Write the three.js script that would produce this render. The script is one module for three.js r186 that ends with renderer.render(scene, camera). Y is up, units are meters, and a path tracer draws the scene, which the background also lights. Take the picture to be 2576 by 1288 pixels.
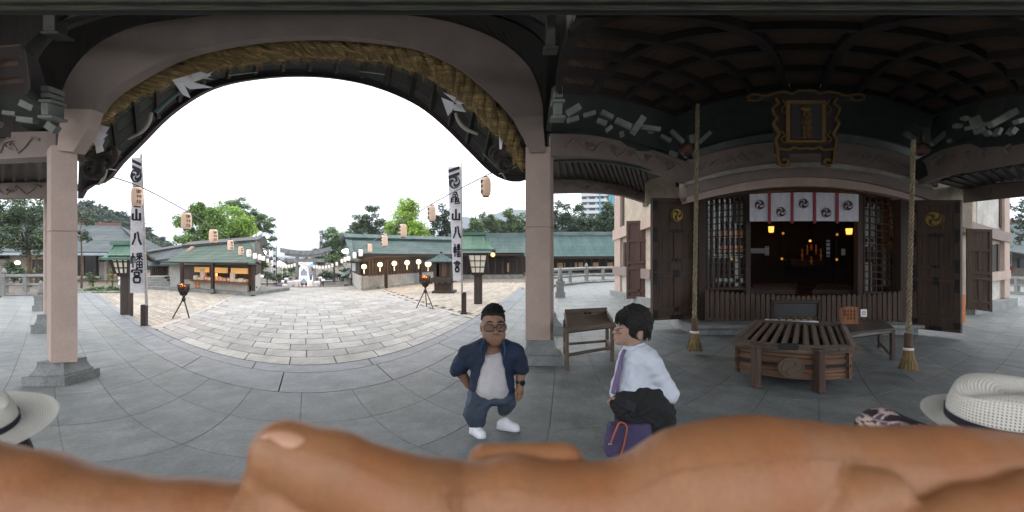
import * as THREE from 'three';
import { mergeGeometries, mergeVertices, toCreasedNormals } from 'three/addons/utils/BufferGeometryUtils.js';
import { RoundedBoxGeometry } from 'three/addons/geometries/RoundedBoxGeometry.js';
import { MarchingCubes } from 'three/addons/objects/MarchingCubes.js';

// ---------- camera, sky, sun, exposure ----------
const scene = new THREE.Scene();
const EYE = 2.3;
const camera = new THREE.PerspectiveCamera(2 * Math.atan(256 / 500) * 180 / Math.PI, 2, 0.05, 6000);
camera.position.set(0, EYE, 0);
camera.lookAt(0, EYE, -1);
camera.focus = 11; camera.userData.fStop = 4.6;
const renderer = new THREE.WebGLRenderer({ antialias: true });
renderer.toneMapping = THREE.LinearToneMapping;
renderer.toneMappingExposure = 1.5;
renderer.shadowMap.enabled = true;
{ // an even, thin bright overcast
  const w = 256, h = 128, d = new Float32Array(w * h * 4);
  for (let j = 0; j < h; j++) for (let i = 0; i < w; i++) {
    const el = ((j + .5) / h - .5) * Math.PI, az = i / w * 2 * Math.PI, k = (j * w + i) * 4;
    const c = 1 + .05 * Math.sin(az * 3 + el * 5) * Math.sin(el * 7 + 2 * Math.sin(az * 2)) + .03 * Math.sin(az * 7 + 9 * el);
    const up = el > 0 ? 1.75 - .1 * Math.exp(-el * 5) : .3;
    d[k] = up * c * .985; d[k + 1] = up * c * 1.0; d[k + 2] = up * c * 1.04; d[k + 3] = 1;
  }
  const t = new THREE.DataTexture(d, w, h, THREE.RGBAFormat, THREE.FloatType);
  t.mapping = THREE.EquirectangularReflectionMapping; t.magFilter = t.minFilter = THREE.LinearFilter; t.wrapS = THREE.RepeatWrapping; t.needsUpdate = true;
  scene.background = t; scene.environment = t;
}
const sun = new THREE.DirectionalLight(0xfff1e0, .7);
sun.position.set(-30, 60, -34); sun.target.position.set(0, 0, -20); sun.shadow.radius = 40; sun.castShadow = true;
sun.shadow.mapSize.set(2048, 2048);
Object.assign(sun.shadow.camera, { left: -60, right: 60, top: 60, bottom: -60, near: 1, far: 200 });
scene.add(sun, sun.target);

// ---------- helpers ----------
const V = (x, y, z) => new THREE.Vector3(x, y, z);
const K = 1257.8;                                   // the survey's unit: directions seen from the standpoint
const P = (u, v, D) => V((u - 1288) * D / K, EYE - (v - 644) * D / K, -D);
const X = (u, D) => (u - 1288) * D / K, Y = (v, D) => EYE - (v - 644) * D / K;
const fl = (v, y = 0) => (EYE - y) * K / (v - 644); // how far off a point of the ground lies
let seed = 7;
const rnd = () => { seed = seed + 0x6D2B79F5 | 0; let t = Math.imul(seed ^ seed >>> 15, 1 | seed); t = t + Math.imul(t ^ t >>> 7, 61 | t) ^ t; return ((t ^ t >>> 14) >>> 0) / 4294967296; };
const rr = (a, b) => a + (b - a) * rnd();
const names = {};
const numbered = n => { const k = names[n] = (names[n] ?? -1) + 1; return k ? `${n}_${String(k).padStart(3, '0')}` : n; };
function uvBox(g, along = 'y') {
  const p = g.attributes.position, n = g.attributes.normal, uv = new Float32Array(p.count * 2);
  for (let i = 0; i < p.count; i++) {
    const c = [p.getX(i), p.getY(i), p.getZ(i)], a = [Math.abs(n.getX(i)), Math.abs(n.getY(i)), Math.abs(n.getZ(i))];
    const k = a[0] > a[1] ? (a[0] > a[2] ? 0 : 2) : (a[1] > a[2] ? 1 : 2);
    let [s, t] = [0, 1, 2].filter(q => q !== k);
    const g0 = 'xyz'.indexOf(along);
    if (s === g0) [s, t] = [t, s]; else if (t !== g0 && k === 1) [s, t] = [0, 2];
    uv[2 * i] = c[s]; uv[2 * i + 1] = c[t];
  }
  g.setAttribute('uv', new THREE.BufferAttribute(uv, 2));
  return g;
}
function merge(gs, along) {
  gs = (Array.isArray(gs) ? gs.flat(9) : [gs]).map(g => {
    const keep = g.userData.uvKept; g = g.index ? g.toNonIndexed() : g; g.userData = {};
    if (!g.attributes.normal) g.computeVertexNormals();
    for (const k of Object.keys(g.attributes)) if (!['position', 'normal', 'uv', 'color'].includes(k)) g.deleteAttribute(k);
    if (!keep) uvBox(g, along);
    return g;
  });
  return gs.length > 1 ? mergeGeometries(gs) : gs[0];
}
function obj(name, gs, m, parent = scene, along = 'y') {
  const o = new THREE.Mesh(merge(gs, along), m);
  o.name = numbered(name); o.castShadow = o.receiveShadow = true; parent.add(o); return o;
}
function tag(o, label, category, group, kind) { Object.assign(o.userData, { label, category }); if (group) o.userData.group = group; if (kind) o.userData.kind = kind; return o; }
function thing(name, label, category, pos = [0, 0, 0], group) {
  const o = new THREE.Group(); o.name = numbered(name); o.position.set(...(pos.isVector3 ? pos.toArray() : pos)); scene.add(o);
  return tag(o, label, category, group);
}
// a thing whose parts are given in the place's own coordinates: its base is moved to pos at the end
function settle(o, pos) { o.updateMatrixWorld(); o.position.copy(pos); for (const c of o.children) c.position.sub(pos); return o; }
function struct(name, label) { const o = new THREE.Group(); o.name = numbered(name); o.userData = { kind: 'structure', label }; scene.add(o); return o; }
function cloneOf(o, pos, label) { const c = o.clone(); c.name = numbered(o.name.replace(/_\d{3}$/, '')); c.userData = { ...o.userData, label }; c.position.copy(pos); scene.add(c); return c; }
const bx = (x, y, z, w, h, d, ry = 0, rx = 0, rz = 0) => { const g = new THREE.BoxGeometry(w, h, d); if (rx) g.rotateX(rx); if (rz) g.rotateZ(rz); if (ry) g.rotateY(ry); return g.translate(x, y, z); };
const rb = (x, y, z, w, h, d, r = .015, ry = 0) => { const g = new RoundedBoxGeometry(w, h, d, 2, Math.min(r, w / 2.1, h / 2.1, d / 2.1)); if (ry) g.rotateY(ry); return g.translate(x, y, z); };
// a block whose front spans u0..u1, v0..v1 as seen at distance D, T metres thick away from there
const blk = (u0, v0, u1, v1, D, T, r = .015) => rb((X(u0, D) + X(u1, D)) / 2, (Y(v0, D) + Y(v1, D)) / 2, -D - T / 2, Math.abs(u1 - u0) * D / K, Math.abs(v1 - v0) * D / K, T, r);
function between(a, b, g) { const d = b.clone().sub(a), q = new THREE.Quaternion().setFromUnitVectors(V(0, 1, 0), d.clone().normalize()); return g.applyQuaternion(q).translate((a.x + b.x) / 2, (a.y + b.y) / 2, (a.z + b.z) / 2); }
const rod = (a, b, r, r2 = r, n = 8) => between(a, b, new THREE.CylinderGeometry(r2, r, a.distanceTo(b), n));
const bar = (a, b, w, d) => between(a, b, new THREE.BoxGeometry(w, a.distanceTo(b), d));
const sph = (c, r, sx = 1, sy = 1, sz = 1, n = 16) => new THREE.SphereGeometry(r, n, Math.max(6, n * .7 | 0)).scale(sx, sy, sz).translate(c.x, c.y, c.z);
const lathe = (pts, n = 16) => new THREE.LatheGeometry(pts.map(([r, y]) => new THREE.Vector2(r, y)), n);
// Catmull-Rom through [u,v,D] marks
function cr(marks, n) { const c = new THREE.CatmullRomCurve3(marks.map(m => P(...m)), false, 'centripetal'); return c.getSpacedPoints(n); }
const crv = (pts, n) => new THREE.CatmullRomCurve3(pts, false, 'centripetal').getSpacedPoints(n);
function poly(pts, T, holes = []) { // outline of Vector3 in one plane z: extruded T away from the viewer
  const s = new THREE.Shape(pts.map(p => new THREE.Vector2(p.x, p.y)));
  for (const h of holes) s.holes.push(new THREE.Path(h.map(p => new THREE.Vector2(p.x, p.y))));
  return new THREE.ExtrudeGeometry(s, { depth: T, bevelEnabled: false, curveSegments: 8 }).translate(0, 0, pts[0].z - T);
}
const plate = (uv, D, T, holes = []) => poly(uv.map(([u, v]) => P(u, v, D)), T, holes.map(h => h.map(([u, v]) => P(u, v, D))));
function tri(verts, idx) { const g = new THREE.BufferGeometry(); g.setAttribute('position', new THREE.Float32BufferAttribute(verts.flatMap(p => [p.x, p.y, p.z]), 3)); g.setIndex(idx); const f = g.toNonIndexed(); f.computeVertexNormals(); return f; }
// solid between two rows of points, thickened by off
function band(A, B, off, smooth = false) {
  const n = A.length, v = [...A, ...B, ...A.map(p => p.clone().add(off)), ...B.map(p => p.clone().add(off))], f = [];
  const q = (a, b, c, d) => f.push(a, b, c, a, c, d);
  for (let i = 0; i < n - 1; i++) {
    q(i, n + i, n + i + 1, i + 1); q(2 * n + i, 2 * n + i + 1, 3 * n + i + 1, 3 * n + i);
    q(i, i + 1, 2 * n + i + 1, 2 * n + i); q(n + i, 3 * n + i, 3 * n + i + 1, n + i + 1);
  }
  q(0, 2 * n, 3 * n, n); q(n - 1, 2 * n - 1, 4 * n - 1, 3 * n - 1);
  const g = tri(v, f); return smooth ? toCreasedNormals(g, .6) : g;
}
const slab4 = (a, b, c, d, T) => { // quad a b c d, thickened T behind its face
  const n = b.clone().sub(a).cross(d.clone().sub(a)).normalize().multiplyScalar(-T);
  return band([a, b], [d, c], n);
};
function sweep(pts, rad, n = 8, flat = 1, caps = true) { // round tube of changing radius
  const c = new THREE.CatmullRomCurve3(pts, false, 'centripetal'), m = pts.length - 1, fr = c.computeFrenetFrames(m, false);
  const vs = [], idx = [];
  for (let i = 0; i <= m; i++) { const p = pts[i], r = typeof rad === 'function' ? rad(i / m) : rad;
    for (let k = 0; k < n; k++) { const a = k / n * 2 * Math.PI; vs.push(p.clone().addScaledVector(fr.normals[i], Math.cos(a) * r).addScaledVector(fr.binormals[i], Math.sin(a) * r * flat)); } }
  for (let i = 0; i < m; i++) for (let k = 0; k < n; k++) { const a = i * n + k, b = i * n + (k + 1) % n; idx.push(a, b, b + n, a, b + n, a + n); }
  if (caps) { vs.push(pts[0], pts[m]); for (let k = 0; k < n; k++) { const e = vs.length; idx.push(e - 2, (k + 1) % n, k, e - 1, m * n + k, m * n + (k + 1) % n); } }
  const g = new THREE.BufferGeometry(); g.setAttribute('position', new THREE.Float32BufferAttribute(vs.flatMap(p => [p.x, p.y, p.z]), 3)); g.setIndex(idx); g.computeVertexNormals(); return g;
}
// a surface net over a distance field, in a box
function field(fn, lo, hi, res = 64) {
  const mc = new MarchingCubes(res, undefined, false, false, 400000), S = mc.size, h = mc.halfsize;
  const cx = (lo.x + hi.x) / 2, cy = (lo.y + hi.y) / 2, cz = (lo.z + hi.z) / 2, sx = (hi.x - lo.x) / 2, sy = (hi.y - lo.y) / 2, sz = (hi.z - lo.z) / 2;
  for (let k = 0; k < S; k++) for (let j = 0; j < S; j++) for (let i = 0; i < S; i++)
    mc.field[i + j * S + k * S * S] = -fn(cx + (i - h) / h * sx, cy + (j - h) / h * sy, cz + (k - h) / h * sz);
  mc.isolation = 0; mc.update();
  let g = new THREE.BufferGeometry(); const pos = new Float32Array(mc.positionArray.slice(0, mc.count * 3));
  for (let i = 0; i < pos.length; i += 3) { pos[i] = cx + pos[i] * sx; pos[i + 1] = cy + pos[i + 1] * sy; pos[i + 2] = cz + pos[i + 2] * sz; }
  g.setAttribute('position', new THREE.BufferAttribute(pos, 3));
  g = mergeVertices(g, 1e-5 * (sx + sy)); g.computeVertexNormals();
  return g;
}
const smin = (a, b, k) => { const h = Math.max(k - Math.abs(a - b), 0) / k; return Math.min(a, b) - h * h * k / 4; };
const smax = (a, b, k) => -smin(-a, -b, k);
function capD(a, b, ra, rb_, fx = 1, fy = 1, fz = 1) { // tapered capsule
  const dx = b[0] - a[0], dy = b[1] - a[1], dz = b[2] - a[2], L = dx * dx + dy * dy + dz * dz || 1e-9;
  return (x, y, z) => { const t = Math.min(1, Math.max(0, ((x - a[0]) * dx + (y - a[1]) * dy + (z - a[2]) * dz) / L));
    const ex = (x - a[0] - t * dx) / fx, ey = (y - a[1] - t * dy) / fy, ez = (z - a[2] - t * dz) / fz; return Math.sqrt(ex * ex + ey * ey + ez * ez) - (ra + (rb_ - ra) * t); };
}
const ellD = (c, r) => (x, y, z) => { const ex = (x - c[0]) / r[0], ey = (y - c[1]) / r[1], ez = (z - c[2]) / r[2], k = Math.sqrt(ex * ex + ey * ey + ez * ez); return (k - 1) * Math.min(...r); };
const union = (k, ...f) => (x, y, z) => { let d = f[0](x, y, z); for (let i = 1; i < f.length; i++) d = smin(d, f[i](x, y, z), k); return d; };

// ---------- textures (colour, grain and wear only) ----------
const hash = (x, y, s) => { let h = Math.imul(x, 374761393) + Math.imul(y, 668265263) + Math.imul(s, 2147483647 ^ 0x5bd1e995) | 0; h = Math.imul(h ^ h >>> 13, 1274126177); return ((h ^ h >>> 16) >>> 0) / 4294967296; };
function vn(x, y, px, py, s) { const i = Math.floor(x), j = Math.floor(y), f = x - i, g = y - j, a = f * f * (3 - 2 * f), b = g * g * (3 - 2 * g), m = (q, p) => ((q % p) + p) % p;
  const h = (p, q) => hash(m(p, px), m(q, py), s); return (h(i, j) * (1 - a) + h(i + 1, j) * a) * (1 - b) + (h(i, j + 1) * (1 - a) + h(i + 1, j + 1) * a) * b; }
function fbm(x, y, fx, fy, o, s) { let v = 0, a = .5, t = 0; for (let k = 0; k < o; k++) { v += a * vn(x * fx, y * fy, fx, fy, s + k); t += a; a *= .55; fx *= 2; fy *= 2; } return v / t; }
function tex(n, fn, rep = 1, srgb = true) {
  const d = new Uint8Array(n * n * 4);
  for (let j = 0; j < n; j++) for (let i = 0; i < n; i++) { const c = fn(i / n, j / n), k = (j * n + i) * 4; for (let q = 0; q < 3; q++) d[k + q] = 255 * Math.min(1, Math.max(0, c.length ? c[q] : c)); d[k + 3] = 255; }
  const t = new THREE.DataTexture(d, n, n); t.wrapS = t.wrapT = THREE.RepeatWrapping; t.magFilter = THREE.LinearFilter; t.minFilter = THREE.LinearMipmapLinearFilter; t.repeat.set(rep, rep);
  if (srgb) t.colorSpace = THREE.SRGBColorSpace; t.needsUpdate = true; return t;
}
const rept = (t, a, b = a) => { const c = t.clone(); c.repeat.set(a, b); c.needsUpdate = true; return c; };
const T = {
  granite: tex(512, (x, y) => { const a = fbm(x, y, 4, 4, 4, 1), b = fbm(x, y, 64, 64, 2, 9), c = hash(x * 512 | 0, y * 512 | 0, 3), s = fbm(x, y, 9, 9, 3, 77); const q = Math.min(1, Math.max(0, (s - .54) / .1)), w = Math.min(1, Math.max(0, (fbm(x, y, 5, 5, 4, 171) - .56) / .06)); const v = .76 + .24 * (a - .5) + .16 * (b - .5) + .12 * (c - .5) - .045 * q - .035 * w; return [v, v * 1.0, v * .995]; }, .5),
  grain: tex(256, (x, y) => .5 + .5 * (fbm(x, y, 32, 32, 3, 5) - .5) + .3 * (hash(x * 256 | 0, y * 256 | 0, 8) - .5), 1.6, false),
  wood: tex(512, (x, y) => { const w = fbm(x, y, 3, 1, 3, 21), g = fbm(x + .05 * w, y, 64, 2, 3, 31), f = fbm(x, y, 160, 5, 2, 41); const v = .62 + .5 * (g - .5) + .22 * (f - .5) + .25 * (w - .5); return [v * 1.04, v * .99, v * .93]; }, 1),
  woodb: tex(256, (x, y) => fbm(x, y, 64, 2, 3, 31), 1, false),
  stain: tex(512, (x, y) => { const a = fbm(x, y, 3, 3, 5, 51), b = fbm(x, y, 14, 10, 3, 61), c = fbm(x, y, 40, 40, 2, 67); const v = .82 + .3 * (a - .5) + .16 * (b - .5) + .1 * (c - .5); return [v, v * .995, v * .985]; }, .5),
  copper: tex(512, (x, y) => { const s = fbm(x, y, 40, 2, 4, 71), a = fbm(x, y, 5, 4, 4, 81); const v = .74 + .26 * (s - .5) + .3 * (a - .5); return [v * (.92 + .3 * (a - .5)), v, v * .97]; }, .25),
  cloth: tex(256, (x, y) => .9 + .08 * Math.sin(x * 402) * Math.sin(y * 402) + .12 * (fbm(x, y, 4, 4, 3, 91) - .5), 3),
  denim: tex(256, (x, y) => { const a = fbm(x, y, 3, 3, 3, 14), d = .5 + .5 * Math.sin((x + y) * 2 * Math.PI * 60); const v = .55 + .1 * d + .9 * Math.max(0, a - .48) + .1 * hash(x * 256 | 0, y * 256 | 0, 2); return [v * .95, v, v * .98]; }, 2.2),
  straw: tex(256, (x, y) => { const g = fbm(x, y, 60, 3, 3, 15), f = fbm(x, y, 5, 5, 2, 16); const v = .62 + .75 * (g - .5) + .25 * (f - .5); return [v * 1.03, v, v * .9]; }, 2),
  bark: tex(256, (x, y) => { const g = fbm(x, y, 18, 5, 4, 25); const v = .35 + .8 * g; return [v, v * .95, v * .88]; }, 1),
  skin: tex(512, (x, y) => { const a = fbm(x, y, 4, 7, 5, 35), b = fbm(x, y, 60, 60, 2, 36), c = fbm(x, y, 3, 3, 3, 37); const v = .9 + .1 * (a - .5) + .07 * (b - .5); return [v, v * (1 - .18 * Math.max(0, c - .5)), v * (1 - .3 * Math.max(0, c - .5))]; }, 6),
  render: tex(512, (x, y) => { const a = fbm(x, y, 3, 3, 4, 151), b = fbm(x, y, 70, 70, 2, 161); const v = .92 + .12 * (a - .5) + .07 * (b - .5); return [v, v * .995, v * .99]; }, .5),
  dirt: tex(512, (x, y) => { const a = fbm(x, y, 6, 6, 5, 45), b = fbm(x, y, 50, 50, 3, 46); const v = .66 + .34 * (a - .5) + .3 * (b - .5); return [v, v * .985, v * .96]; }, .25),
};
const lin = c => new THREE.Color().setRGB(...c);
const M = (c, rough = .8, o = {}) => { const phys = ['transmission', 'clearcoat', 'sheen'].some(k => k in o); const m = new (phys ? THREE.MeshPhysicalMaterial : THREE.MeshStandardMaterial)({ color: Array.isArray(c) ? lin(c) : c, roughness: rough, ...o }); return m; };
const wood = (c, rough = .7, r = 1) => M(c, rough, { map: rept(T.wood, r), bumpMap: rept(T.woodb, r), bumpScale: .004 });
const stone = (c, rough = .75, r = .5) => M(c, rough, { map: rept(T.granite, r), bumpMap: T.grain, bumpScale: .004 });
const emis = (c, e, i) => M(c, .9, { emissive: lin(e), emissiveIntensity: i });
// ---------- ground ----------
const mDirt = M([.30, .27, .22], .95, { map: T.dirt });
const mPath = M([.62, .60, .56], .85, { map: T.stain });
const mMortar = M([.10, .095, .09], .95);
const mSlab = [[.275, .305, .31], [.295, .322, .32], [.255, .285, .295], [.315, .338, .335], [.275, .302, .295]].map(c => stone(c, .62));
const mKerb = [[.265, .295, .32], [.29, .315, .335], [.245, .275, .30]].map(c => stone(c, .6));
const mPaver = [[.45, .445, .43], [.40, .395, .385], [.49, .482, .465], [.43, .425, .41], [.36, .355, .345]].map(c => M(c, .8, { map: T.stain, bumpMap: T.grain, bumpScale: .006 }));
{
  const g = new THREE.PlaneGeometry(6000, 6000, 1, 1).rotateX(-Math.PI / 2).translate(0, -2.6, -1500);
  const o = obj('ground', g, mDirt); o.userData = { kind: 'structure', label: 'earth ground of the lower terrace beyond the courtyard steps' };
}
// plan of the place: courses of stone run in arcs round the standpoint, as they show
const DEG = 180 / Math.PI, Q = 7.1556;
function bend(x, z, y, az0) {
  let az = Math.atan2(x, z) * DEG; const r = Math.max(.05, Math.hypot(x, z));
  while (az < az0 - 180) az += 360; while (az > az0 + 180) az -= 360;
  const u = 765 + az * Q, v = 644 + Math.atan(2.1 / r) * DEG * Q;
  return P(u, v, fl(v, y));
}
const azOf = (x, z) => { let a = Math.atan2(x, z) * DEG; return a < -107 ? a + 360 : a; };
function bentSlab(x0, x1, z0, z1, y, n = 3, T_ = .05, az = azOf((x0 + x1) / 2, (z0 + z1) / 2), m = n) {
  const v = [], f = [], id = (i, j) => i * (m + 1) + j;
  for (let i = 0; i <= n; i++) for (let j = 0; j <= m; j++) v.push(bend(x0 + (x1 - x0) * i / n, z0 + (z1 - z0) * j / m, y, az));
  const q = (a, b, c, d) => f.push(a, b, c, a, c, d);
  for (let i = 0; i < n; i++) for (let j = 0; j < m; j++) q(id(i, j), id(i, j + 1), id(i + 1, j + 1), id(i + 1, j));
  const rim = []; for (let i = 0; i < n; i++) rim.push(id(i, 0)); for (let j = 0; j < m; j++) rim.push(id(n, j)); for (let i = n; i > 0; i--) rim.push(id(i, m)); for (let j = m; j > 0; j--) rim.push(id(0, j));
  const k0 = v.length; for (const r of rim) v.push(v[r].clone().setY(y - T_));
  rim.forEach((r, k) => { const k2 = (k + 1) % rim.length; q(r, rim[k2], k0 + k2, k0 + k); });
  return tri(v, f);
}
const PY = -.15; // level of the courtyard
{ // courtyard: a block with the stairway notch in its far edge
  const s = new THREE.Shape(), d0 = 5, d1 = 41, d2 = 75;
  [[-70, d0], [90, d0], [90, d2], [X(880, d2), d2], [X(876, d1), d1], [X(645, d1), d1], [X(640, d2), d2], [-70, d2]].forEach(([x, z], i) => i ? s.lineTo(x, z) : s.moveTo(x, z));
  const g = new THREE.ExtrudeGeometry(s, { depth: 2.3, bevelEnabled: false }).rotateX(-Math.PI / 2).translate(0, PY - .045 - 2.3, 0);
  const yard = struct('courtyard', 'stone paved shrine courtyard with a pale axis of long pavers'); 
  obj('bed', g, M([.33, .29, .235], .95, { map: T.dirt }), yard);
  // the pale axis: long pavers in running bond, the near rows one by one
  const far = [];
  const zr = 2.66; let n = 0;
  for (let r = 0; r < 29; r++) {
    const z = zr + r * .277, off = (r % 2 ? .39 : 0) + rr(-.06, .06);
    for (let x = -3.42 - off; x < 4.5; x += .78) {
      const a = Math.max(x, -3.42), b = Math.min(x + .78, 4.5); if (b - a < .12) continue;
      const gp = r < 12 ? .0095 : .006, g = bentSlab(a + gp, b - gp, z + gp * .8, z + .277 - gp * .8, PY + rr(-.006, .004), r < 10 ? 3 : 2, .04, undefined, 1);
      if (r < 17) { obj('paver', g, mPaver[rnd() * 5 | 0], yard); n++; } else far.push(g);
    }
  }
  obj('paver_field', far, mPaver[0], yard).userData.kind = 'stuff';
  // pale border strips along the axis
  for (const [a, b] of [[-3.62, -3.44], [4.52, 4.7]]) for (let z = 2.66; z < 10.6; z += 1.12) obj('border_stone', bentSlab(a, b, z + .01, z + 1.11, PY + .002, 1, .04, undefined, 4), mPaver[2], yard);
  // brown paving either side: small worn blocks
  for (const [x0, x1, z0, z1] of [[-9.6, -3.66, 1.9, 10.5], [4.74, 13.5, 1.9, 11]]) {
    const ms = [], cs = [];
    for (let z = z0, r = 0; z < z1; z += .2, r++) for (let x = x0 + (r % 2) * .2; x < x1; x += .42) {
      const p = bend(x + .21, z + .1, PY + rr(-.008, .006), azOf(x, z)), ex = bend(x + .22, z + .1, PY, azOf(x, z)).sub(bend(x + .21, z + .1, PY, azOf(x, z))).multiplyScalar(100), ez = bend(x + .21, z + .11, PY, azOf(x, z)).sub(bend(x + .21, z + .1, PY, azOf(x, z))).multiplyScalar(100);
      if (p.z < -46) continue;
      ms.push(new THREE.Matrix4().makeBasis(ex.multiplyScalar(rr(.38, .405)), V(0, .06, 0), ez.multiplyScalar(-rr(.17, .19))).setPosition(p.x, p.y - .03, p.z));
      const k = rr(.78, 1.12), w = rr(.95, 1.05); cs.push(lin([.56 * k, .50 * k * w, .425 * k * w]));
    }
    const im = new THREE.InstancedMesh(uvBox(new THREE.BoxGeometry(1, 1, 1).toNonIndexed()), M(0xffffff, .9, { map: T.stain }), ms.length);
    ms.forEach((m, i) => { im.setMatrixAt(i, m); im.setColorAt(i, cs[i]); });
    im.name = numbered('block_paving'); im.userData.kind = 'stuff'; im.castShadow = im.receiveShadow = true; yard.add(im);
  }
}
{ // the porch platform
  const fy = 0, porch = struct('porch_floor', 'grey granite slab floor of the porch');
  obj('bed', [bx(4, -.186, -3, 40, .36, 9.5), bx(21, -.19, -32, 36, .36, 48.4)], stone([.28, .30, .30]), porch);
  const outer = [];
  for (let i = -15; i < 22; i++) for (let j = -9; j < 4; j++) {
    const x0 = -.03 + i * .6, z0 = 1.88 - (j + 9 + 1) * .6, x1 = x0 + .6, z1 = z0 + .6, cx = x0 + .3, cz = z0 + .3, r = Math.hypot(cx, cz);
    if (z0 < -5.4 || r < .3) continue;
    const az = azOf(cx, cz), n = r < 1.2 ? 6 : r < 2.4 ? 4 : 2, gp = .0027, y = fy + rr(-.003, .003);
    const go = a => bentSlab(x0 + gp, x1 - gp, z0 + gp, z1 - gp, y, n, .05, a);
    const m = mSlab[(hash(i, j, 4) * 5) | 0];
    if (i < -11 || i > 13) { outer.push(go(az)); continue; }
    obj('floor_slab', go(az), m, porch);
    if (Math.abs(az + 107) < 28 && r > .5) obj('floor_slab', go(az + 360), m, porch); else if (Math.abs(az - 253) < 28 && r > .5) obj('floor_slab', go(az - 360), m, porch);
  }
  obj('outer_slabs', outer, mSlab[1], porch).userData.kind = 'stuff';
  for (const [z0, z1, y, L] of [[1.89, 2.41, 0, 1.45], [2.42, 2.645, -.07, 1.9]]) for (let x = -9; x < 9.5; x += L) {
    const s = x + (y ? .6 : 0); obj('kerb_stone', bentSlab(s + .008, s + L - .008, z0, z1, y, 8, y ? .12 : .2, undefined, 2), mKerb[rnd() * 3 | 0], porch);
  }
}
// ---------- the porch: columns, gate beam, ceiling ----------
const conc = c => M(c, .8, { map: rept(T.render, .8), bumpMap: T.grain, bumpScale: .002 });
const mConc = conc([.50, .385, .33]), mConc2 = conc([.27, .218, .195]), mCream = M([.60, .52, .42], .9, { map: T.stain }), mPlaster = M([.70, .68, .64], .9, { map: T.stain });  // the darker concrete copy has the porch shade put into its colour
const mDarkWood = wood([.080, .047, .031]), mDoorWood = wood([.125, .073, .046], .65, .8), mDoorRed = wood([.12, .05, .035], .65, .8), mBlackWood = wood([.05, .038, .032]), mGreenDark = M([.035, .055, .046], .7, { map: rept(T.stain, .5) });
const mPale = M([.25, .275, .25], .8, { map: T.stain }), mCeil = wood([.15, .092, .06], .8), mRib = wood([.03, .017, .012], .7), mIron = M([.025, .024, .026], .5, { metalness: .6, map: T.stain }), mGold = M([.40, .26, .07], .42, { metalness: .9, map: T.stain }), mWhite = M([.78, .78, .80], .85);
const mBase = stone([.37, .39, .385], .7);
const prism = (plan, y0, y1) => { const s = new THREE.Shape(plan.map(([u, D]) => new THREE.Vector2(X(u, D), D))); return new THREE.ExtrudeGeometry(s, { depth: y1 - y0, bevelEnabled: true, bevelSize: .012, bevelThickness: .012, bevelSegments: 1, bevelOffset: -.012 }).rotateX(-Math.PI / 2).translate(0, y0, 0); };
function column(label, plan, ctr, D, yTop, ySeam, wBase, wFlare, wTop, h1, h2) {
  const c = thing('porch_column', label, 'column', [0, 0, 0], 'square columns of the porch');
  const y0 = h1 + h2;
  obj('shaft_block', prism(plan, y0, ySeam - .028), mConc, c); obj('shaft_block', prism(plan, ySeam, yTop), mConc, c);
  const x = X(ctr, D), q = (r, n) => r / Math.SQRT2 * 1;
  const foot = new THREE.BoxGeometry(wBase, h1, wBase).translate(x, h1 / 2, -D);
  obj('plinth', foot, mBase, c);
  const pr = []; for (let i = 0; i <= 8; i++) { const t = i / 8; pr.push([q(wTop + .04 + (wFlare - wTop - .04) * Math.pow(1 - t, 2.4)), h1 + .03 + (h2 - .03) * t]); } pr.unshift([q(wFlare), h1]); pr.push([0, h1 + h2]);
  const g = new THREE.LatheGeometry(pr.map(([a, b]) => new THREE.Vector2(a, b)), 4, Math.PI / 4).toNonIndexed(); g.computeVertexNormals();
  obj('flared_base', g.translate(x, 0, -D), mBase, c);
  return settle(c, V(x, 0, -D));
}
column('pinkish square concrete column near the left edge, joint at mid height', [[128, 8.9], [195, 9.0], [188, 9.5], [118, 9.35]], 157, 9.2, Y(372, 9.1), Y(580, 9), .76, .62, .44, .16, .24);
column('greyish square concrete column behind the two people, between courtyard and hall', [[1322, 10.7], [1384, 10.7], [1392, 11.2], [1330, 11.2]], 1358, 10.95, Y(375, 10.9), Y(570, 10.8), .95, .76, .56, .2, .3);
column('rear column mostly hidden behind the left pinkish column', [[112, 15], [146, 15], [142, 15.5], [109, 15.5]], 130, 15.2, Y(400, 15), Y(575, 15), .66, .54, .42, .25, .3);
column('rear column hidden behind the column beside the wooden rack', [[1350, 14.8], [1393, 14.8], [1393, 15.3], [1350, 15.3]], 1375, 15, Y(400, 15), Y(570, 15), 1.06, .8, .5, .28, .32);

const Dg = u => 8.95 + (u - 145) / 1225 * 1.85;
const dg = (pts, k = 0) => pts.map(([u, v]) => [u, v, Dg(u) + k]);
const outer = [[147, 300], [152, 250], [170, 195], [230, 122], [330, 70], [500, 42], [750, 30], [1000, 36], [1150, 60], [1270, 112], [1335, 175], [1362, 250], [1368, 310]];
const inner = [[205, 350], [226, 300], [265, 245], [350, 188], [450, 140], [600, 106], [750, 93], [900, 98], [1050, 122], [1150, 170], [1230, 235], [1288, 298], [1322, 352]];
{
  const g = thing('gate_beam', 'wide arched concrete beam spanning between the two front columns', 'beam');
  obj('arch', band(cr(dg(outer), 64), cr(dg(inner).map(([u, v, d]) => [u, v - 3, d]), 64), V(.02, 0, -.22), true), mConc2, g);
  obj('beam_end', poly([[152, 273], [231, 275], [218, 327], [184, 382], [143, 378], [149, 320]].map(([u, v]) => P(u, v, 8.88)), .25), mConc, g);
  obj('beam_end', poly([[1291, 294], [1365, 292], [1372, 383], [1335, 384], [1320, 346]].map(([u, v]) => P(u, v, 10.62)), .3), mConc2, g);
  settle(g, P(757, 60, 9.8));
}
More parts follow.
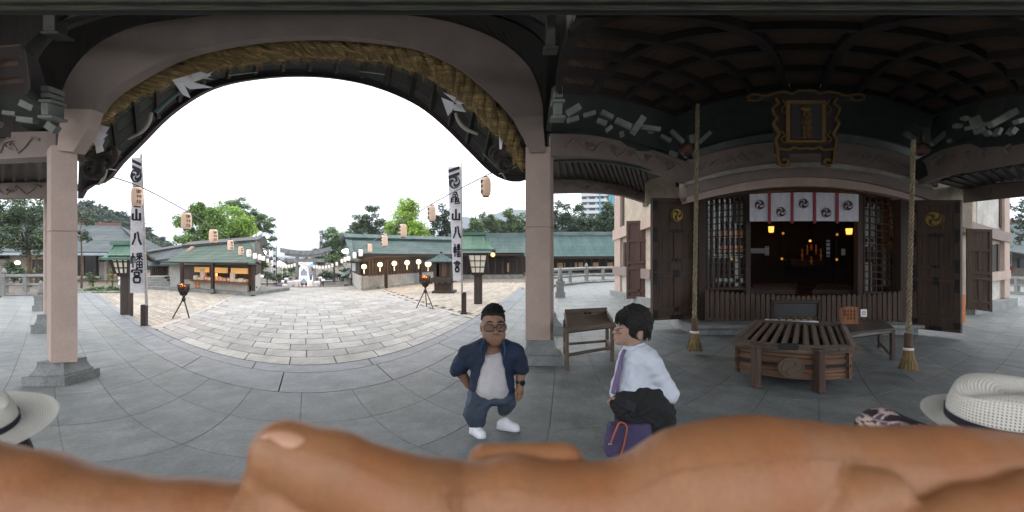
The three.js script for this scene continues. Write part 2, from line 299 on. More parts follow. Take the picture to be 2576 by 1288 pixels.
{ // straw rope under the beam
  const mRope = M([.80, .60, .33], .95, { map: rept(T.straw, 1.4), bumpMap: rept(T.straw, 1.4), bumpScale: .012 });
  const r = thing('straw_rope', 'thick twisted straw rope hanging in an arc under the gate beam', 'rope');
  const n = 220, c = cr([[205, 382], [222, 330], [250, 285], [300, 240], [400, 192], [520, 152], [700, 124], [880, 122], [1000, 136], [1090, 166], [1170, 222], [1235, 290], [1285, 350], [1316, 425]].map(([u, v]) => [u, v, Dg(u) + .55]), n);
  const rs = [[0, 12], [.05, 19], [.12, 24], [.3, 25], [.5, 25], [.62, 27], [.75, 33], [.83, 31], [.92, 24], [1, 8]];
  const R = t => { let i = 0; while (i < rs.length - 2 && t > rs[i + 1][0]) i++; const [a, b] = rs[i], [d, e] = rs[i + 1]; return (b + (e - b) * Math.min(1, (t - a) / (d - a))) * 11.4 / K; };
  const fr = new THREE.CatmullRomCurve3(c).computeFrenetFrames(n, false), tw = 11;
  const at = (k, t, f = .5) => { const i = Math.min(n, Math.round(t * n)), a = t * tw * 2 * Math.PI + k * 2 * Math.PI / 3 + .5 * Math.sin(t * 40); return c[i].clone().addScaledVector(fr.normals[i], Math.cos(a) * R(t) * f).addScaledVector(fr.binormals[i], Math.sin(a) * R(t) * f); };
  for (let k = 0; k < 3; k++) { const pts = []; for (let i = 0; i <= n; i++) pts.push(at(k, i / n)); obj('strand', sweep(pts, t => R(t) * (.54 + .07 * Math.sin(t * 150 + k * 2)), 12), mRope, r, 'x'); }
  const fz = [];
  for (let i = 0; i < 4200; i++) { const t = rr(.005, .985), k = rnd() * 3 | 0, a = at(k, t, .98 + rr(0, .08)), o = a.clone().sub(c[Math.round(t * n)]).normalize(), b = at(k, Math.min(1, t + rr(.006, .02)), .98 + rr(0, .12)).addScaledVector(o, rr(-.02, .11)).add(V(rr(-.06, .06), rr(-.11, .04), rr(-.04, .04))); const w = o.clone().cross(b.clone().sub(a)).normalize().multiplyScalar(.006); fz.push(tri([a.clone().add(w), a.clone().sub(w), b, a.clone().addScaledVector(o, .006)], [0, 1, 2, 1, 3, 2, 3, 0, 2])); }
  obj('loose_fibre', fz, mRope, r).userData.kind = 'stuff';
  settle(r, c[n >> 1]);
}
{ // folded paper streamers
  const mPaper = M([.78, .78, .82], .9, { side: THREE.DoubleSide });
  const fold = (label, pieces) => { const o = thing('paper_streamer', label, 'paper streamer', [0, 0, 0], 'white zigzag papers on the straw rope'); for (const p of pieces) { const q = p.map(m => P(...m)); obj('fold', slab4(q[0], q[1], q[2], q[3], .006), mPaper, o); } settle(o, P(...pieces[0][0])); };
  fold('white zigzag paper at the lower left end of the straw rope', [[[242, 312, 9.35], [276, 320, 9.3], [258, 348, 9.5], [236, 338, 9.5]], [[250, 334, 9.32], [272, 338, 9.36], [252, 358, 9.5], [225, 346, 9.4]], [[230, 346, 9.36], [264, 352, 9.32], [256, 370, 9.45], [240, 366, 9.42]], [[240, 362, 9.34], [258, 366, 9.36], [262, 380, 9.42], [243, 386, 9.42]]]);
  fold('white folded paper blowing from the upper left of the straw rope', [[[432, 202, 9.8], [505, 180, 10], [532, 190, 10.1], [468, 214, 9.9]], [[448, 205, 9.75], [480, 205, 9.8], [536, 220, 10.1], [478, 224, 9.95]], [[436, 204, 9.8], [462, 210, 9.75], [480, 247, 9.9], [460, 238, 9.95]], [[500, 196, 9.9], [538, 178, 10.2], [520, 195, 10.1], [538, 201, 10.2]]]);
  fold('white folded paper curling from the right side of the straw rope', [[[1114, 232, 11], [1180, 256, 11.1], [1186, 260, 11.1], [1150, 262, 11.1]], [[1110, 245, 10.9], [1142, 258, 10.9], [1140, 275, 11], [1127, 292, 11]], [[1138, 262, 10.9], [1160, 262, 11], [1172, 282, 11], [1142, 278, 10.95]]]);
  fold('narrow white paper edge-on near the right end of the straw rope', [[[1258, 322, 11.2], [1268, 324, 11.1], [1266, 350, 11.2], [1256, 352, 11.3]], [[1256, 345, 11.2], [1265, 348, 11.1], [1262, 376, 11.2], [1257, 374, 11.3]]]);
}
// outer eave of the gate: boarded soffit, rafters, curved fascia
const sky0 = [[196, 500], [214, 472], [262, 456], [300, 412], [350, 362], [420, 292], [500, 237], [560, 213], [650, 197], [750, 191], [850, 198], [950, 221], [1050, 266], [1120, 322], [1180, 382], [1230, 431], [1262, 450], [1300, 458], [1326, 452]];
{
  const e = thing('gate_eave', 'dark curved eave with painted rafters above the courtyard opening', 'eave');
  const B0 = cr(sky0.map(([u, v]) => [u, v, Dg(u) + 2.3]), 60), B1 = cr(sky0.map(([u, v]) => [u, v - 17, Dg(u) + 2.25]), 60), B1f = cr(sky0.map(([u, v]) => [u, v - 25, Dg(u) + 2.3]), 60), A = cr(dg(inner, .7).map(([u, v, d], i) => [u + (i < 2 ? -4 : i > 10 ? 4 : 0), v - 22, d]), 60);
  const mFascia = wood([.052, .038, .05], .6), mRaf = wood([.03, .028, .024]), mRed = wood([.13, .05, .035]);
  obj('fascia', band(B1f, B0, V(0, .02, -.14), true), mFascia, e, 'x');
  const B2 = cr(sky0.map(([u, v]) => [u, v - 24, Dg(u) + 2.2]), 60);
  obj('fascia_lip', band(B2.map(p => p.clone().add(V(0, .02, .06))), B1.map(p => p.clone().add(V(0, .02, .06))), V(0, 0, -.1), true), mRed, e, 'x');
  for (let k = 0; k < 6; k++) { // long curved soffit boards
    const t0 = k / 6 + .004, t1 = (k + 1) / 6 - .004, l = t => A.map((p, i) => p.clone().lerp(B1[i], t));
    obj('soffit_board', band(l(t0), l(t1), V(0, .06, 0)), [mGreenDark, mBlackWood, mGreenDark][k % 3], e, 'x');
  }
  for (let i = 3; i < 60; i += 3) { const a = A[i].clone().lerp(B1[i], .05), b = A[i].clone().lerp(B1[i], .97); obj('rafter', bar(a.add(V(0, -.05, .02)), b.add(V(0, -.05, .02)), .09, .09), mRaf, e); }
  const trim = (m, w = 5.5) => obj('painted_rafter_end', sweep(cr(m, 14), t => w * (.55 + .45 * Math.sin(Math.PI * (.15 + .8 * t))) * 11 / K, 7, .6), M([.62, .60, .52], .8, { map: T.stain }), e);
  trim([[381, 284, 10.6], [376, 305, 10.7], [358, 330, 10.8], [322, 350, 10.9]]); trim([[1146, 284, 11.9], [1154, 305, 12], [1172, 324, 12], [1202, 338, 12]]); trim([[268, 428, 10.7], [262, 445, 10.75], [248, 466, 10.8]], 4.5); trim([[1256, 414, 12.2], [1262, 432, 12.2], [1272, 450, 12.3]], 4.5); trim([[575, 190, 11], [605, 186, 11], [645, 182, 11]], 2); trim([[905, 180, 11.6], [935, 183, 11.6], [968, 188, 11.7]], 2.2);
  const teal = M([.03, .09, .085], .5); for (const b of [sweep(cr([[392, 282, 10.6], [412, 262, 10.6], [448, 232, 10.6]], 8), .07, 6, .5), sweep(cr([[268, 424, 10.6], [282, 408, 10.6], [300, 380, 10.6]], 8), .06, 6, .5), sweep(cr([[1120, 262, 11.8], [1140, 282, 11.9]], 6), .06, 6, .5), sweep(cr([[1215, 385, 12.1], [1250, 418, 12.2]], 6), .06, 6, .5)]) obj('painted_band', b, teal, e);
  // carved brackets tucked against the columns
  for (const [u, v, D, s] of [[232, 392, 9.9, 1], [1286, 385, 11.6, -1]]) { const g = []; for (let k = 0; k < 9; k++) { const a = k * .72; g.push(new THREE.TorusGeometry(.1 + .025 * (k % 3), .05, 7, 14).rotateY(.5 * Math.sin(k * 3)).translate(X(u, D) + s * (-.22 + .07 * k) + .04 * Math.sin(a), Y(v, D) + .2 * Math.sin(a * 1.3) - .02 * k, -D - .1 * Math.cos(a))); } g.push(sph(P(u, v, D + .1), .26, 1.2, .8, .7)); obj('carved_bracket', g, wood([.11, .095, .085]), e); }
  settle(e, P(757, 195, 12));
  const w1 = crv([P(205, 415, 9.6), P(216, 402, 9.7), P(240, 412, 9.9), P(262, 422, 10.2), P(292, 428, 10.6)], 14), w2 = crv([P(1316, 432, 11.2), P(1305, 418, 11.4), P(1285, 425, 11.6), P(1255, 438, 12)], 14);
  const mWire = M([.35, .34, .33], .5, { metalness: .5 });
  tag(obj('hanging_wire', sweep(w1, .012, 5), mWire), 'thin wire strung from the left column to the eave', 'wire'); tag(obj('hanging_wire', sweep(w2, .012, 5), mWire), 'thin looped wire strung from the middle column to the eave', 'wire');
}
// roof over the porch
const roof = struct('porch_roof', 'dark timber roof and coffered ceiling over the porch');
{
  // the flat coffered ceiling: bays of the plan, as heights of one
  const C = (x, z, dy = 0, du = 0) => { const r = Math.max(.02, Math.hypot(x, z)), az = Math.atan2(x, z) * DEG, u = 2025 + az * Q + du, v = 644 - Math.atan(1 / r) * DEG * Q; return P(u, v, 7.7 + 11.4 * Math.max(0, z)).add(V(0, dy, 0)); };
  const sheet = (x0, x1, z0, z1, dy, th, n = 4, m = 4, du = 0) => { const rows = []; for (let i = 0; i <= n; i++) { const r = []; for (let j = 0; j <= m; j++) r.push(C(x0 + (x1 - x0) * i / n, z0 + (z1 - z0) * j / m, dy, du)); rows.push(r); } const gs = []; for (let i = 0; i < n; i++) gs.push(band(rows[i + 1], rows[i], V(0, th, 0))); return gs; };
  const xe = [-.608, -.473, -.338, -.203, -.068, .068, .203, .338, .473, .608], ze = [.597, .455, .31, .17, .035];
  for (const du of [0, -2576]) for (let i = du ? 7 : 0; i < 9; i++) for (let j = 0; j < 4; j++) obj('coffer_panel', sheet(xe[i], xe[i + 1], ze[j + 1], ze[j], .1, .05, 3, 3, du), mCeil, roof, i % 2 ? 'x' : 'z');
  for (const du of [0, -2576]) { for (let i = du ? 7 : 0; i < 10; i++) obj('ceiling_rib', sheet(xe[i] - .011, xe[i] + .011, ze[4], ze[0], -.06, .15, 1, 14, du), mRib, roof);
    for (const z of ze) for (let i = du ? 7 : 0; i < 9; i++) obj('cross_rib', sheet(xe[i] + .012, xe[i + 1] - .012, z - .010, z + .010, -.05, .14, 5, 1, du), mRib, roof); }
  // coves that fall from the ceiling to the beams
  const far = xe.map(x => C(x, .6)), strip = []; for (let i = 0; i < 10; i++) { const u = 1735 + i * 67; strip.push(P(u, 331 + 53 * ((u - 2025) / 290) ** 2 - 4, 15.4)); }
  for (const [a, b, m] of [[0, .33, mGreenDark], [.335, .66, mGreenDark], [.665, 1, mGreenDark]]) obj('cove_board', band(far.map((p, i) => p.clone().lerp(strip[i], a)), far.map((p, i) => p.clone().lerp(strip[i], b)), V(0, .06, -.05), true), m, roof, 'x');
  const zs = [.6, .5, .4, .3, .2, .1, .035], lo = crv([P(1745, 402, 15.3), P(1640, 368, 13.6), P(1500, 338, 12), P(1385, 332, 11)], 6), l2 = zs.map(z => C(-.608, z));
  obj('cove_board', band(l2, lo, V(-.1, .05, -.05), true), mGreenDark, roof); obj('cove_board', band([...lo].map(p => p.clone().add(V(.05, .04, -.25))), lo.map(p => p.clone().add(V(.05, -.6, -.3))), V(-.1, 0, -.1), true), mGreenDark, roof);
  const ro = crv([P(2325, 402, 14.8), P(2400, 366, 13.4), P(2495, 346, 12), P(2640, 330, 10.5)], 6), r2 = zs.map(z => C(.608, z));
  obj('cove_board', band(ro, r2, V(.1, .05, -.05), true), mGreenDark, roof); obj('cove_board', band(ro.map(p => p.clone().add(V(-.05, .04, -.25))), ro.map(p => p.clone().add(V(-.05, -.6, -.3))), V(.1, 0, -.1), true), mGreenDark, roof);
  obj('cove_board', band(zs.map(z => C(.608, z, 0, -2576)), crv([P(-250, 370, 12), P(-80, 345, 11), P(60, 330, 10.2), P(150, 320, 9.8)], 6), V(0, .05, -.05), true), mGreenDark, roof);
  // arched trims nested round the gate beam, and the boards overhead
  const o2 = [[96, 150], [118, 115], [175, 75], [300, 40], [520, 22], [760, 14], [1000, 17], [1180, 29], [1285, 55], [1345, 88], [1380, 124]], o3 = [[60, 120], [95, 85], [160, 50], [290, 22], [520, 6], [760, 0], [1000, 2], [1190, 12], [1305, 36], [1365, 66], [1405, 100]];
  const A1 = cr(dg(outer, .12).map(([u, v, d]) => [u, v + 6, d]), 50), A2 = cr(dg(o2, -.25), 50), A3 = cr(dg(o3, -.6), 50);
  obj('arched_trim', band(A2, A1, V(0, .15, -.2), true), M([.035, .03, .026], .8, { map: T.stain }), roof); obj('arched_trim', band(A3, A2.map(p => p.clone().add(V(0, .012, .1))), V(0, .15, -.15), true), M([.05, .055, .048], .8, { map: T.stain }), roof);
  const lid = (v0, v1, D0, D1, m) => { const a = [], b = []; for (let i = 0; i <= 12; i++) { const u = -150 + i * 240; a.push(P(u, v0, D0)); b.push(P(u, v1, D1)); } obj('ceiling_board', band(a, b, V(0, .07, -.02)), m, roof, 'x'); };
  const mLid = M([.26, .28, .25], .8, { map: rept(T.wood, .6) });
  lid(-60, 5, 7.2, 7.6, mLid); lid(6, 12, 7.66, 7.7, mGreenDark); lid(13, 26, 7.72, 7.8, mLid); lid(27, 38, 7.86, 7.9, mGreenDark);
  for (const [a, b] of [[[1372, 24], [1404, 120]], [[104, 18], [144, 84]]]) obj('hanging_post', [blk(a[0] + 3, a[1], b[0] - 6, b[1] - 6, 8.3, .25), blk(a[0] - 4, b[1] - 6, b[0] + 2, b[1], 8.25, .32)], M([.11, .115, .105], .8, { map: T.stain }), roof);
  // closing walls above the beams and the roof deck
  for (const g of [plate([[-200, -60], [150, -60], [150, 345], [-200, 345]], 12.4, .1), plate([[1385, 20], [1760, 120], [1760, 400], [1385, 400]], 16.6, .1), plate([[1700, 230], [2360, 230], [2360, 470], [2025, 430], [1700, 470]], 16.2, .1), plate([[-200, -60], [600, -60], [600, 34], [330, 72], [235, 124], [178, 200], [160, 255], [152, 345], [-200, 345]], 10.1, .08), plate([[900, -60], [1425, -60], [1425, 388], [1350, 388], [1348, 252], [1325, 185], [1262, 124], [1150, 76], [1000, 48], [900, 36]], 11.8, .08), plate([[2330, 250], [2700, 250], [2700, 400], [2330, 420]], 16, .1), plate([[1600, 380], [1735, 380], [1735, 470], [1640, 470], [1610, 440]], 19.2, .1), plate([[2340, 420], [2480, 420], [2470, 470], [2345, 470]], 18, .1), plate([[1340, -60], [1460, -60], [1460, 200], [1340, 120]], 12.6, .08)]) obj('gable_board', g, mBlackWood, roof);
  obj('roof_deck', [bx(-6, 8.1, -9.6, 15, .3, 4), bx(11, 8.1, -11.8, 19, .3, 8.4), bx(4, 8.1, -1.2, 25, .3, 12.6)], mBlackWood, roof);  // deck also carried on unseen overhead and behind, added to darken the porch
  obj('side_board', [bx(-12.2, 6.6, -9, .15, 3.2, 9)], mBlackWood, roof, 'z');  // unseen board added to keep side light off the left ceiling
  // painted bracket arms
  const arm = (u0, v0, u1, v1, D, w = .16, d = .14, m = mPale) => obj('bracket_arm', bar(P(u0, v0, D).lerp(P(u1, v1, D), .08), P(u0, v0, D).lerp(P(u1, v1, D), .92), w * .68, d * .8), m, roof);
  const capb = (u, v, w, h, D) => obj('bracket_block', blk(u - w / 2, v - h / 2, u + w / 2, v + h / 2, D, .3), mPale, roof);
  for (const [c, f, D] of [[1405, 1, 8.25], [112, 1, 8.3]]) { capb(c, 222, 22, 14, D); capb(c, 238, 22, 12, D); capb(c, 252, 34, 8, D); capb(c, 272, 20, 34, D + .05); capb(c, 293, 38, 8, D); }
  arm(1424, 288, 1462, 266, 8.9); arm(1424, 305, 1458, 296, 9.2, .12); arm(1466, 292, 1500, 282, 9.4, .1); arm(92, 276, 52, 258, 8.6); arm(94, 305, 44, 300, 8.6, .13); arm(120, 312, 145, 330, 8.6, .2); arm(48, 288, 10, 284, 8.6, .1); arm(2, 315, -14, 308, 8.7, .14);
  arm(1510, 280, 1545, 298, 10.1, .13); arm(1500, 302, 1528, 312, 10.1, .13); arm(1545, 300, 1592, 322, 10.4, .16); arm(1588, 340, 1622, 290, 10.8, .2); arm(1610, 318, 1665, 326, 11.2, .12); arm(1524, 330, 1540, 318, 10.4, .12); arm(1566, 345, 1562, 330, 11, .12); arm(1630, 332, 1645, 330, 11.4, .1);
  arm(1684, 326, 1722, 362, 13.6, .17); arm(1660, 340, 1690, 356, 13.5, .14); arm(1755, 362, 1790, 330, 14, .17); arm(1738, 338, 1742, 362, 14, .25); arm(1682, 384, 1705, 392, 13.6, .2);
  arm(2272, 332, 2304, 352, 14.2, .15); arm(2328, 338, 2330, 362, 14, .3); arm(2340, 366, 2384, 330, 13.6, .18); arm(2384, 356, 2410, 342, 13.4, .14); arm(2340, 410, 2378, 384, 13.6, .14);
  arm(2448, 290, 2468, 338, 10.6, .24); arm(2428, 324, 2480, 312, 10.5, .12); arm(2484, 318, 2560, 276, 9.6, .18); arm(2418, 318, 2400, 316, 11, .12); arm(2505, 342, 2515, 322, 9.9, .1); arm(2540, 338, 2552, 322, 9.5, .14); arm(2553, 308, 2580, 300, 9.2, .13); arm(2478, 330, 2490, 340, 10.2, .1); arm(2436, 300, 2420, 296, 10.6, .09);
}
// carved side beams
function relief(g, marks, D, n = 1) { for (const m of marks) g.push(sweep(crv(m.map(([u, v]) => P(u, v, D)), 24), t => .035 * (.5 + .5 * Math.sin(Math.PI * t)), 6)); }
{
  const sb = (label, up, lo, dn, T_, carv) => { const g = thing('carved_side_beam', label, 'beam', [0, 0, 0], 'carved side beams of the porch'); const a = cr(up, 24), b = cr(lo, 24);
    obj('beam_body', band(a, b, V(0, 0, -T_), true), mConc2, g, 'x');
    const gs = []; for (let k = 0; k < carv; k++) { const t = .15 + .7 * (k + .5) / carv, i = Math.round(t * 24), p = a[i].clone().lerp(b[i], .5), s = a[i].distanceTo(b[i]) * .22; const q = []; for (let j = 0; j <= 22; j++) { const an = j * .5, r = s * (1 - j / 26); q.push(p.clone().add(V(Math.cos(an) * r * 1.7 + (j > 17 ? .0 : 0), Math.sin(an) * r, .02))); } gs.push(sweep(q, .028, 5)); }
    const wav = []; for (let i = 2; i <= 22; i++) wav.push(a[i].clone().lerp(b[i], .5 + .3 * Math.sin(i * 1.4)).add(V(0, 0, .015))); gs.push(sweep(wav, .026, 5));
    obj('carving', gs, mConc2, g); settle(g, a[12]); };
  sb('carved arched beam running from the middle column back to the hall', [[1385, 336, 10.9], [1490, 341, 12], [1600, 364, 13.4], [1742, 412, 15.2]], [[1385, 392, 10.8], [1490, 395, 11.9], [1600, 414, 13.3], [1740, 462, 15.1]], 0, .45, 5);
  sb('carved arched beam running from the hall to the right edge', [[2326, 410, 14.8], [2410, 367, 13.2], [2495, 348, 12], [2640, 330, 10.5]], [[2335, 462, 14.7], [2412, 437, 13.1], [2495, 424, 11.9], [2640, 398, 10.4]], 0, .45, 5);
  sb('carved beam behind the left pinkish column at the left edge', [[-120, 338, 12], [-40, 334, 11], [40, 332, 10], [140, 330, 9.6]], [[-120, 408, 12], [-40, 403, 11], [40, 398, 10], [140, 392, 9.6]], 0, .45, 4);
  sb('lower carved beam above the green roofed building and trees', [[1388, 452, 14.5], [1480, 455, 15.5], [1560, 466, 17], [1628, 486, 19]], [[1388, 484, 14.5], [1480, 483, 15.5], [1560, 490, 17], [1628, 510, 19]], 0, .35, 3);
  sb('lower carved beam beside the right outer door', [[2448, 470, 16], [2500, 462, 15], [2640, 450, 13]], [[2448, 508, 16], [2500, 502, 15], [2640, 488, 13]], 0, .35, 2);
  sb('lower carved beam above the tree at the left edge', [[-120, 462, 15], [0, 460, 14.4], [130, 458, 14.2]], [[-120, 500, 15], [0, 498, 14.4], [130, 495, 14.2]], 0, .35, 2);
  // side eaves between upper and lower beams: board and rafters
  const ev = thing('side_eave', 'dark raftered eave between the two right carved beams', 'eave', [0, 0, 0], 'dark side eaves');
  const A = cr([[1385, 398, 11.6], [1490, 398, 13], [1625, 420, 15]], 18), B = cr([[1385, 456, 15.2], [1490, 460, 16.4], [1640, 492, 19.6]], 18);
  obj('soffit', band(A, B, V(0, .1, -.3), true), mBlackWood, ev); for (let i = 1; i < 18; i++) obj('rafter', bar(A[i].clone().add(V(0, -.04, .05)), B[i].clone().add(V(0, .02, .1)), .1, .1), mDarkWood, ev); settle(ev, A[9]);
  const e2 = thing('side_eave', 'dark eave between the carved beams at the left edge', 'eave', [0, 0, 0], 'dark side eaves');
  const A2 = cr([[-120, 400, 12.5], [0, 396, 11.5], [128, 390, 10.6]], 10), B2 = cr([[-120, 466, 15.6], [0, 464, 15], [140, 460, 14.8]], 10);
  obj('soffit', band(A2, B2, V(0, .1, -.3), true), mBlackWood, e2); for (let i = 1; i < 10; i++) obj('rafter', bar(A2[i].clone().add(V(0, -.04, .05)), B2[i].clone().add(V(0, .02, .1)), .1, .1), mDarkWood, e2); settle(e2, A2[5]);
  const e3 = thing('side_eave', 'dark eave between the carved beams at the right edge', 'eave', [0, 0, 0], 'dark side eaves');
  const A3 = cr([[2345, 455, 14.8], [2450, 428, 13.2], [2640, 402, 11]], 10), B3 = cr([[2440, 482, 17], [2500, 472, 16], [2640, 456, 14]], 10);
  obj('soffit', band(A3, B3, V(0, .1, -.3), true), mBlackWood, e3); for (let i = 1; i < 10; i++) obj('rafter', bar(A3[i].clone().add(V(0, -.04, .05)), B3[i].clone().add(V(0, .02, .1)), .1, .1), mDarkWood, e3); settle(e3, A3[5]);
}
// ---------- the hall front ----------
function frame4(a, b, c, d) { const n = b.clone().sub(a).cross(d.clone().sub(a)).normalize().negate(); const F = (s, t, k = 0) => a.clone().multiplyScalar((1 - s) * (1 - t)).addScaledVector(b, s * (1 - t)).addScaledVector(c, s * t).addScaledVector(d, (1 - s) * t).addScaledVector(n, k); F.n = n; F.w = a.distanceTo(b); F.h = a.distanceTo(d); return F; }
function hex(F, s0, s1, t0, t1, n0, n1) { const v = []; for (const n of [n1, n0]) v.push(F(s0, t0, n), F(s1, t0, n), F(s1, t1, n), F(s0, t1, n));
  return tri(v, [0, 3, 2, 0, 2, 1, 4, 5, 6, 4, 6, 7, 0, 1, 5, 0, 5, 4, 1, 2, 6, 1, 6, 5, 2, 3, 7, 2, 7, 6, 3, 0, 4, 3, 4, 7]); }
// three-comma emblem, as shapes in a disc of radius 1 (an extruded mark)
function tomoe(r, th, at, ry = 0, spin = 0, gap = 0) {
  const gs = [];
  for (let k = 0; k < 3; k++) { const a0 = spin + k * 2 * Math.PI / 3, s = new THREE.Shape(), c = [.47 * Math.cos(a0), .47 * Math.sin(a0)], R = .38;
    const out = [], inn = []; for (let i = 0; i <= 14; i++) { const t = i / 14, a = a0 - .1 + t * 2.15, ro = .86 + .1 * t, ri = ro - .02 - .52 * Math.pow(1 - t, 1.7); out.push([ro * Math.cos(a), ro * Math.sin(a)]); inn.push([ri * Math.cos(a), ri * Math.sin(a)]); }
    const head = []; for (let i = 0; i <= 12; i++) { const a = a0 + .9 * Math.PI + i / 12 * Math.PI * 1.02; head.push([c[0] + R * Math.cos(a), c[1] + R * Math.sin(a)]); }
    [...head, ...out, ...inn.reverse()].forEach(([x, y], i) => i ? s.lineTo(x * r, y * r) : s.moveTo(x * r, y * r));
    gs.push(new THREE.ExtrudeGeometry(s, { depth: th, bevelEnabled: false })); }
  return gs.map(g => { g.rotateY(ry); return g.translate(at.x, at.y, at.z); });
}
const arcV = (vc, ve) => u => vc + (ve - vc) * ((u - 2025) / 290) ** 2;
function arcBand(vc0, ve0, vc1, ve1, D, T_, u0 = 1728, u1 = 2345, n = 30) { const A = [], B = [], f = arcV(vc0, ve0), h = arcV(vc1, ve1); for (let i = 0; i <= n; i++) { const u = u0 + (u1 - u0) * i / n; A.push(P(u, f(u), D)); B.push(P(u, h(u), D)); } return band(A, B, V(0, 0, -T_), true); }
const hall = struct('shrine_hall', 'front of the wooden worship hall with beige beams and plaster walls');
{
  const lightEdge = M([.50, .47, .42], .8, { map: T.stain }), paleGreen = M([.26, .32, .29], .8, { map: T.stain });
  obj('painted_strip', arcBand(331, 384, 352, 401, 15.3, .3), paleGreen, hall, 'x');
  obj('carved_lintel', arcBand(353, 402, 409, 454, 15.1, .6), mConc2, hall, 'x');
  const cv = []; for (const s of [-1, 1]) for (let k = 0; k < 5; k++) { const uc = 2025 + s * (120 + k * 36), vc = arcV(380, 428)(uc), q = []; for (let j = 0; j <= 26; j++) { const t = j / 26; q.push(P(uc + s * (t - .5) * 46, vc + 9 * Math.sin(t * 7 + k), 15.08)); } cv.push(sweep(q, t => .03 * Math.sin(Math.PI * (.1 + .85 * t)), 5)); const w = []; for (let j = 0; j <= 16; j++) w.push(P(uc + Math.cos(j * .5) * (11 - j * .5), vc + Math.sin(j * .5) * (8 - j * .4), 15.08)); cv.push(sweep(w, .02, 5)); }
  obj('carving', cv, mConc2, hall);
  obj('lintel_edge', arcBand(408, 455, 419, 463, 14.95, .5), lightEdge, hall, 'x');
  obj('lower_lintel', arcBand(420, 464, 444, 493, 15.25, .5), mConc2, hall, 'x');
  obj('lintel_board', arcBand(445, 494, 468, 509, 15.4, .5), mConc, hall, 'x');
  obj('door_head', arcBand(468, 508, 478, 514, 15.7, .4, 1760, 2290), mDarkWood, hall, 'x');
  // stone plinth and posts
  obj('plinth', [bx((X(1745, 14.6) + X(2310, 14.6)) / 2, .14, -15.8, X(2310, 14.6) - X(1745, 14.6), .28, 2.4)], mBase, hall);
  obj('plinth_edge', [bx((X(1745, 14.6) + X(2310, 14.6)) / 2, .255, -14.55, X(2310, 14.6) - X(1745, 14.6) + .06, .09, .3)], mBase, hall);
  obj('door_post', blk(1757, 497, 1776, 806, 15.85, .35), mDarkWood, hall); obj('door_post', blk(2266, 500, 2297, 812, 15.6, .35), mDarkWood, hall);
  obj('mullion_post', blk(1876, 478, 1889, 800, 15.9, .2), mDarkWood, hall); obj('mullion_post', blk(2158, 482, 2171, 806, 15.9, .2), mDarkWood, hall);
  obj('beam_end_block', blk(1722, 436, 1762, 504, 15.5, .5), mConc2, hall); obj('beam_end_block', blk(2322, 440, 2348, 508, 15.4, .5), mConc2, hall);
  // left plaster wall: it runs back along the side of the hall
  obj('upper_wall', plate([[1626, 452], [1700, 440], [1728, 445], [1728, 512], [1626, 512]], 16.8, .15), mCream, hall);
  const L = frame4(P(1553, 484, 29.5), P(1660, 445, 21), P(1660, 770, 21), P(1553, 742, 29.5));
  obj('side_wall', hex(L, 0, 1, .02, 1, -.25, 0), mCream, hall);
  obj('low_wall', hex(L, .02, 1, .76, .97, 0, .02), mPlaster, hall);
  obj('corner_post', hex(L, -.02, .16, 0, .97, 0, .14), mConc, hall); obj('dark_post', hex(L, .17, .22, 0, .38, 0, .05), mDarkWood, hall); obj('dark_post', hex(L, .70, .80, 0, .2, 0, .06), mDarkWood, hall);
  const beamL = (t0, t1) => { const a = L(-.05, t0, .2), b = L(1, t0 - .10, .2), c = L(1, t1 - .10, .2), d = L(-.05, t1, .2); return band([a, b], [d, c], L.n.clone().multiplyScalar(-.3)); };
  obj('wall_beam', beamL(.37, .47), mConc, hall); obj('wall_beam', hex(L, -.05, .9, .72, .80, 0, .2), mConc2, hall);
  obj('wall_window', [hex(L, .2, .6, .5, .70, 0, .04)], mBlackWood, hall); obj('window_jamb', [hex(L, .22, .27, .49, .715, .03, .08), hex(L, .4, .44, .49, .715, .03, .08)], mDarkWood, hall);
  obj('stone_footing', hex(L, -.05, 1, .955, 1.02, -.1, .35), mBase, hall);
  // right plaster wall
  obj('upper_wall', plate([[2342, 455], [2395, 443], [2446, 456], [2446, 575], [2342, 560]], 16.6, .15), mCream, hall);
  const R = frame4(P(2425, 470, 20), P(2526, 475, 23.3), P(2526, 768, 23.3), P(2425, 789, 20));
  obj('side_wall', hex(R, -.06, 1, -.02, 1, -.25, 0), mCream, hall); obj('upper_panel', hex(R, .28, .86, .03, .34, 0, .02), mPlaster, hall); obj('low_wall', hex(R, .3, .88, .76, .96, 0, .02), mPlaster, hall);
  obj('dark_post', hex(R, .05, .13, -.02, .25, 0, .08), mDarkWood, hall); obj('dark_post', hex(R, .83, .88, 0, .33, 0, .06), mDarkWood, hall); obj('corner_post', hex(R, .88, 1.03, 0, .93, 0, .16), mConc, hall);
  { const a = R(-.1, .26, .2), b = R(1.05, .385, .2), c = R(1.05, .465, .2), d = R(-.1, .36, .2); obj('wall_beam', band([a, b], [d, c], R.n.clone().multiplyScalar(-.3)), mConc2, hall); }
  obj('wall_beam', hex(R, .1, 1.03, .70, .77, 0, .2), mConc, hall); obj('wall_window', hex(R, .3, .84, .47, .70, 0, .04), mBlackWood, hall); obj('window_jamb', [hex(R, .55, .6, .47, .70, .03, .08), hex(R, .76, .8, .47, .70, .03, .08)], mDarkWood, hall);
  obj('stone_footing', hex(R, -.05, 1.05, .935, 1.0, -.1, .4), mBase, hall);
  obj('orange_curtain', hex(frame4(P(2412, 560, 16.4), P(2424, 560, 16.6), P(2424, 812, 16.6), P(2412, 812, 16.4)), 0, 1, .72, 1, 0, .05), M([.55, .16, .03], .8, { map: T.cloth }), hall);
  // dark room behind: floor, back wall, sides, ceiling
  const xl = X(1768, 16.3), xr = X(2282, 16.3), m = mBlackWood;
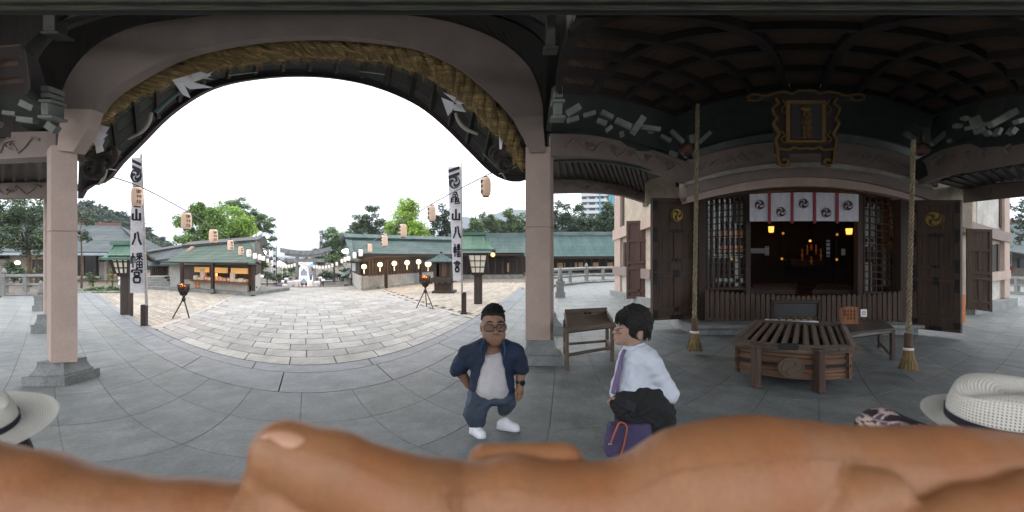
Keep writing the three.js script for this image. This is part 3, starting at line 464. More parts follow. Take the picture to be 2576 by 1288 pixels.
  const rp = (y, h, m2, nm) => { const q = new THREE.Shape([[xl + .2, 16.45], [xr - .1, 16.45], [xr + 6.6, 27.1], [xl + .2, 27.1]].map(([x, z]) => new THREE.Vector2(x, z))); obj(nm, new THREE.ExtrudeGeometry(q, { depth: h, bevelEnabled: false }).rotateX(-Math.PI / 2).translate(0, y, 0), m2, hall, 'z'); };
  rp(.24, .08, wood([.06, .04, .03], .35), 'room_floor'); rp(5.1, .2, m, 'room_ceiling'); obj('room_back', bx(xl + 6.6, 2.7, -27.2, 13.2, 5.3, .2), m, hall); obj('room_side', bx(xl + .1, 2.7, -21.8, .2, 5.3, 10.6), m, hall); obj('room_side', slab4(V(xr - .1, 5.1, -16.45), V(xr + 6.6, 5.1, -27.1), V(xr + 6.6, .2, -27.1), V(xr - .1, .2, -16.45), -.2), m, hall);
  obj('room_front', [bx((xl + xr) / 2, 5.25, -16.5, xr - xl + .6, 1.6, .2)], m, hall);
}
// lattice windows either side of the opening
function lattice(label, u0, u1, v0, v1, cols, rows, v0b = v0) {
  const o = thing('lattice_window', label, 'lattice window', [0, 0, 0]); const F = frame4(P(u0, v0, 16), P(u1, v0b, 16), P(u1, v1, 16), P(u0, v1, 16));
  for (let i = 0; i <= cols; i++) { const s = i / cols, w = (i === 0 || i === cols ? .02 : .0135); obj('upright_bar', hex(F, s - w, s + w, 0, 1, -.05, .03), mDarkWood, o); }
  for (let j = 0; j <= rows; j++) { const t = j / rows, w = (j === 0 || j === rows) ? .012 : .006; obj('cross_bar', hex(F, -.02, 1.02, t - w, t + w, -.03, .045), mDarkWood, o, 'x'); }
  obj('glass_pane', hex(F, 0, 1, 0, 1, -.09, -.08), M([.9, .93, .92], .05, { transmission: 1, thickness: 0, ior: 1.5 }), o);
  return settle(o, F(.5, 1));
}
lattice('dark wooden lattice window left of the hall opening', 1779, 1874, 500, 726, 7, 14, 492); lattice('dark wooden lattice window right of the hall opening', 2173, 2264, 490, 736, 6, 14, 500);
{ // behind the lattices: hangings, pale panels; upper ones stand for sky reflected in glass
  const or = M([.58, .2, .05], .8, { map: T.cloth }), wh = M([.6, .62, .6], .9, { map: T.cloth });
  const hang = (label, list, m) => { const o = thing('wall_hanging', label, 'hanging'); for (const [u0, v0, u1, v1] of list) obj('panel', blk(u0, v0, u1, v1, 17.2, .04, .005), m, o); settle(o, P(list[0][0], list[0][3], 17.2)); };
  hang('orange cloth panels hanging behind the left lattice', [[1800, 580, 1872, 598], [1806, 618, 1876, 634]], or); hang('orange cloth panels hanging behind the right lattice', [[2222, 585, 2262, 606], [2218, 622, 2252, 640]], or);
  hang('pale panels for sky reflections in the upper part of the left lattice', [[1792, 530, 1812, 578], [1816, 512, 1846, 556], [1852, 506, 1876, 566], [1796, 640, 1868, 648], [1850, 650, 1858, 720], [1800, 700, 1870, 712]], wh); hang('pale panels, upper ones for sky reflections, behind the right lattice', [[2176, 520, 2196, 600], [2178, 660, 2194, 732], [2206, 520, 2216, 560], [2234, 540, 2252, 580], [2224, 640, 2246, 720], [2178, 610, 2196, 620]], wh);
}
{ // the five-panel white curtain
  const o = thing('entrance_curtain', 'white curtain of five panels with dark three-comma crests and red bands', 'curtain');
  const us = [1886, 1936, 1993, 2050, 2107, 2160], top = arcV(484, 506), D = 15.55, mC = M([.66, .66, .70], .9, { map: T.cloth, side: THREE.DoubleSide }), mRed_ = M([.30, .04, .055], .8, { map: T.cloth }), mCrest = M([.045, .012, .022], .8);
  for (let i = 0; i < 5; i++) { const A = [], B = []; for (let k = 0; k <= 10; k++) { const u = us[i] + (us[i + 1] - us[i]) * k / 10, z = D + .03 * Math.sin(k * 1.1 + i); A.push(P(u, top(u), z)); B.push(P(u, 558 - 2 * Math.cos((u - 2025) / 120), z + .02 * Math.sin(k))); } obj('curtain_panel', band(A, B, V(0, 0, -.012), true), mC, o);
    const c = P((us[i] + us[i + 1]) / 2, [515, 533, 512, 535, 517][i], D - .05), r = 13.5 * D / K; obj('crest', tomoe(r, .008, c, 0, .6), mCrest, o);
    if (i) { const A = [], B = []; for (const dv of [0, 1]) { A.push(P(us[i] - 3.5, (dv ? 562 : top(us[i]) - 1), D - .06)); B.push(P(us[i] + 3.5, (dv ? 562 : top(us[i]) - 1), D - .06)); } obj('red_band', band(B, A, V(0, 0, -.02)), mRed_, o); } }
  settle(o, P(2025, 558, D));
}
{ // picket fence
  const o = thing('picket_fence', 'dark wooden picket fence across the hall opening', 'fence'); const D = 15.35, n = 39;
  for (let i = 0; i < n; i++) { const u = 1779 + i * (2264 - 1779) / (n - 1), w = 5.1, t = 742 - 14 * ((u - 2040) / 260) ** 2 + rr(-1, 1), b = 807 + (u > 1960 && u < 2250 ? 3 : 0); obj('picket', plate([[u - w, b], [u - w, t + 7], [u - w + 2, t + 2], [u, t], [u + w - 2, t + 2], [u + w, t + 7], [u + w, b]], D + rr(-.01, .01), .04), mDoorWood, o); }
  for (const v of [757, 795]) obj('rail', bar(P(1776, v, D + .09), P(2268, v, D + .09), .09, .06), mDarkWood, o, 'x'); settle(o, P(2022, 808, D));
}
// panelled doors
function door(label, name, u0, D0, v0a, v0b, u1, D1, v1a, v1b, m, mid, fittings, crest) {
  const F = frame4(P(u0, v0a, D0), P(u1, v1a, D1), P(u1, v1b, D1), P(u0, v0b, D0)), o = thing(name, label, 'door');
  obj('leaf', hex(F, 0, 1, 0, 1, -.08, 0), m, o);
  const f = (s0, s1, t0, t1, nm = 'stile') => obj(nm, hex(F, s0, s1, t0, t1, -.001, .045), m, o, nm === 'stile' ? 'y' : 'x');
  f(0, .1, 0, 1); f(.88, 1, 0, 1); f(.45, .56, mid[0], mid[1]); f(.45, .56, mid[2], .985);
  for (const t of [0, mid[0] - .03, mid[1] - .005, mid[2] - .03, mid[3], .965]) f(.1, .88, t, t + .035, 'rail');
  const pl = (s0, s1, t0, t1) => { const n = 3; for (let i = 0; i < n; i++) obj('plank', hex(F, s0 + (s1 - s0) * i / n + .003, s0 + (s1 - s0) * (i + 1) / n - .003, t0, t1, 0, .012), m, o); };
  pl(.1, .88, .03, mid[0] - .03); pl(.1, .45, mid[0] + .006, mid[1] - .006); pl(.56, .88, mid[0] + .006, mid[1] - .006); pl(.1, .88, mid[1] + .03, mid[2] - .03); pl(.1, .45, mid[2] + .006, mid[3]); pl(.56, .88, mid[2] + .006, mid[3]); pl(.1, .88, mid[3] + .036, .965);
  if (fittings) for (const [s, t, w, h] of fittings) obj('iron_fitting', [hex(F, s - w / 2, s + w / 2, t - h / 2, t + h / 2, .045, .06), ...[-1, 1].map(k => sph(F(s, t + k * h * .35, .062), .025, 1, 1, .6, 8))], mIron, o);
  if (crest) { const c = F(crest[0], crest[1], .05), r = crest[2], ry = Math.atan2(F.n.x, F.n.z); const disc = new THREE.CylinderGeometry(r, r * .96, .04, 28).rotateX(Math.PI / 2).rotateY(ry).translate(c.x, c.y, c.z); const k = obj('crest_disc', disc, M([.05, .038, .026], .6, { metalness: .3 }), o); obj('crest_mark', [...tomoe(r * .92, .03, c.clone().addScaledVector(F.n, .015), ry, 1), new THREE.TorusGeometry(r * .97, .018, 8, 30).rotateY(ry).translate(c.x, c.y, c.z)], mGold, k); }
  return settle(o, F(.5, 1));
}
const fit = [[.05, .06, .09, .08], [.05, .30, .09, .12], [.05, .55, .09, .1], [.05, .66, .09, .1], [.05, .95, .1, .07], [.94, .06, .09, .08], [.94, .27, .1, .1], [.94, .5, .1, .1], [.94, .65, .1, .1], [.94, .95, .14, .05], [.5, .27, .3, .025], [.5, .98, .26, .035], [.5, .51, .2, .02], [.5, .62, .12, .06]];
door('dark left inner door leaf with gold crest and iron fittings', 'inner_door', 1640, 15.6, 498, 806, 1757, 16.2, 500, 800, mDoorWood, [.28, .5, .64, .9], fit, [.5, .14, .235]);
door('weathered right inner door leaf with gold crest and iron fittings', 'inner_door', 2297, 14.9, 504, 826, 2418, 13.9, 503, 838, mDoorWood, [.26, .5, .62, .87], fit, [.47, .145, .24]);
door('reddish narrow outer door standing open left of the hall', 'outer_door', 1577, 24, 556, 752, 1640, 23, 554, 750, mDoorRed, [.27, .52, .62, .88]);
door('brown narrow outer door standing open right of the hall', 'outer_door', 2432, 19.5, 575, 776, 2495, 19.2, 577, 785, mDoorWood, [.27, .52, .62, .88]);
// bells and their ropes
const mCord = M([.66, .56, .43], .95, { map: rept(T.straw, 2), bumpMap: rept(T.straw, 2), bumpScale: .006 }), mBroom = M([.62, .48, .28], .95, { map: rept(T.straw, 3) });
function bellRope(label, top, bot, D, vS0, vS1, vB, wR, wT) {
  const o = thing('bell_rope', label, 'rope', [0, 0, 0], undefined); const a = P(top[0], top[1], D + .6), b = P(bot[0], bot[1], D), n = 180, R = wR * D / K;
  for (let k = 0; k < 3; k++) { const p = []; for (let i = 0; i <= n; i++) { const t = i / n, an = t * 2 * Math.PI * 13 + k * 2.094; p.push(a.clone().lerp(b, t).add(V(Math.cos(an) * R * .62, 0, Math.sin(an) * R * .62))); } obj('strand', sweep(p, R * .5, 7), mCord, o); }
  const s0 = P(bot[0], vS0, D), s1 = P(bot[0], vS1, D), rr_ = R * 1.65; obj('wooden_sleeve', rod(s1, s0, rr_, rr_ * .95, 8), wood([.2, .12, .075]), o);
  obj('white_tie', new THREE.TorusGeometry(rr_ * 1.05, rr_ * .3, 8, 16).rotateX(Math.PI / 2).scale(1, 1.3, 1).translate(s1.x, s1.y - .03, s1.z), M([.68, .64, .58], .9), o);
  const st = [], h = s1.y - Y(vB, D), W = wT * D / K; st.push(lathe([[0, 0], [rr_ * .9, -.01], [W * .55, -h * .45], [W * .9, -h * .95], [0, -h * .9]], 14).translate(s1.x, s1.y, s1.z));
  for (let i = 0; i < 170; i++) { const an = rnd() * 6.283, r = Math.sqrt(rr(.3, 1)); const q = [V(Math.cos(an) * rr_ * .9 * r, 0, Math.sin(an) * rr_ * .9 * r), V(Math.cos(an) * W * .6 * r, -h * .45, Math.sin(an) * W * .6 * r), V(Math.cos(an + .1) * W * r, -h * rr(.88, 1.02), Math.sin(an + .1) * W * r)].map(p => p.add(s1)); st.push(sweep(crv(q, 4), .011, 3)); }
  obj('straw_brush', st, mBroom, o).userData.kind = 'stuff';
  return settle(o, P(bot[0], vB, D));
}
bellRope('left bell rope with straw brush in front of the left inner door', [1755, 262], [1747, 806], 11.6, 800, 832, 882, 5.2, 20);
bellRope('right bell rope with straw brush beside the small table', [2298, 352], [2285, 842], 9.7, 838, 874, 930, 5.4, 21);
for (const [u, v, D, l] of [[1727, 375, 13.2, 'round copper bell hanging at the top of the left bell rope'], [2318, 376, 12.4, 'round copper bell hanging at the top of the right bell rope']]) {
  const o = thing('bell', l, 'bell'), c = P(u, v, D), r = 18 * D / K, mCu = M([.20, .10, .08], .55, { metalness: .7, map: T.stain });
  obj('shell', [sph(c, r, 1, .95, 1, 24), new THREE.TorusGeometry(r * 1.01, r * .07, 8, 30).rotateX(Math.PI / 2).translate(c.x, c.y - r * .15, c.z)], mCu, o); obj('slit', bx(c.x, c.y - r * .72, c.z + r * .52, r * .9, r * .09, r * .3), mBlackWood, o); obj('hanger', [new THREE.TorusGeometry(r * .22, r * .07, 8, 16).translate(c.x, c.y + r * 1.1, c.z), rod(V(c.x, c.y + r * 1.2, c.z), V(c.x, c.y + r * 2.6, c.z), .02)], mIron, o); settle(o, c);
}
{ // name board in a gilt scrolled frame, leaning out under the ceiling
  const o = thing('name_board', 'black name board with gold writing in a gilt scrolled frame above the curtain', 'plaque'); const D = 13.2, pt = (u, v, k = 0) => P(u, v, D - (415 - v) / 185 * .9 - k);
  const mBoard = M([.02, .014, .013], .45), mFr = wood([.05, .03, .022], .6), mG = M([.27, .16, .055], .55, { metalness: .5, map: T.stain });
  const quad = (u0, v0, u1, v1, k, th) => { const a = pt(u0, v0, k), b = pt(u1, v0, k), c = pt(u1, v1, k), d = pt(u0, v1, k); return band([a, b], [d, c], V(0, -.02, -th)); };
  obj('back_frame', [quad(1952, 246, 2106, 382, 0, .12), quad(1958, 380, 1986, 412, 0, .1), quad(2072, 380, 2100, 412, 0, .1), quad(1880, 236, 2172, 250, 0, .1)], mFr, o);
  obj('inner_board', quad(1990, 262, 2066, 350, .05, .05), mBoard, o);
  for (const [a, b, c, d] of [[1978, 254, 1988, 356], [2068, 254, 2078, 356], [1978, 252, 2078, 260], [1976, 352, 2080, 358]]) obj('gilt_border', quad(a, b, c, d, .07, .05), mG, o);
  const scroll = (m, r = .04) => obj('gilt_scroll', sweep(crv(m.map(([u, v]) => pt(u, v, .05)), 30), r * .72, 7), mG, o);
  for (const s of [-1, 1]) { const f = l => l.map(([u, v]) => [2028 + s * (u - 2028), v]);
    scroll(f([[2028, 227], [2050, 228], [2062, 236], [2080, 230], [2100, 232], [2130, 240], [2170, 238], [2174, 248], [2150, 252], [2138, 244]])); scroll(f([[2108, 246], [2098, 258], [2112, 272], [2106, 290], [2100, 296]]), .05); scroll(f([[2100, 296], [2110, 310], [2102, 326], [2096, 336], [2104, 350], [2100, 372]]), .06); scroll(f([[2100, 372], [2098, 400], [2092, 414], [2080, 416], [2074, 408], [2080, 400], [2088, 404]]), .055); scroll(f([[2028, 372], [2046, 374], [2060, 370], [2070, 376], [2098, 374]]), .055); scroll(f([[2088, 250], [2080, 262], [2090, 276], [2080, 286]]), .03); scroll(f([[2090, 330], [2082, 340], [2092, 350], [2082, 360]]), .03); }
  obj('gilt_boss', sph(pt(2027, 272, .1), .14, 1, .6, .3, 16), mG, o);
  // four characters, cut proud in gold
  const ch = []; const st = (cx, cy, w, h, list) => { for (const l of list) { const q = l.map(([x, y]) => pt(cx + (x - 50) / 100 * w, cy + (y - 50) / 100 * h, .075)); for (let i = 0; i < q.length - 1; i++) ch.push(bar(q[i], q[i + 1], .035, .02)); } };
  st(2030, 287, 24, 14, [[[15, 20], [15, 85], [85, 85], [85, 20], [15, 20]], [[40, 20], [30, 60]], [[60, 20], [62, 60], [78, 60]]]);
  st(2030, 304, 26, 18, [[[10, 15], [20, 25]], [[5, 40], [15, 50]], [[5, 90], [20, 65]], [[45, 5], [35, 25]], [[38, 20], [92, 20]], [[40, 38], [85, 38], [80, 90], [36, 90], [40, 38]], [[30, 64], [95, 64]], [[62, 38], [58, 90]]]);
  st(2030, 322, 26, 18, [[[25, 5], [5, 30]], [[25, 5], [45, 28]], [[10, 40], [42, 40]], [[25, 40], [25, 85]], [[8, 60], [42, 60]], [[5, 88], [48, 85]], [[55, 15], [95, 15]], [[74, 3], [74, 25]], [[58, 28], [92, 28], [92, 70], [58, 70], [58, 28]], [[58, 42], [92, 42]], [[58, 56], [92, 56]], [[50, 78], [98, 78]], [[62, 80], [55, 95]], [[86, 80], [95, 95]]]);
  st(2030, 340, 26, 18, [[[22, 3], [28, 12]], [[5, 20], [45, 20]], [[12, 33], [40, 33]], [[12, 45], [40, 45]], [[12, 60], [40, 60], [40, 88], [12, 88], [12, 60]], [[52, 12], [98, 12]], [[62, 4], [62, 20]], [[86, 4], [86, 20]], [[60, 25], [55, 55]], [[62, 32], [95, 32]], [[60, 44], [92, 44]], [[58, 56], [96, 56]], [[55, 66], [90, 66], [60, 95]], [[60, 72], [95, 95]]]);
  obj('gold_lettering', ch, mG, o); settle(o, P(2028, 415, D));
}
// inside the dark hall
const mGlow = (c, i) => M([.9, .6, .25], .8, { emissive: lin(c), emissiveIntensity: i });
function roomLamp(label, u, v, w, h, D, i) {
  const o = thing('hanging_lantern', label, 'lantern', [0, 0, 0], undefined), c = P(u, v, D), W = w * D / K, H = h * D / K;
  obj('lamp_glass', new THREE.CylinderGeometry(W * .5, W * .42, H * .8, 6).translate(c.x, c.y, c.z), mGlow([1, .42, .07], i * .9), o); obj('cap', [new THREE.ConeGeometry(W * .75, H * .25, 6).translate(c.x, c.y + H * .52, c.z), rod(V(c.x, c.y + H * .6, c.z), V(c.x, 5, c.z), .012)], mIron, o); obj('foot', new THREE.CylinderGeometry(W * .3, W * .45, H * .1, 6).translate(c.x, c.y - H * .45, c.z), mIron, o); settle(o, c);
  const L = new THREE.PointLight(0xff9a3c, i * .8, 0, 2); L.position.set(c.x, c.y, c.z); L.castShadow = true; scene.add(L);
}
roomLamp('bright orange lantern hanging inside the hall under the left end of the curtain', 1940, 577, 13, 18, 19, 1.6); roomLamp('bright orange lantern hanging inside the hall under the right end of the curtain', 2136, 582, 15, 18, 19, 1.6);
for (const [u, v, l] of [[1970, 587, 'small dim lantern deep in the hall right of the left bright lantern'], [2106, 590, 'small dim lantern deep in the hall left of the right bright lantern'], [1967, 651, 'small low lantern deep in the hall left of the altar'], [2105, 653, 'small low lantern deep in the hall right of the altar'], [1841, 652, 'small lantern seen low through the left lattice']]) { const o = thing('standing_lamp', l, 'lamp'), c = P(u, v, 24), r = .055; obj('lamp_bulb', sph(c, r, 1, 1.2, 1, 10), mGlow([1, .4, .06], .3), o); obj('stem', rod(V(c.x, .32, c.z), V(c.x, c.y - r, c.z), .02), mIron, o); settle(o, V(c.x, .32, c.z)); }
{ const o = thing('altar', 'gilded altar glinting deep in the dark hall', 'altar'), D = 25.4, gm = M([.55, .28, .06], .35, { metalness: .7 });
  obj('table', [blk(1990, 652, 2088, 672, D, 1)], mDarkWood, o); for (const [u, v, w, h] of [[2015, 640, 8, 30], [2028, 628, 6, 26], [2038, 622, 10, 16], [2050, 628, 6, 26], [2062, 640, 8, 30], [2038, 655, 14, 22]]) obj('gilt_ornament', lathe([[0, h], [.3 * w, h * .9], [.15 * w, h * .6], [.5 * w, h * .45], [.2 * w, h * .2], [.45 * w, 0], [0, 0]].map(([r, y]) => [r * D / K, y * D / K]), 12).translate(X(u, D), Y(v + h / 2, D), -D + .1), gm, o); settle(o, P(2038, 672, D)); 
  const L = new THREE.PointLight(0xff9a3c, .25, 0, 2); L.position.copy(P(2038, 606, 24.6)); scene.add(L); const l2 = thing('altar_lamp', 'small orange lamp hanging over the gilded altar', 'lamp'); obj('lamp_bulb', sph(P(2038, 606, 24.6), .06, 1, 1, 1, 10), mGlow([1, .4, .06], 1), l2); obj('cord', rod(P(2038, 604, 24.6), V(X(2038, 24.6), 5, -24.6), .008), mIron, l2); settle(l2, P(2038, 606, 24.6)); }
for (let r = 0; r < 4; r++) for (const [a, b, s] of [[1890, 2008, 'left'], [2050, 2156, 'right']]) { const D = 17.6 + r * 1.35, o = thing('bench', `${['nearest', 'second', 'third', 'farthest'][r]} dark wooden bench in the ${s} row inside the hall`, 'bench'), x0 = X(a + r * 4, D), x1 = X(b - r * 4 * (s === 'left' ? -.3 : 1), D); obj('seat', rb((x0 + x1) / 2, .78, -D, x1 - x0, .05, .36, .012), wood([.10, .065, .045], .35), o, 'x'); obj('leg', bx(x0 + .12, .54, -D, .06, .45, .3), mDarkWood, o); obj('leg', bx(x1 - .12, .54, -D, .06, .45, .3), mDarkWood, o); obj('backrest', rb((x0 + x1) / 2, 1.02, -D - .17, x1 - x0, .16, .03, .01), mDarkWood, o, 'x'); settle(o, V((x0 + x1) / 2, .32, -D)); }
{ const o = thing('altar_steps', 'dark wooden steps rising to the altar', 'steps'); for (let k = 0; k < 4; k++) obj('step', bx(X(2035, 24), .42 + k * .14, -23.2 - k * .42, 3.6, .14, .5), wood([.09, .06, .045], .4), o, 'x'); settle(o, V(X(2035, 24), .35, -23.2)); }
for (const [u, v, w, h, l] of [[1905, 631, 38, 12, 'pale low window strip deep in the hall left of the altar'], [1930, 631, 10, 22, 'pale grille window deep in the hall beside the left row'], [2084, 625, 8, 42, 'pale upright window slit right of the altar'], [2122, 634, 9, 16, 'small pale grille window deep in the hall at the far right']]) { const o = thing('hall_window', l, 'window'), D = 26.85; obj('pane_light', blk(u - w / 2, v - h / 2, u + w / 2, v + h / 2, D, .04, .004), M([.5, .55, .6], .8, { emissive: lin([.5, .6, .7]), emissiveIntensity: .05 }), o); for (let k = 0; k < 4; k++) obj('slat', blk(u - w / 2, v - h / 2 + (k + .4) * h / 4, u + w / 2, v - h / 2 + (k + .7) * h / 4, D - .04, .03, .004), mBlackWood, o); settle(o, P(u, v + h / 2, D)); }

// ---------- furniture of the porch ----------
{ // offering box
  const o = thing('offering_box', 'large slatted wooden offering box with bowed front and oval crest', 'offering box');
  const fA = crv([P(1849, 855, 9.3), P(1915, 870, 8.86), P(1990, 882, 8.6), P(2070, 884, 8.5), P(2143, 877, 8.62)].map(p => V(p.x, 0, p.z)), 16), BL = V(X(1902, 11.9), 0, -11.9), BR = V(X(2119, 11.2), 0, -11.2);
  const ytop = .76, up = y => p => V(p.x, y, p.z), mB = wood([.31, .175, .108], .75, .9), mRail = wood([.205, .16, .125], .75, .9), mInn = wood([.05, .036, .03], .8);
  const inset = (t, k) => fA.map((p, i) => p.clone().lerp(BL.clone().lerp(BR, i / 16), k));
  const boards = 4; for (let b = 0; b < boards; b++) { const y0 = .17 + b * .118, y1 = y0 + .113; obj('front_board', band(inset(0, .03 + .004 * (b % 2)).map(up(y1)), inset(0, .03 + .004 * (b % 2)).map(up(y0)), V(.02, 0, -.05), true), mB, o, 'x'); }
  obj('front_rail', [band(fA.map(up(ytop)), fA.map(up(ytop - .13)), V(.06, 0, -.16), true)], mRail, o, 'x');
  for (const [a, b, nm] of [[fA[0], BL, 'side_rail'], [fA[16], BR, 'side_rail'], [BL, BR, 'back_rail']]) obj(nm, bar(up(ytop - .06)(a), up(ytop - .06)(b), .12, .13), mRail, o, nm === 'back_rail' ? 'x' : 'z');
  for (const [a, b, nm] of [[fA[0], BL, 'side_board'], [fA[16], BR, 'side_board'], [BL, BR, 'back_board']]) obj(nm, band([a, b].map(p => up(ytop - .12)(p)), [a, b].map(up(.17)), V(nm[0] === 's' ? (a === fA[0] ? .05 : -.05) : 0, 0, nm[0] === 'b' ? .05 : 0)), mB, o, 'z');
  obj('inner_floor', band(fA.map(up(.42)), fA.map((p, i) => up(.42)(BL.clone().lerp(BR, i / 16))), V(0, -.03, 0)), mInn, o);
  for (let i = 0; i < 11; i++) { const t = (i + .7) / 11.4, k = Math.round(t * 16), a = fA[Math.floor(t * 16)].clone().lerp(fA[Math.min(16, Math.floor(t * 16) + 1)], t * 16 % 1), b = BL.clone().lerp(BR, t); obj('slat', bar(up(ytop - .05)(a), up(ytop - .05)(b), .085, .06), mRail, o, 'z'); }
  for (const [u, v0, v1] of [[1909, 872, 976], [2070, 882, 986]]) { const D = u < 2000 ? 8.66 : 8.36, vf = 644 + EYE * K / D; obj('leg_post', [blk(u - 8.5, v0, u + 8.5, vf, D, .2, .03), blk(u - 10.5, v0 - 2, u + 10.5, v0 + 5, D - .02, .24, .02), blk(u - 10, vf - 12, u + 10, vf, D - .01, .22, .02)], wood([.13, .08, .055]), o); }
  { const D = 8.54, c = P(1990, 924, D); obj('oval_crest', [new THREE.CylinderGeometry(.26, .27, .035, 32).rotateX(Math.PI / 2).scale(.86, .66, 1).translate(c.x, c.y, c.z), ...tomoe(.23, .03, V(0, 0, 0), 0, .4).map(g => g.scale(.86, .62, 1).translate(c.x, c.y, c.z))], M([.085, .06, .04], .6, { metalness: .3 }), o); }
  obj('iron_plate', blk(1960, 864, 2010, 880, 8.56, .02, .006), mIron, o); obj('corner_joint', [0, 1, 2].map(k => blk(1855, 878 + k * 24, 1862, 888 + k * 24, 9.18, .03)), mBlackWood, o); obj('corner_joint', [0, 1, 2].map(k => blk(2129, 896 + k * 18, 2135, 904 + k * 18, 8.52, .03)), mBlackWood, o);
  settle(o, V(5, 0, -9.5));
}
{ // black bench with brass-topped taps behind the box
  const o = thing('incense_stand', 'black backed stand with white tray and six brass knobs', 'stand'), D = 13.2; obj('back_panel', blk(1952, 762, 2060, 826, D + .6, .08), M([.012, .012, .014], .4), o); obj('back_frame', [blk(1948, 756, 2064, 764, D + .55, .16), blk(1946, 756, 1953, 852, D + .55, .14), blk(2059, 756, 2066, 852, D + .55, .14)], mBlackWood, o, 'x');
  obj('tray', [blk(1948, 808, 2060, 817, D, .5), blk(1952, 817, 1966, 822, D, .4), blk(2042, 817, 2058, 822, D, .4)], M([.7, .72, .76], .35, { metalness: .2 }), o); obj('tray_leg', blk(1958, 822, 1964, 846, D + .1, .06), mIron, o); obj('tray_leg', blk(2046, 822, 2052, 846, D + .1, .06), mIron, o);
  for (let i = 0; i < 6; i++) { const c = P(1960 + i * 18.4, 806, D + .2); obj('brass_knob', lathe([[0, .1], [.07, .09], [.075, .075], [.025, .05], [.03, 0], [0, 0]], 14).translate(c.x, c.y, c.z), mGold, o); }
  obj('tray_crest', sph(P(2002, 815, D - .01), .09, 1, .6, .3, 12), M([.2, .2, .22], .4, { metalness: .7 }), o); settle(o, P(2005, 846, D)); }
{ // small table
  const o = thing('side_table', 'small dark wooden table right of the offering box', 'table'); const yt = Y(838, 11.2), m = wood([.10, .072, .055], .55), F = [P(2117, 826, 12.2), P(2216, 814, 12.6), P(2250, 838, 11), P(2118, 856, 10.2)].map(p => V(p.x, .72, p.z));
  obj('tabletop', band([F[0], F[1]], [F[3], F[2]], V(0, -.05, 0)), m, o, 'x'); obj('apron', bar(F[3].clone().add(V(.1, -.1, -.05)), F[2].clone().add(V(-.05, -.1, -.05)), .04, .09), m, o, 'x');
  for (const f of F) { const q = f.clone().lerp(V((F[0].x + F[2].x) / 2, .72, (F[0].z + F[2].z) / 2), .07); obj('leg', bx(q.x, .335, q.z, .075, .67, .075), m, o); } obj('stretcher', bar(F[1].clone().setY(.14).add(V(-.1, 0, .05)), F[2].clone().setY(.14).add(V(-.08, 0, -.05)), .04, .06), m, o, 'z'); settle(o, V((F[0].x + F[2].x) / 2, 0, (F[0].z + F[2].z) / 2));
  const D = 11.6, b = thing('wooden_notice', 'orange wooden notice board leaning on the small table', 'notice board'); obj('board', plate([[2117, 822], [2115, 775], [2128, 771], [2158, 772], [2160, 818]], D, .05).rotateX(0), wood([.50, .2, .075], .6), b); const tx = []; for (let c = 0; c < 4; c++) for (let r = 0; r < (c < 3 ? 3 : 2); r++) { const u = 2150 - c * 8, v = 782 + r * 9; tx.push(bar(P(u - 2.5, v, D - .01), P(u + 2.5, v + rr(-1, 1), D - .01), .012, .006), bar(P(u, v - 3, D - .01), P(u + rr(-1, 1), v + 4, D - .01), .012, .006), bar(P(u - 2, v + 3, D - .01), P(u + 2, v + 2, D - .01), .012, .006)); } obj('lettering', tx, M([.1, .03, .015], .8), b); settle(b, P(2138, 822, D));
  const k = thing('paper_card', 'small white card standing on the small table', 'card'); obj('card', blk(2166, 778, 2181, 797, 12, .015, .003), M([.8, .8, .78], .8), k); const l = []; for (let i = 0; i < 3; i++) l.push(blk(2170 + i * 3.4, 782, 2171 + i * 3.4, 793, 11.99, .006, .001)); obj('print', l, M([.3, .3, .32], .8), k); settle(k, P(2173, 797, 12));
}
{ // slatted wooden rack
  const o = thing('slatted_rack', 'pale slatted wooden rack standing right of the middle column', 'rack'), m = wood([.26, .21, .175], .75), yt = .84; const at = (u, v) => { const D = fl(v, yt); return V(X(u, D), yt, -D); }; const f = [at(1421, 800), at(1527, 794), at(1540, 812), at(1426, 826)];
  for (let i = 0; i < 12; i++) { const t = (i + .5) / 12; obj('slat', bar(f[0].clone().lerp(f[3], t), f[1].clone().lerp(f[2], t), .05, .05), m, o, 'x'); }
  obj('back_board', band([f[0].clone().add(V(0, .2, 0)), f[1].clone().add(V(0, .2, 0))], [f[0].clone().add(V(0, -.03, 0)), f[1].clone().add(V(0, -.03, 0))], V(0, 0, -.04)), m, o, 'x'); for (const k of [.48, .58]) obj('hand_hole', sph(f[0].clone().lerp(f[1], k).add(V(0, .09, .01)), .04, 1.3, .8, .4, 10), mBlackWood, o);
  obj('end_board', bar(f[0].clone().add(V(0, .05, 0)), f[3].clone().add(V(0, .02, 0)), .04, .14), m, o, 'z'); obj('end_board', bar(f[1].clone().add(V(0, .05, 0)), f[2].clone().add(V(0, .02, 0)), .04, .14), m, o, 'z'); obj('front_rail', bar(f[3].clone().add(V(-.05, -.04, .05)), f[2].clone().add(V(.05, -.04, .05)), .11, .06), m, o, 'x');
  f.forEach(p => obj('leg', bx(p.x, .4, p.z, .075, .8, .075), m, o)); for (const [a, b, y] of [[f[0], f[1], .22], [f[3], f[2], .3], [f[0], f[3], .25], [f[1], f[2], .25]]) obj('stretcher', bar(a.clone().setY(y), b.clone().setY(y), .05, .05), m, o, 'x'); settle(o, V((f[0].x + f[2].x) / 2, 0, (f[0].z + f[2].z) / 2));
}
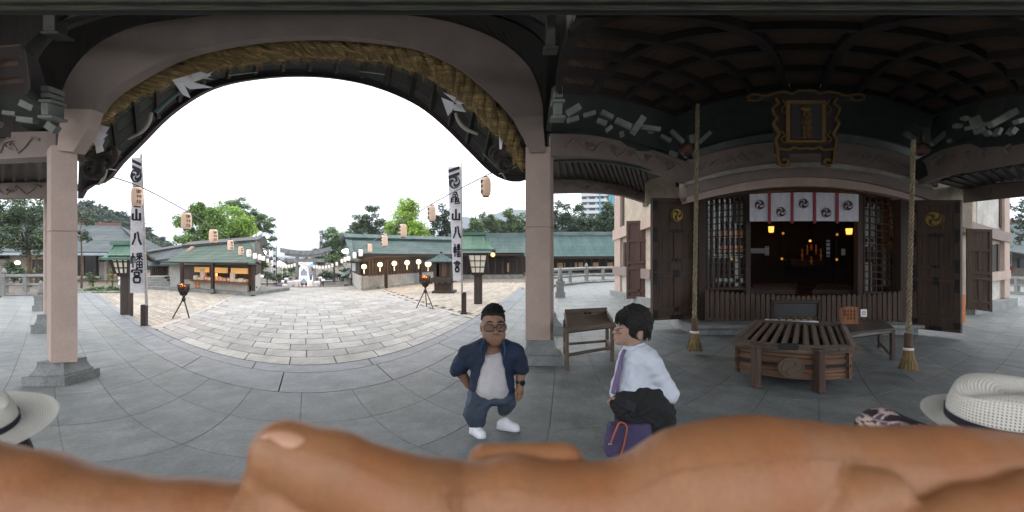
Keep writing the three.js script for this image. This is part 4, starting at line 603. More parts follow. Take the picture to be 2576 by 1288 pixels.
// stone balustrades
const mRailS = stone([.40, .40, .385], .8);
function balustrade(label, pts, posts, h) {
  const o = thing('stone_railing', label, 'railing'); const A = pts.map(([u, v]) => { const D = fl(v); return V(X(u, D), 0, -D); });
  for (let i = 0; i < A.length - 1; i++) { const a = A[i], b = A[i + 1]; obj('top_rail', bar(a.clone().setY(h), b.clone().setY(h), h * .14, h * .16), mRailS, o, 'x'); obj('mid_rail', bar(a.clone().setY(h * .55), b.clone().setY(h * .55), h * .11, h * .13), mRailS, o, 'x'); obj('base_rail', bar(a.clone().setY(h * .08), b.clone().setY(h * .08), h * .18, h * .2), mRailS, o, 'x'); for (let k = 1; k < posts; k++) { const p = a.clone().lerp(b, k / posts); obj('stub_post', bx(p.x, h * .5, p.z, h * .2, h, h * .18), mRailS, o); } }
  for (const p of A) obj('newel_post', [bx(p.x, h * .55, p.z, h * .24, h * 1.1, h * .24), lathe([[0, h * .3], [h * .07, h * .2], [h * .12, h * .08], [h * .09, 0], [0, 0]], 12).translate(p.x, h * 1.1, p.z)], mRailS, o); return settle(o, A[0]); }
balustrade('grey stone railing before the green roofed building, right of the middle column', [[1388, 722], [1475, 712], [1556, 708]], 2, 1.25);
balustrade('grey stone railing below the tree at the left edge', [[-60, 745], [10, 744], [120, 742]], 2, 1.15);
balustrade('grey stone railing at the right edge of the photo', [[2520, 738], [2600, 744], [2680, 748]], 2, 1.0);
for (const [u, v, vt, l] of [[1409, 748, 672, 'stepped stone newel post left of the wooden rack'], [103, 782, 705, 'stepped stone newel post left of the pinkish column']]) { const D = fl(v), s = D / K, o = thing('newel_post', l, 'stone post'), c = V(X(u, D), 0, -D); obj('base', bx(0, 7 * s, 0, 24 * s, 14 * s, 22 * s), mRailS, o); obj('block', [bx(0, 25 * s, 0, 18 * s, 22 * s, 18 * s), bx(0, 38 * s, 0, 22 * s, 6 * s, 20 * s)], mRailS, o); obj('finial', lathe([[0, 36], [3, 33], [6, 26], [4.5, 20], [7, 15], [5, 9], [8, 0], [0, 0]].map(([r, y]) => [r * s, y * s]), 12).translate(0, 41 * s, 0), mRailS, o); o.position.copy(c); }
// ---------- the courtyard: buildings ----------
const ORD = ['first', 'second', 'third', 'fourth', 'fifth', 'sixth', 'seventh', 'eighth', 'ninth', 'tenth', 'eleventh', 'twelfth', 'thirteenth', 'fourteenth', 'fifteenth'];
const mCu1 = M([.115, .16, .13], .85, { map: T.copper }), mCu2 = M([.11, .155, .155], .85, { map: T.copper }), mCuD = M([.095, .16, .165], .8, { map: T.copper }), mSlate = M([.125, .138, .16], .85, { map: T.copper }), mRidge = M([.10, .105, .105], .7, { map: T.stain }), mBark = wood([.065, .038, .026], .75), mWall = M([.46, .455, .435], .9, { map: T.stain }), mWallC = M([.50, .47, .40], .9, { map: T.stain }), mFoot = stone([.30, .32, .30], .8), mRidgeR = M([.30, .14, .10], .75, { map: T.stain });
const G = (u, v, y = PY) => { const D = fl(v, y); return V(X(u, D), y, -D); };
const up = (p, y) => V(p.x, y, p.z);
const atY = (u, v, D) => P(u, v, D);
// a curved roof slope from an eave row to a ridge row, laid in courses; each course a part
function slope(o, eave, ridge, courses, m, sag = .12, T_ = .1, name = 'roof_course') {
  const row = t => eave.map((e, i) => e.clone().lerp(ridge[i], t).add(V(0, -sag * 4 * t * (1 - t) * e.distanceTo(ridge[i]) * .25, 0)));
  for (let k = 0; k < courses; k++) { const a = row((k + 1) / courses), b = row(k / courses).map((p, i) => p.clone().add(V(0, .012, 0))); obj(name, band(a, b, V(0, -T_, 0)), m, o, 'z'); }
}
const lerpRow = (a, b, n) => Array.from({ length: n + 1 }, (_, i) => a.clone().lerp(b, i / n));
{ // left stall: open fronted shop with a green copper roof
  const o = thing('shrine_stall', 'open fronted stall with green copper roof and lit counter, left of the pale paving', 'stall');
  const c0 = G(628, 744), cl = G(432, 727), cr_ = G(648, 727);           // near corner, far left, back right
  const hE = Y(662, -c0.z), e0 = up(c0, hE).add(V(1.0, 0, .9)), eL = P(402, 663, -cl.z * .98), eR = P(664, 640, -cr_.z);
  const r0 = P(648, 606, -cr_.z + 1), rL = P(470, 620, 42);
  slope(o, lerpRow(eL, e0, 8), lerpRow(rL, r0, 8), 7, mCu1); 
  obj('gable_roof', band([r0, rL.clone().lerp(r0, .9)], [eR, e0], V(0, -.1, -.05)), mCu1, o); obj('ridge', bar(rL, r0.clone().add(V(.4, 0, 0)), .55, .7), mRidge, o, 'x'); obj('gable_board', bar(r0, e0, .3, .12), mBark, o); obj('gable_board', bar(r0, eR, .3, .12), mBark, o);
  const wall = (a, b, y0, y1, m, nm, th = .12) => obj(nm, slab4(up(a, y1), up(b, y1), up(b, y0), up(a, y0), th), m, o);
  const front = t => cl.clone().lerp(c0, t), back = cr_.clone().sub(c0).multiplyScalar(.74);
  obj('platform', band([cl.clone().add(V(-2, .0, 0)), c0.clone().add(V(.1, 0, .1))].map(p => up(p, PY + .2)), [cl.clone().add(V(-2, 0, 0)), c0.clone().add(V(.1, 0, .1))].map(p => up(p, PY - .02)), V(.2, 0, -5)), mFoot, o);
  wall(front(.26).add(V(0, 0, -.4)), front(.96).add(V(0, 0, -.4)), PY + .2, Y(707, 34), mWallC, 'counter_wall'); wall(front(0), front(.17), PY + .2, hE - .2, mWall, 'left_wall'); wall(front(.17).add(V(0, 0, -.2)), front(.26).add(V(0, 0, -.4)), PY + .2, Y(700, 38), mWallC, 'side_wall');
  wall(c0.clone().add(V(.05, 0, -.35)), cr_.clone().add(V(.1, 0, 0)), PY + .2, Y(689, 34), mPlaster, 'end_wall'); wall(c0.clone().add(V(.05, 0, -.4)), cr_.clone().add(V(.1, 0, -.1)), Y(689, 34), hE, mBark, 'end_screen');
  obj('counter_top', band([front(.26), front(.97)].map(p => up(p.add(V(0, 0, -.2)), Y(706, 34))), [front(.26), front(.97)].map(p => up(p.add(V(0, 0, .1)), Y(709, 34))), V(0, -.06, -.7)), wood([.42, .16, .06], .6), o, 'x');
  wall(front(0).add(back), front(1).add(back), PY + .2, hE, wood([.16, .09, .055]), 'back_wall'); obj('inner_floor', band([front(.1).add(V(0, .5, -.9)), front(1).add(V(0, .5, -.9))], [front(.1).add(back).add(V(0, .5, 0)), front(1).add(back).add(V(0, .5, 0))], V(0, -.1, 0)), mBark, o); obj('soffit', band([front(-.1), front(1.02)].map(p => up(p.add(V(0, 0, .7)), hE - .02)), [front(-.1), front(1.02)].map(p => up(p.clone().add(back), hE + .1)), V(0, .06, 0)), mBark, o);
  for (const [u, v] of [[458, 737], [535, 741], [637, 747]]) { const p = G(u, v - 2); obj('post', bx(p.x, (PY + hE) / 2, p.z, .17, hE - PY, .17), mBark, o); obj('post_shoe', bx(p.x, PY + .2, p.z, .22, .24, .22), mFoot, o); }
  obj('eave_beam', bar(up(front(0), hE - .12), up(front(1), hE - .12), .22, .2), mBark, o, 'x');
  const glow = M([.9, .55, .2], .8, { emissive: lin([1, .5, .14]), emissiveIntensity: .14 });
  for (let i = 0; i < 14; i++) { const p = front(.30 + i * .047); if ((i + 1) % 5 === 0) continue; obj('paper_light', bx(p.x, hE - .52, p.z - .5, .3, .36, .06), glow, o); }
  settle(o, c0);
  const L = new THREE.PointLight(0xffa550, 3, 0, 2); L.position.copy(up(front(.6), hE - .75).add(V(0, 0, -.9))); L.castShadow = true; scene.add(L);
  // goods on and behind the counter
  const cols = [[.62, .5, .36], [.7, .2, .05], [.5, .36, .2], [.66, .6, .5], [.45, .12, .05]], ms = cols.map(c => M(c, .7));
  const kinds = ['upright wooden charm board', 'orange boxed charm stack', 'tan charm box', 'pale paper packet', 'dark red charm box'];
  for (let i = 0; i < 14; i++) { const t = .31 + i * .047, p = front(t), k = [3, 2, 0, 4, 2, 0, 1, 1, 2, 4, 0, 2, 3, 2][i], h = [.3, .2, .75, .25, .2, .5, .3, .25, .2, .25, .6, .2, .25, .2][i]; const b = thing('counter_goods', `${kinds[k]}, ${ORD[i]} from the left along the lit stall counter`, 'merchandise', up(p, Y(706, 34)).add(V(0, 0, -.4)), 'goods on the lit stall counter'); obj('box', rb(0, h / 2, 0, .34, h, .22, .02), ms[k], b); obj('paper_slip', bx(0, h * .55, .115, .12, h * .6, .01), ms[3], b); }
  for (const t of [.33, .37]) { const p = front(t); const s = thing('notice_strip', `orange notice strip on the counter wall, ${t < .35 ? 'left' : 'right'} of the pair`, 'notice', up(p, Y(722, 36)).add(V(0, 0, -.3)), 'orange notices on the stall wall'); obj('strip', bx(0, 0, .02, .32, .9, .03), M([.6, .22, .06], .8), s); obj('print', [0, 1, 2].map(k => bx(0, .25 - k * .25, .04, .12, .12, .008)), mBlackWood, s); }
}
{ // low gabled wing with steps, left
  const o = thing('gabled_wing', 'low grey roofed wing with curved gable and wooden louvres left of the stall', 'building'), D = 44; 
  slope(o, lerpRow(P(372, 668, D), P(452, 664, D - 3), 3), lerpRow(P(370, 642, D + 5), P(486, 620, D + 2), 3), 5, mSlate); slope(o, lerpRow(P(380, 655, D - 1), P(456, 648, D - 3), 3), lerpRow(P(376, 636, D + 4), P(480, 618, D), 3), 4, mSlate, .1, .1, 'upper_course');
  obj('gable_board', sweep(cr([[486, 622, D - 3], [474, 632, D - 3.4], [460, 645, D - 3.6], [450, 650, D - 3.6]], 12), .24, 6, .5), M([.34, .2, .13], .7), o); obj('ridge', bar(P(372, 636, D + 4), P(490, 617, D), .4, .5), mRidge, o, 'x');
  const w = (u0, v0, u1, v1, d, m, nm) => obj(nm, blk(u0, v0, u1, v1, d, .2), m, o); w(378, 670, 424, 704, D, mBark, 'louvre_wall'); w(376, 695, 424, 722, D - .1, mPlaster, 'low_wall'); w(420, 668, 426, 716, D - .3, mBark, 'post'); w(424, 668, 448, 732, D - 1, mWallC, 'side_wall'); w(446, 665, 451, 728, D - 1.3, mBark, 'post'); for (let i = 0; i < 9; i++) w(381 + i * 4.6, 672, 383 + i * 4.6, 694, D - .15, wood([.14, .09, .07]), 'louvre');
  settle(o, G(410, 722)); const s = thing('stone_steps', 'wide stone steps leading up to the grey roofed wing', 'steps'); for (let i = 0; i < 5; i++) { const D2 = 37 + i * .5; obj('step', bx((X(345, D2) + X(438 - i * 6, D2)) / 2, PY + .085 + i * .17, -D2 - .9, X(438 - i * 6, D2) - X(345, D2), .165, 1.8), mRailS, s, 'x'); } settle(s, G(395, 727));
}
{ // grey slate roofed house behind the left column
  const o = thing('shrine_office', 'long grey slate roofed house with cream walls behind the left column', 'building'), D = 50;
  const e = lerpRow(P(-260, 632, D), P(376, 634, D - 2), 12), r = lerpRow(P(-260, 556, D + 13), P(300, 566, D + 13), 12).map((p, i) => p.clone().add(V(0, 0, 0)));
  slope(o, e, r, 9, mSlate, .06); obj('hip', band([P(300, 566, D + 13), P(302, 568, D + 13)], [P(425, 632, D + 4), P(376, 634, D - 2)], V(0, -.15, 0)), mSlate, o); obj('ridge', bar(P(-260, 557, D + 13), P(302, 566, D + 13), .5, .5), mRidgeR, o, 'x'); obj('gutter', bar(P(-260, 638, D - .3), P(378, 640, D - 2.3), .22, .22), M([.42, .5, .55], .4, { metalness: .4 }), o, 'x'); 
  const w = (u0, v0, u1, v1, d, m, nm, T_ = .2) => obj(nm, blk(u0, v0, u1, v1, d, T_, .01), m, o); w(-260, 638, 345, 716, D + 1.5, M([.58, .55, .47], .9, { map: T.stain }), 'wall'); w(-260, 640, 20, 652, D + 1.3, mBark, 'eave_shade_board'); 
  for (const [u0, u1, v0, v1] of [[196, 242, 642, 692], [84, 122, 655, 690]]) { w(u0 - 3, v0 - 2, u1 + 3, v1 + 2, D + 1.35, mBark, 'window_frame'); w(u0, v0, u1, v1, D + 1.3, M([.03, .03, .035], .08), 'window_pane', .03); w((u0 + u1) / 2 - 11, v0, (u0 + u1) / 2 - 9, v1, D + 1.22, M([.4, .33, .2], .5), 'mullion', .05); }
  w(190, 695, 250, 700, D + 1.2, M([.66, .64, .6], .8), 'sill'); w(262, 645, 268, 716, D + 1.1, mPlaster, 'wall_rib'); settle(o, P(150, 716, D));
  const l = thing('wall_lamp', 'small lit globe lamp on the cream wall left of the tree', 'lamp', P(44, 661, 49)); obj('lamp_globe', sph(V(0, 0, 0), .22, 1, 1, 1, 12), M([1, .9, .7], .8, { emissive: lin([1, .75, .4]), emissiveIntensity: 3 }), l); obj('bracket', bx(0, -.4, -.1, .12, .5, .2), mIron, l); const pl = new THREE.PointLight(0xffd090, 4, 0, 2); pl.position.copy(P(44, 661, 48.6)); scene.add(pl);
  const st = thing('upright_sign', 'narrow orange paper sign with dark writing near the left wooden lamp', 'sign'), sD = 46; obj('panel', blk(289, 652, 299, 694, sD, .15), M([.6, .3, .14], .8, { emissive: lin([.6, .25, .1]), emissiveIntensity: .25 }), st); obj('lettering', [0, 1, 2, 3].flatMap(k => [blk(291.5, 657 + k * 9, 296.5, 658.5 + k * 9, sD - .05, .04), blk(293, 655 + k * 9, 294.5, 662 + k * 9, sD - .06, .04), blk(291.5, 661 + k * 9, 296.5, 662 + k * 9, sD - .05, .04)]), mBlackWood, st); settle(st, P(294, 716, sD));
  const wb = thing('white_notice_board', 'white folding notice board by the left wooden lamp', 'notice board'); obj('panel', blk(297, 697, 316, 722, 43, .1), mWhite, wb); obj('leg', blk(298, 722, 300, 728, 43, .08), mIron, wb); obj('leg', blk(313, 722, 315, 728, 43, .08), mIron, wb); settle(wb, P(306, 728, 43));
}
{ // long green roofed hall on the right of the axis
  const o = thing('long_pavilion', 'long pavilion with pale green roof and globe lamps under its eave, right of the paving', 'building');
  const c0 = G(924, 731), cl = G(881, 712), cr_ = G(1140, 704), hE = Y(655, -c0.z), e0 = up(c0, hE).add(V(-.6, 0, .9)), eR = P(1142, 644, -cr_.z), eL = P(866, 648, -cl.z + 1), r0 = P(872, 603, -cl.z + 3), rR = P(1150, 607, -cr_.z + 7);
  slope(o, lerpRow(e0, eR, 12), lerpRow(r0, rR, 12), 9, mCu2, .1); obj('gable_roof', band([r0, r0.clone().add(V(.5, 0, 0))], [eL, e0], V(0, -.1, -.1)), mCuD, o); obj('ridge', [bar(r0.clone().add(V(-.4, .1, 0)), rR, .5, .9)], M([.22, .26, .26], .65, { map: T.copper }), o, 'x'); obj('ridge_end', sph(r0.clone().add(V(-.4, .1, .2)), .5, .5, .8, .5, 8), mRidge, o); obj('gable_board', bar(r0, e0, .3, .14), mCuD, o);
  const f = t => c0.clone().lerp(cr_, t), wall = (a, b, y0, y1, m, nm, th = .15) => obj(nm, slab4(up(a, y1), up(b, y1), up(b, y0), up(a, y0), th), m, o), in_ = V(.3, 0, -1.1), W = t => f(t).add(in_);
  wall(W(0).add(V(-1.1, 0, 0)), W(1), PY, Y(690, 40), mWall, 'low_wall'); wall(W(0).add(V(-1.1, 0, 0)), W(1), Y(690, 40), hE + .5, mBark, 'upper_screen'); for (let i = 0; i < 40; i++) { const p = W(-.05 + i * .026).add(V(0, 0, .12)); obj('screen_bar', bx(p.x, (Y(690, 40) + hE) / 2, p.z, .1, hE - Y(690, 40), .06), wood([.13, .08, .055]), o); }
  wall(cl.clone().add(V(.3, 0, .2)), c0.clone().add(V(-.7, 0, -1)), PY, Y(688, 40), mPlaster, 'end_wall'); wall(cl.clone().add(V(.3, 0, .2)), c0.clone().add(V(-.7, 0, -1)), Y(688, 40), hE + .6, mBark, 'end_screen'); { const a = cl.clone().lerp(c0, .3), b = cl.clone().lerp(c0, .55); obj('end_window', slab4(up(a, Y(662, 42)), up(b, Y(662, 40)), up(b, Y(682, 40)), up(a, Y(682, 42)), .2), M([.5, .52, .52], .5), o); }
  obj('platform', band([up(cl, PY + .16), up(c0.clone().add(V(-.2, 0, .3)), PY + .16), up(cr_, PY + .16)], [up(cl, PY - .02), up(c0.clone().add(V(-.2, 0, .3)), PY - .02), up(cr_, PY - .02)], V(.6, 0, -2)), mFoot, o);
  obj('soffit', band([e0.clone().add(V(.1, -.05, -.1)), eR.clone().add(V(0, -.05, -.1))], [W(0), W(1.02)].map(p => up(p, hE + .25)), V(0, .05, 0)), mBark, o);
  for (const u of [958, 1036]) { const t = (u - 924) / (1140 - 924), p = f(t * (1.02)).add(V(0, 0, -.05)); obj('post', bx(p.x, (PY + hE) / 2, p.z, .22, hE - PY, .22), mBark, o); } settle(o, c0);
  const us = [[916, 671, 'nearest the paving'], [956, 666, 'second from the paving'], [992, 663, 'third from the paving'], [1024, 661, 'fourth from the paving'], [1053, 659, 'fifth from the paving'], [1077, 664, 'last, beside the small shrine']];
  us.forEach(([u, v, s], i) => { const D = [34.6, 36, 37.6, 39.5, 41.5, 40][i], c = P(u, v, D), k = thing('globe_lantern', `round glowing paper lantern under the pavilion eave, ${s}`, 'lantern', c, 'round lanterns under the pavilion eave'); obj('lamp_globe', [sph(V(0, 0, 0), (i === 5 ? 8 : 6.6) * D / K, 1, 1, 1, 14)], M([.95, .85, .6], .9, { emissive: lin([1, .78, .38]), emissiveIntensity: .95 }), k); const r = 6.6 * D / K; obj('lamp_cap', new THREE.CylinderGeometry(r * .4, r * .4, r * .2, 10).translate(0, r * 1.02, 0), mBlackWood, k); obj('tassel', bx(0, -r * 1.9, 0, r * .35, r * 1.6, r * .12), M([.75, .72, .66], .8), k); const L = new THREE.PointLight(0xffc070, 2.2, 0, 2); L.position.copy(c).add(V(0, 0, r + .1)); scene.add(L); });
  // small annexe by the stair
  const a = thing('ticket_booth', 'small white booth with grey roof at the end of the pavilion', 'booth'), D = 44; obj('roof_slab', slab4(P(864, 690, D + 2), P(884, 678, D + 2), P(882, 690, D - 1), P(858, 700, D - 1), .12), mCuD, a); obj('body', blk(868, 700, 882, 716, D, 1), mPlaster, a); obj('table', blk(866, 716, 884, 719, D - .2, .6), mBark, a); for (const u of [867, 882]) obj('leg', blk(u, 719, u + 1.5, 728, D - .1, .1), mBark, a); settle(a, P(875, 728, D));
}
// halls farther back on the right
function backHall(label, u0, u1, vr, ve, vb, D, ms, lit, endR) {
  const o = thing('back_hall', label, 'building'); slope(o, lerpRow(P(u0, ve, D - 1), P(u1 + (endR ? 4 : 0), ve - 1, D - 1), 8), lerpRow(P(u0, vr, D + 4), P(u1 + (endR ? 8 : 0), vr - 2, D + 4), 8), 6, ms, .12); obj('ridge', bar(P(u0, vr - 1, D + 4), P(u1 + (endR ? 9 : 0), vr - 3, D + 4), .5, .8), M([.2, .25, .25], .65, { map: T.copper }), o, 'x');
  obj('eave_board', bar(P(u0, ve + 2, D - .9), P(u1, ve + 1, D - .9), .3, .2), mBark, o, 'x'); obj('wall', blk(u0, ve, u1 + 3, vb, D + 1.2, .3), mBark, o); obj('platform', bx((X(u0, D) + X(u1, D)) / 2, PY + .1, -D - .6, X(u1, D) - X(u0, D), .5, 2.2), mFoot, o);
  for (let u = u0 + 8; u < u1; u += 18) obj('post', blk(u, ve + 2, u + 4, vb, D, .2), mBark, o); for (const [a, b, c, d] of lit) obj('window_panel', blk(a, b, c, d, D + 1, .08), M([.5, .33, .18], .8, { emissive: lin([.7, .36, .12]), emissiveIntensity: .05 }), o); return settle(o, P((u0 + u1) / 2, vb, D));
}
backHall('blue green roofed hall with dark open front behind the right wooden lamp', 1128, 1316, 594, 638, 696, 56, mCu2, [[1276, 662, 1284, 684]], true);
backHall('green roofed hall with lit panels behind the stone railing', 1318, 1700, 590, 646, 702, 62, mCuD, [[1402, 661, 1422, 673], [1446, 660, 1466, 673], [1488, 660, 1506, 673], [1528, 660, 1546, 673]], false);
{ // white paper lanterns glimpsed inside the hall, apartment block beyond
  const l = thing('hall_lantern', 'small orange globe lantern under the eave right of the wooden lamp', 'lantern', P(1240, 641, 54.5)); obj('lamp_globe', sph(V(0, 0, 0), .24, 1, 1, 1, 12), M([.95, .7, .3], .9, { emissive: lin([1, .55, .12]), emissiveIntensity: 1.2 }), l); obj('lamp_cap', new THREE.CylinderGeometry(.08, .1, .08, 8).translate(0, .25, 0), mBlackWood, l); const L = new THREE.PointLight(0xffa040, 2, 0, 2); L.position.copy(P(1240, 641, 54)); scene.add(L);
  const o = thing('apartment_block', 'white and teal apartment block above the trees', 'building'), D = 150, F = frame4(P(1462, 478, D), P(1600, 474, D - 4), P(1600, 620, D - 4), P(1462, 622, D)), wM = M([.56, .58, .60], .85), tM = M([.12, .34, .44], .7), dM = M([.10, .12, .15], .4);
  obj('tower_body', hex(F, 0, 1, 0, 1, -14, 0), M([.45, .48, .52], .85), o); obj('parapet', hex(F, -.01, 1.01, -.02, .03, -14, .3), wM, o);
  for (let k = 0; k < 9; k++) { const t = .07 + k * .1; obj('balcony', hex(F, .02, .50, t, t + .05, 0, 1.2), wM, o, 'x'); obj('balcony', hex(F, .62, 1, t, t + .05, 0, 1.2), wM, o, 'x'); obj('balcony_opening', hex(F, .02, .50, t + .052, t + .098, 0, .1), dM, o); obj('balcony_opening', hex(F, .62, 1, t + .052, t + .098, 0, .1), dM, o); for (const s of [.1, .26, .42, .7, .85]) obj('window_frame', hex(F, s, s + .05, t + .055, t + .096, .1, .3), wM, o); }
  for (const s of [.515, .565]) obj('teal_strip', hex(F, s, s + .045, .0, 1, 0, 1.4), tM, o); obj('teal_strip', hex(F, .34, .365, .03, 1, 0, 1.3), tM, o); obj('stair_panel', hex(F, .5, .62, .03, 1, 0, .3), M([.4, .43, .46], .8), o); settle(o, P(1530, 620, D));
  const h = thing('neighbour_house', 'blue roofed house with a red awning at the right edge', 'building'), d = 42; slope(h, lerpRow(P(2500, 620, d), P(2760, 650, d - 3), 4), lerpRow(P(2500, 560, d + 8), P(2760, 562, d + 8), 4), 6, mSlate, .05); obj('ridge', bar(P(2500, 560, d + 8), P(2760, 562, d + 8), .5, .5), mRidgeR, h, 'x'); obj('wall', blk(2500, 618, 2760, 735, d + 2, .3), M([.42, .43, .40], .9, { map: T.stain }), h); obj('awning', blk(2524, 672, 2548, 686, d + 1.2, .7), M([.42, .04, .06], .7), h); obj('window_frame', blk(2526, 636, 2546, 668, d + 1.8, .2), mWhite, h); obj('window_pane', blk(2528, 640, 2544, 666, d + 1.75, .04), M([.12, .14, .15], .1), h); obj('window_pane', blk(2566, 650, 2590, 674, d + 1.75, .3), M([.12, .14, .15], .1), h); obj('low_roof', slab4(P(2500, 620, d), P(2760, 655, d - 4), P(2760, 672, d - 5), P(2500, 628, d - 1), .1), mSlate, h); settle(h, P(2560, 735, d));
}
// ---------- lamps on posts, banners, braziers, small shrine ----------
const mPost = wood([.10, .085, .075], .8), mPaperW = M([.62, .61, .55], .9, { emissive: lin([.6, .52, .38]), emissiveIntensity: .2 }), mCuRoof = M([.18, .32, .24], .55, { map: T.copper }), mLampWood = wood([.055, .035, .028], .7);
function postLamp(label, u, vb, vp, vt, wp, ub, D, roofPts) {
  const o = thing('post_lamp', label, 'lamp post', [0, 0, 0], undefined), s = D / K, c = P(u, vb, D), x = c.x, z = c.z, yP = Y(vp, D), yT = Y(vt, D), cx = X(ub, D);
  obj('post', rb(x, (PY + yP) / 2, z, wp * s, yP - PY, wp * s, .03), mPost, o); obj('post_cap', rb(x, yP + .02, z, wp * s * 1.5, .1, wp * s * 1.5, .02), mLampWood, o);
  const wB = 30 * s, wT = 46 * s, hB = yT - yP - .06; const fr = new THREE.CylinderGeometry(wT / 1.414, wB / 1.414, hB, 4, 1).rotateY(Math.PI / 4).toNonIndexed(); fr.computeVertexNormals(); obj('lamp_paper', fr.translate(x, yP + .06 + hB / 2, z), mPaperW, o);
  const cor = (k, t) => { const w = (wB + (wT - wB) * t) / 2 + .02; return V(x + [1, 1, -1, -1][k] * w, yP + .06 + hB * t, z + [1, -1, -1, 1][k] * w); };
  for (let k = 0; k < 4; k++) { obj('corner_bar', bar(cor(k, 0), cor(k, 1), .085, .085), mLampWood, o); for (const t of [.02, .33, .66, .98]) obj('cross_bar', bar(cor(k, t), cor((k + 1) % 4, t), .05, .045), mLampWood, o, 'x'); for (const q of [.33, .66]) obj('upright_bar', bar(cor(k, 0).lerp(cor((k + 1) % 4, 0), q), cor(k, 1).lerp(cor((k + 1) % 4, 1), q), .04, .045), mLampWood, o); }
  // gabled copper roof with sweeping eaves
  const [rl, rr_, el, er, vr, ve] = roofPts, y1 = Y(vr, D), y0 = Y(ve, D), d = 34 * s; const rg = [V(X(rl, D), y1, z), V(X(rr_, D), y1 + .03, z)];
  for (const k of [1, -1]) { const rows = [0, .25, .5, .75, 1].map(t => [V(X(rl + (el - rl) * t, D), y1 + (y0 - y1) * (1 - (1 - t) ** 1.7) + (t === 1 ? .04 : 0), z + k * d * t), V(X(rr_ + (er - rr_) * t, D), y1 + (y0 - y1) * (1 - (1 - t) ** 1.7) + (t === 1 ? .04 : 0), z + k * d * t)]); for (let i = 0; i < 4; i++) obj('roof_course', band(k > 0 ? rows[i] : rows[i + 1], k > 0 ? rows[i + 1] : rows[i], V(0, -.07 - .01 * i, 0)), mCuRoof, o, 'z'); for (const e of [0, 1]) obj('gable_board', sweep(rows.map(r => r[e].clone().add(V(e ? -.05 : .05, -.12, 0))), .075, 5), mLampWood, o); }
  obj('ridge', bar(rg[0].clone().add(V(-.12, .03, 0)), rg[1].clone().add(V(.12, .03, 0)), .16, .2), mCuRoof, o, 'x'); return settle(o, V(x, PY, z));
}
postLamp('wooden post lamp with green copper roof half behind the left banner', 319, 796, 692, 643, 20, 318, fl(796, PY), [288, 356, 276, 366, 614, 650]);
postLamp('wooden post lamp with green copper roof right of the right banner', 1203, 764, 690, 640, 20, 1198, fl(764, PY), [1150, 1222, 1142, 1246, 590, 628]);
// brush written characters, as strokes in a square of 100
const GLYPH = {
  san: [[[50, 8], [50, 88]], [[16, 40], [14, 86], [86, 86]], [[86, 38], [86, 92]]],
  hachi: [[[40, 15], [36, 50], [12, 90]], [[56, 10], [66, 14], [72, 55], [94, 90]]],
  ban: [[[20, 5], [20, 95]], [[6, 28], [6, 70]], [[6, 28], [36, 28], [36, 66]], [[48, 12], [90, 6]], [[46, 28], [96, 26]], [[70, 8], [70, 52]], [[68, 30], [46, 50]], [[72, 30], [96, 48]], [[52, 14], [58, 24]], [[88, 12], [80, 24]], [[50, 58], [92, 58], [92, 94], [50, 94], [50, 58]], [[50, 76], [92, 76]], [[71, 58], [71, 94]]],
  gu: [[[50, 2], [50, 14]], [[10, 32], [10, 16], [90, 16], [86, 34]], [[30, 30], [70, 30], [68, 52], [32, 52], [30, 30]], [[50, 52], [42, 62]], [[24, 62], [78, 62], [76, 94], [26, 94], [24, 62]]],
  kame: [[[52, 2], [30, 20]], [[36, 14], [70, 14], [60, 26]], [[28, 28], [74, 28], [74, 46], [28, 46], [28, 28]], [[51, 28], [50, 92], [90, 92], [92, 80]], [[12, 52], [36, 52]], [[14, 52], [12, 88]], [[14, 64], [36, 64]], [[14, 76], [36, 76]], [[60, 54], [84, 54], [84, 80], [58, 80], [60, 54]], [[60, 67], [84, 67]], [[60, 56], [84, 78]]],
  go: [[[22, 5], [6, 26]], [[24, 26], [6, 50]], [[16, 42], [16, 94]], [[40, 10], [34, 28]], [[36, 20], [60, 20]], [[32, 36], [62, 36]], [[48, 20], [48, 84]], [[36, 52], [36, 82]], [[48, 58], [62, 58]], [[30, 86], [62, 78]], [[70, 18], [92, 18], [92, 62], [84, 62]], [[70, 18], [70, 94]]],
  jin: [[[24, 4], [30, 14]], [[8, 24], [40, 24], [10, 58]], [[26, 44], [26, 94]], [[28, 50], [40, 60]], [[50, 22], [92, 22], [92, 66], [50, 66], [50, 22]], [[50, 44], [92, 44]], [[71, 6], [71, 96]]],
  to: [[[24, 6], [24, 50], [6, 92]], [[8, 30], [14, 44]], [[40, 28], [32, 42]], [[26, 56], [38, 80]], [[48, 12], [66, 8], [50, 36]], [[72, 6], [96, 34]], [[58, 34], [86, 34]], [[54, 46], [90, 46], [88, 66], [56, 66], [54, 46]], [[62, 70], [66, 84]], [[84, 70], [78, 84]], [[46, 90], [98, 90]]],
};
function glyph(name, place, w) { const gs = []; for (const st of GLYPH[name]) for (let i = 0; i < st.length - 1; i++) { const a = place(st[i][0] - 50, 50 - st[i][1]), b = place(st[i + 1][0] - 50, 50 - st[i + 1][1]); gs.push(bar(a, b, w * (i % 2 ? .85 : 1.1), w * .35)); } return gs; }
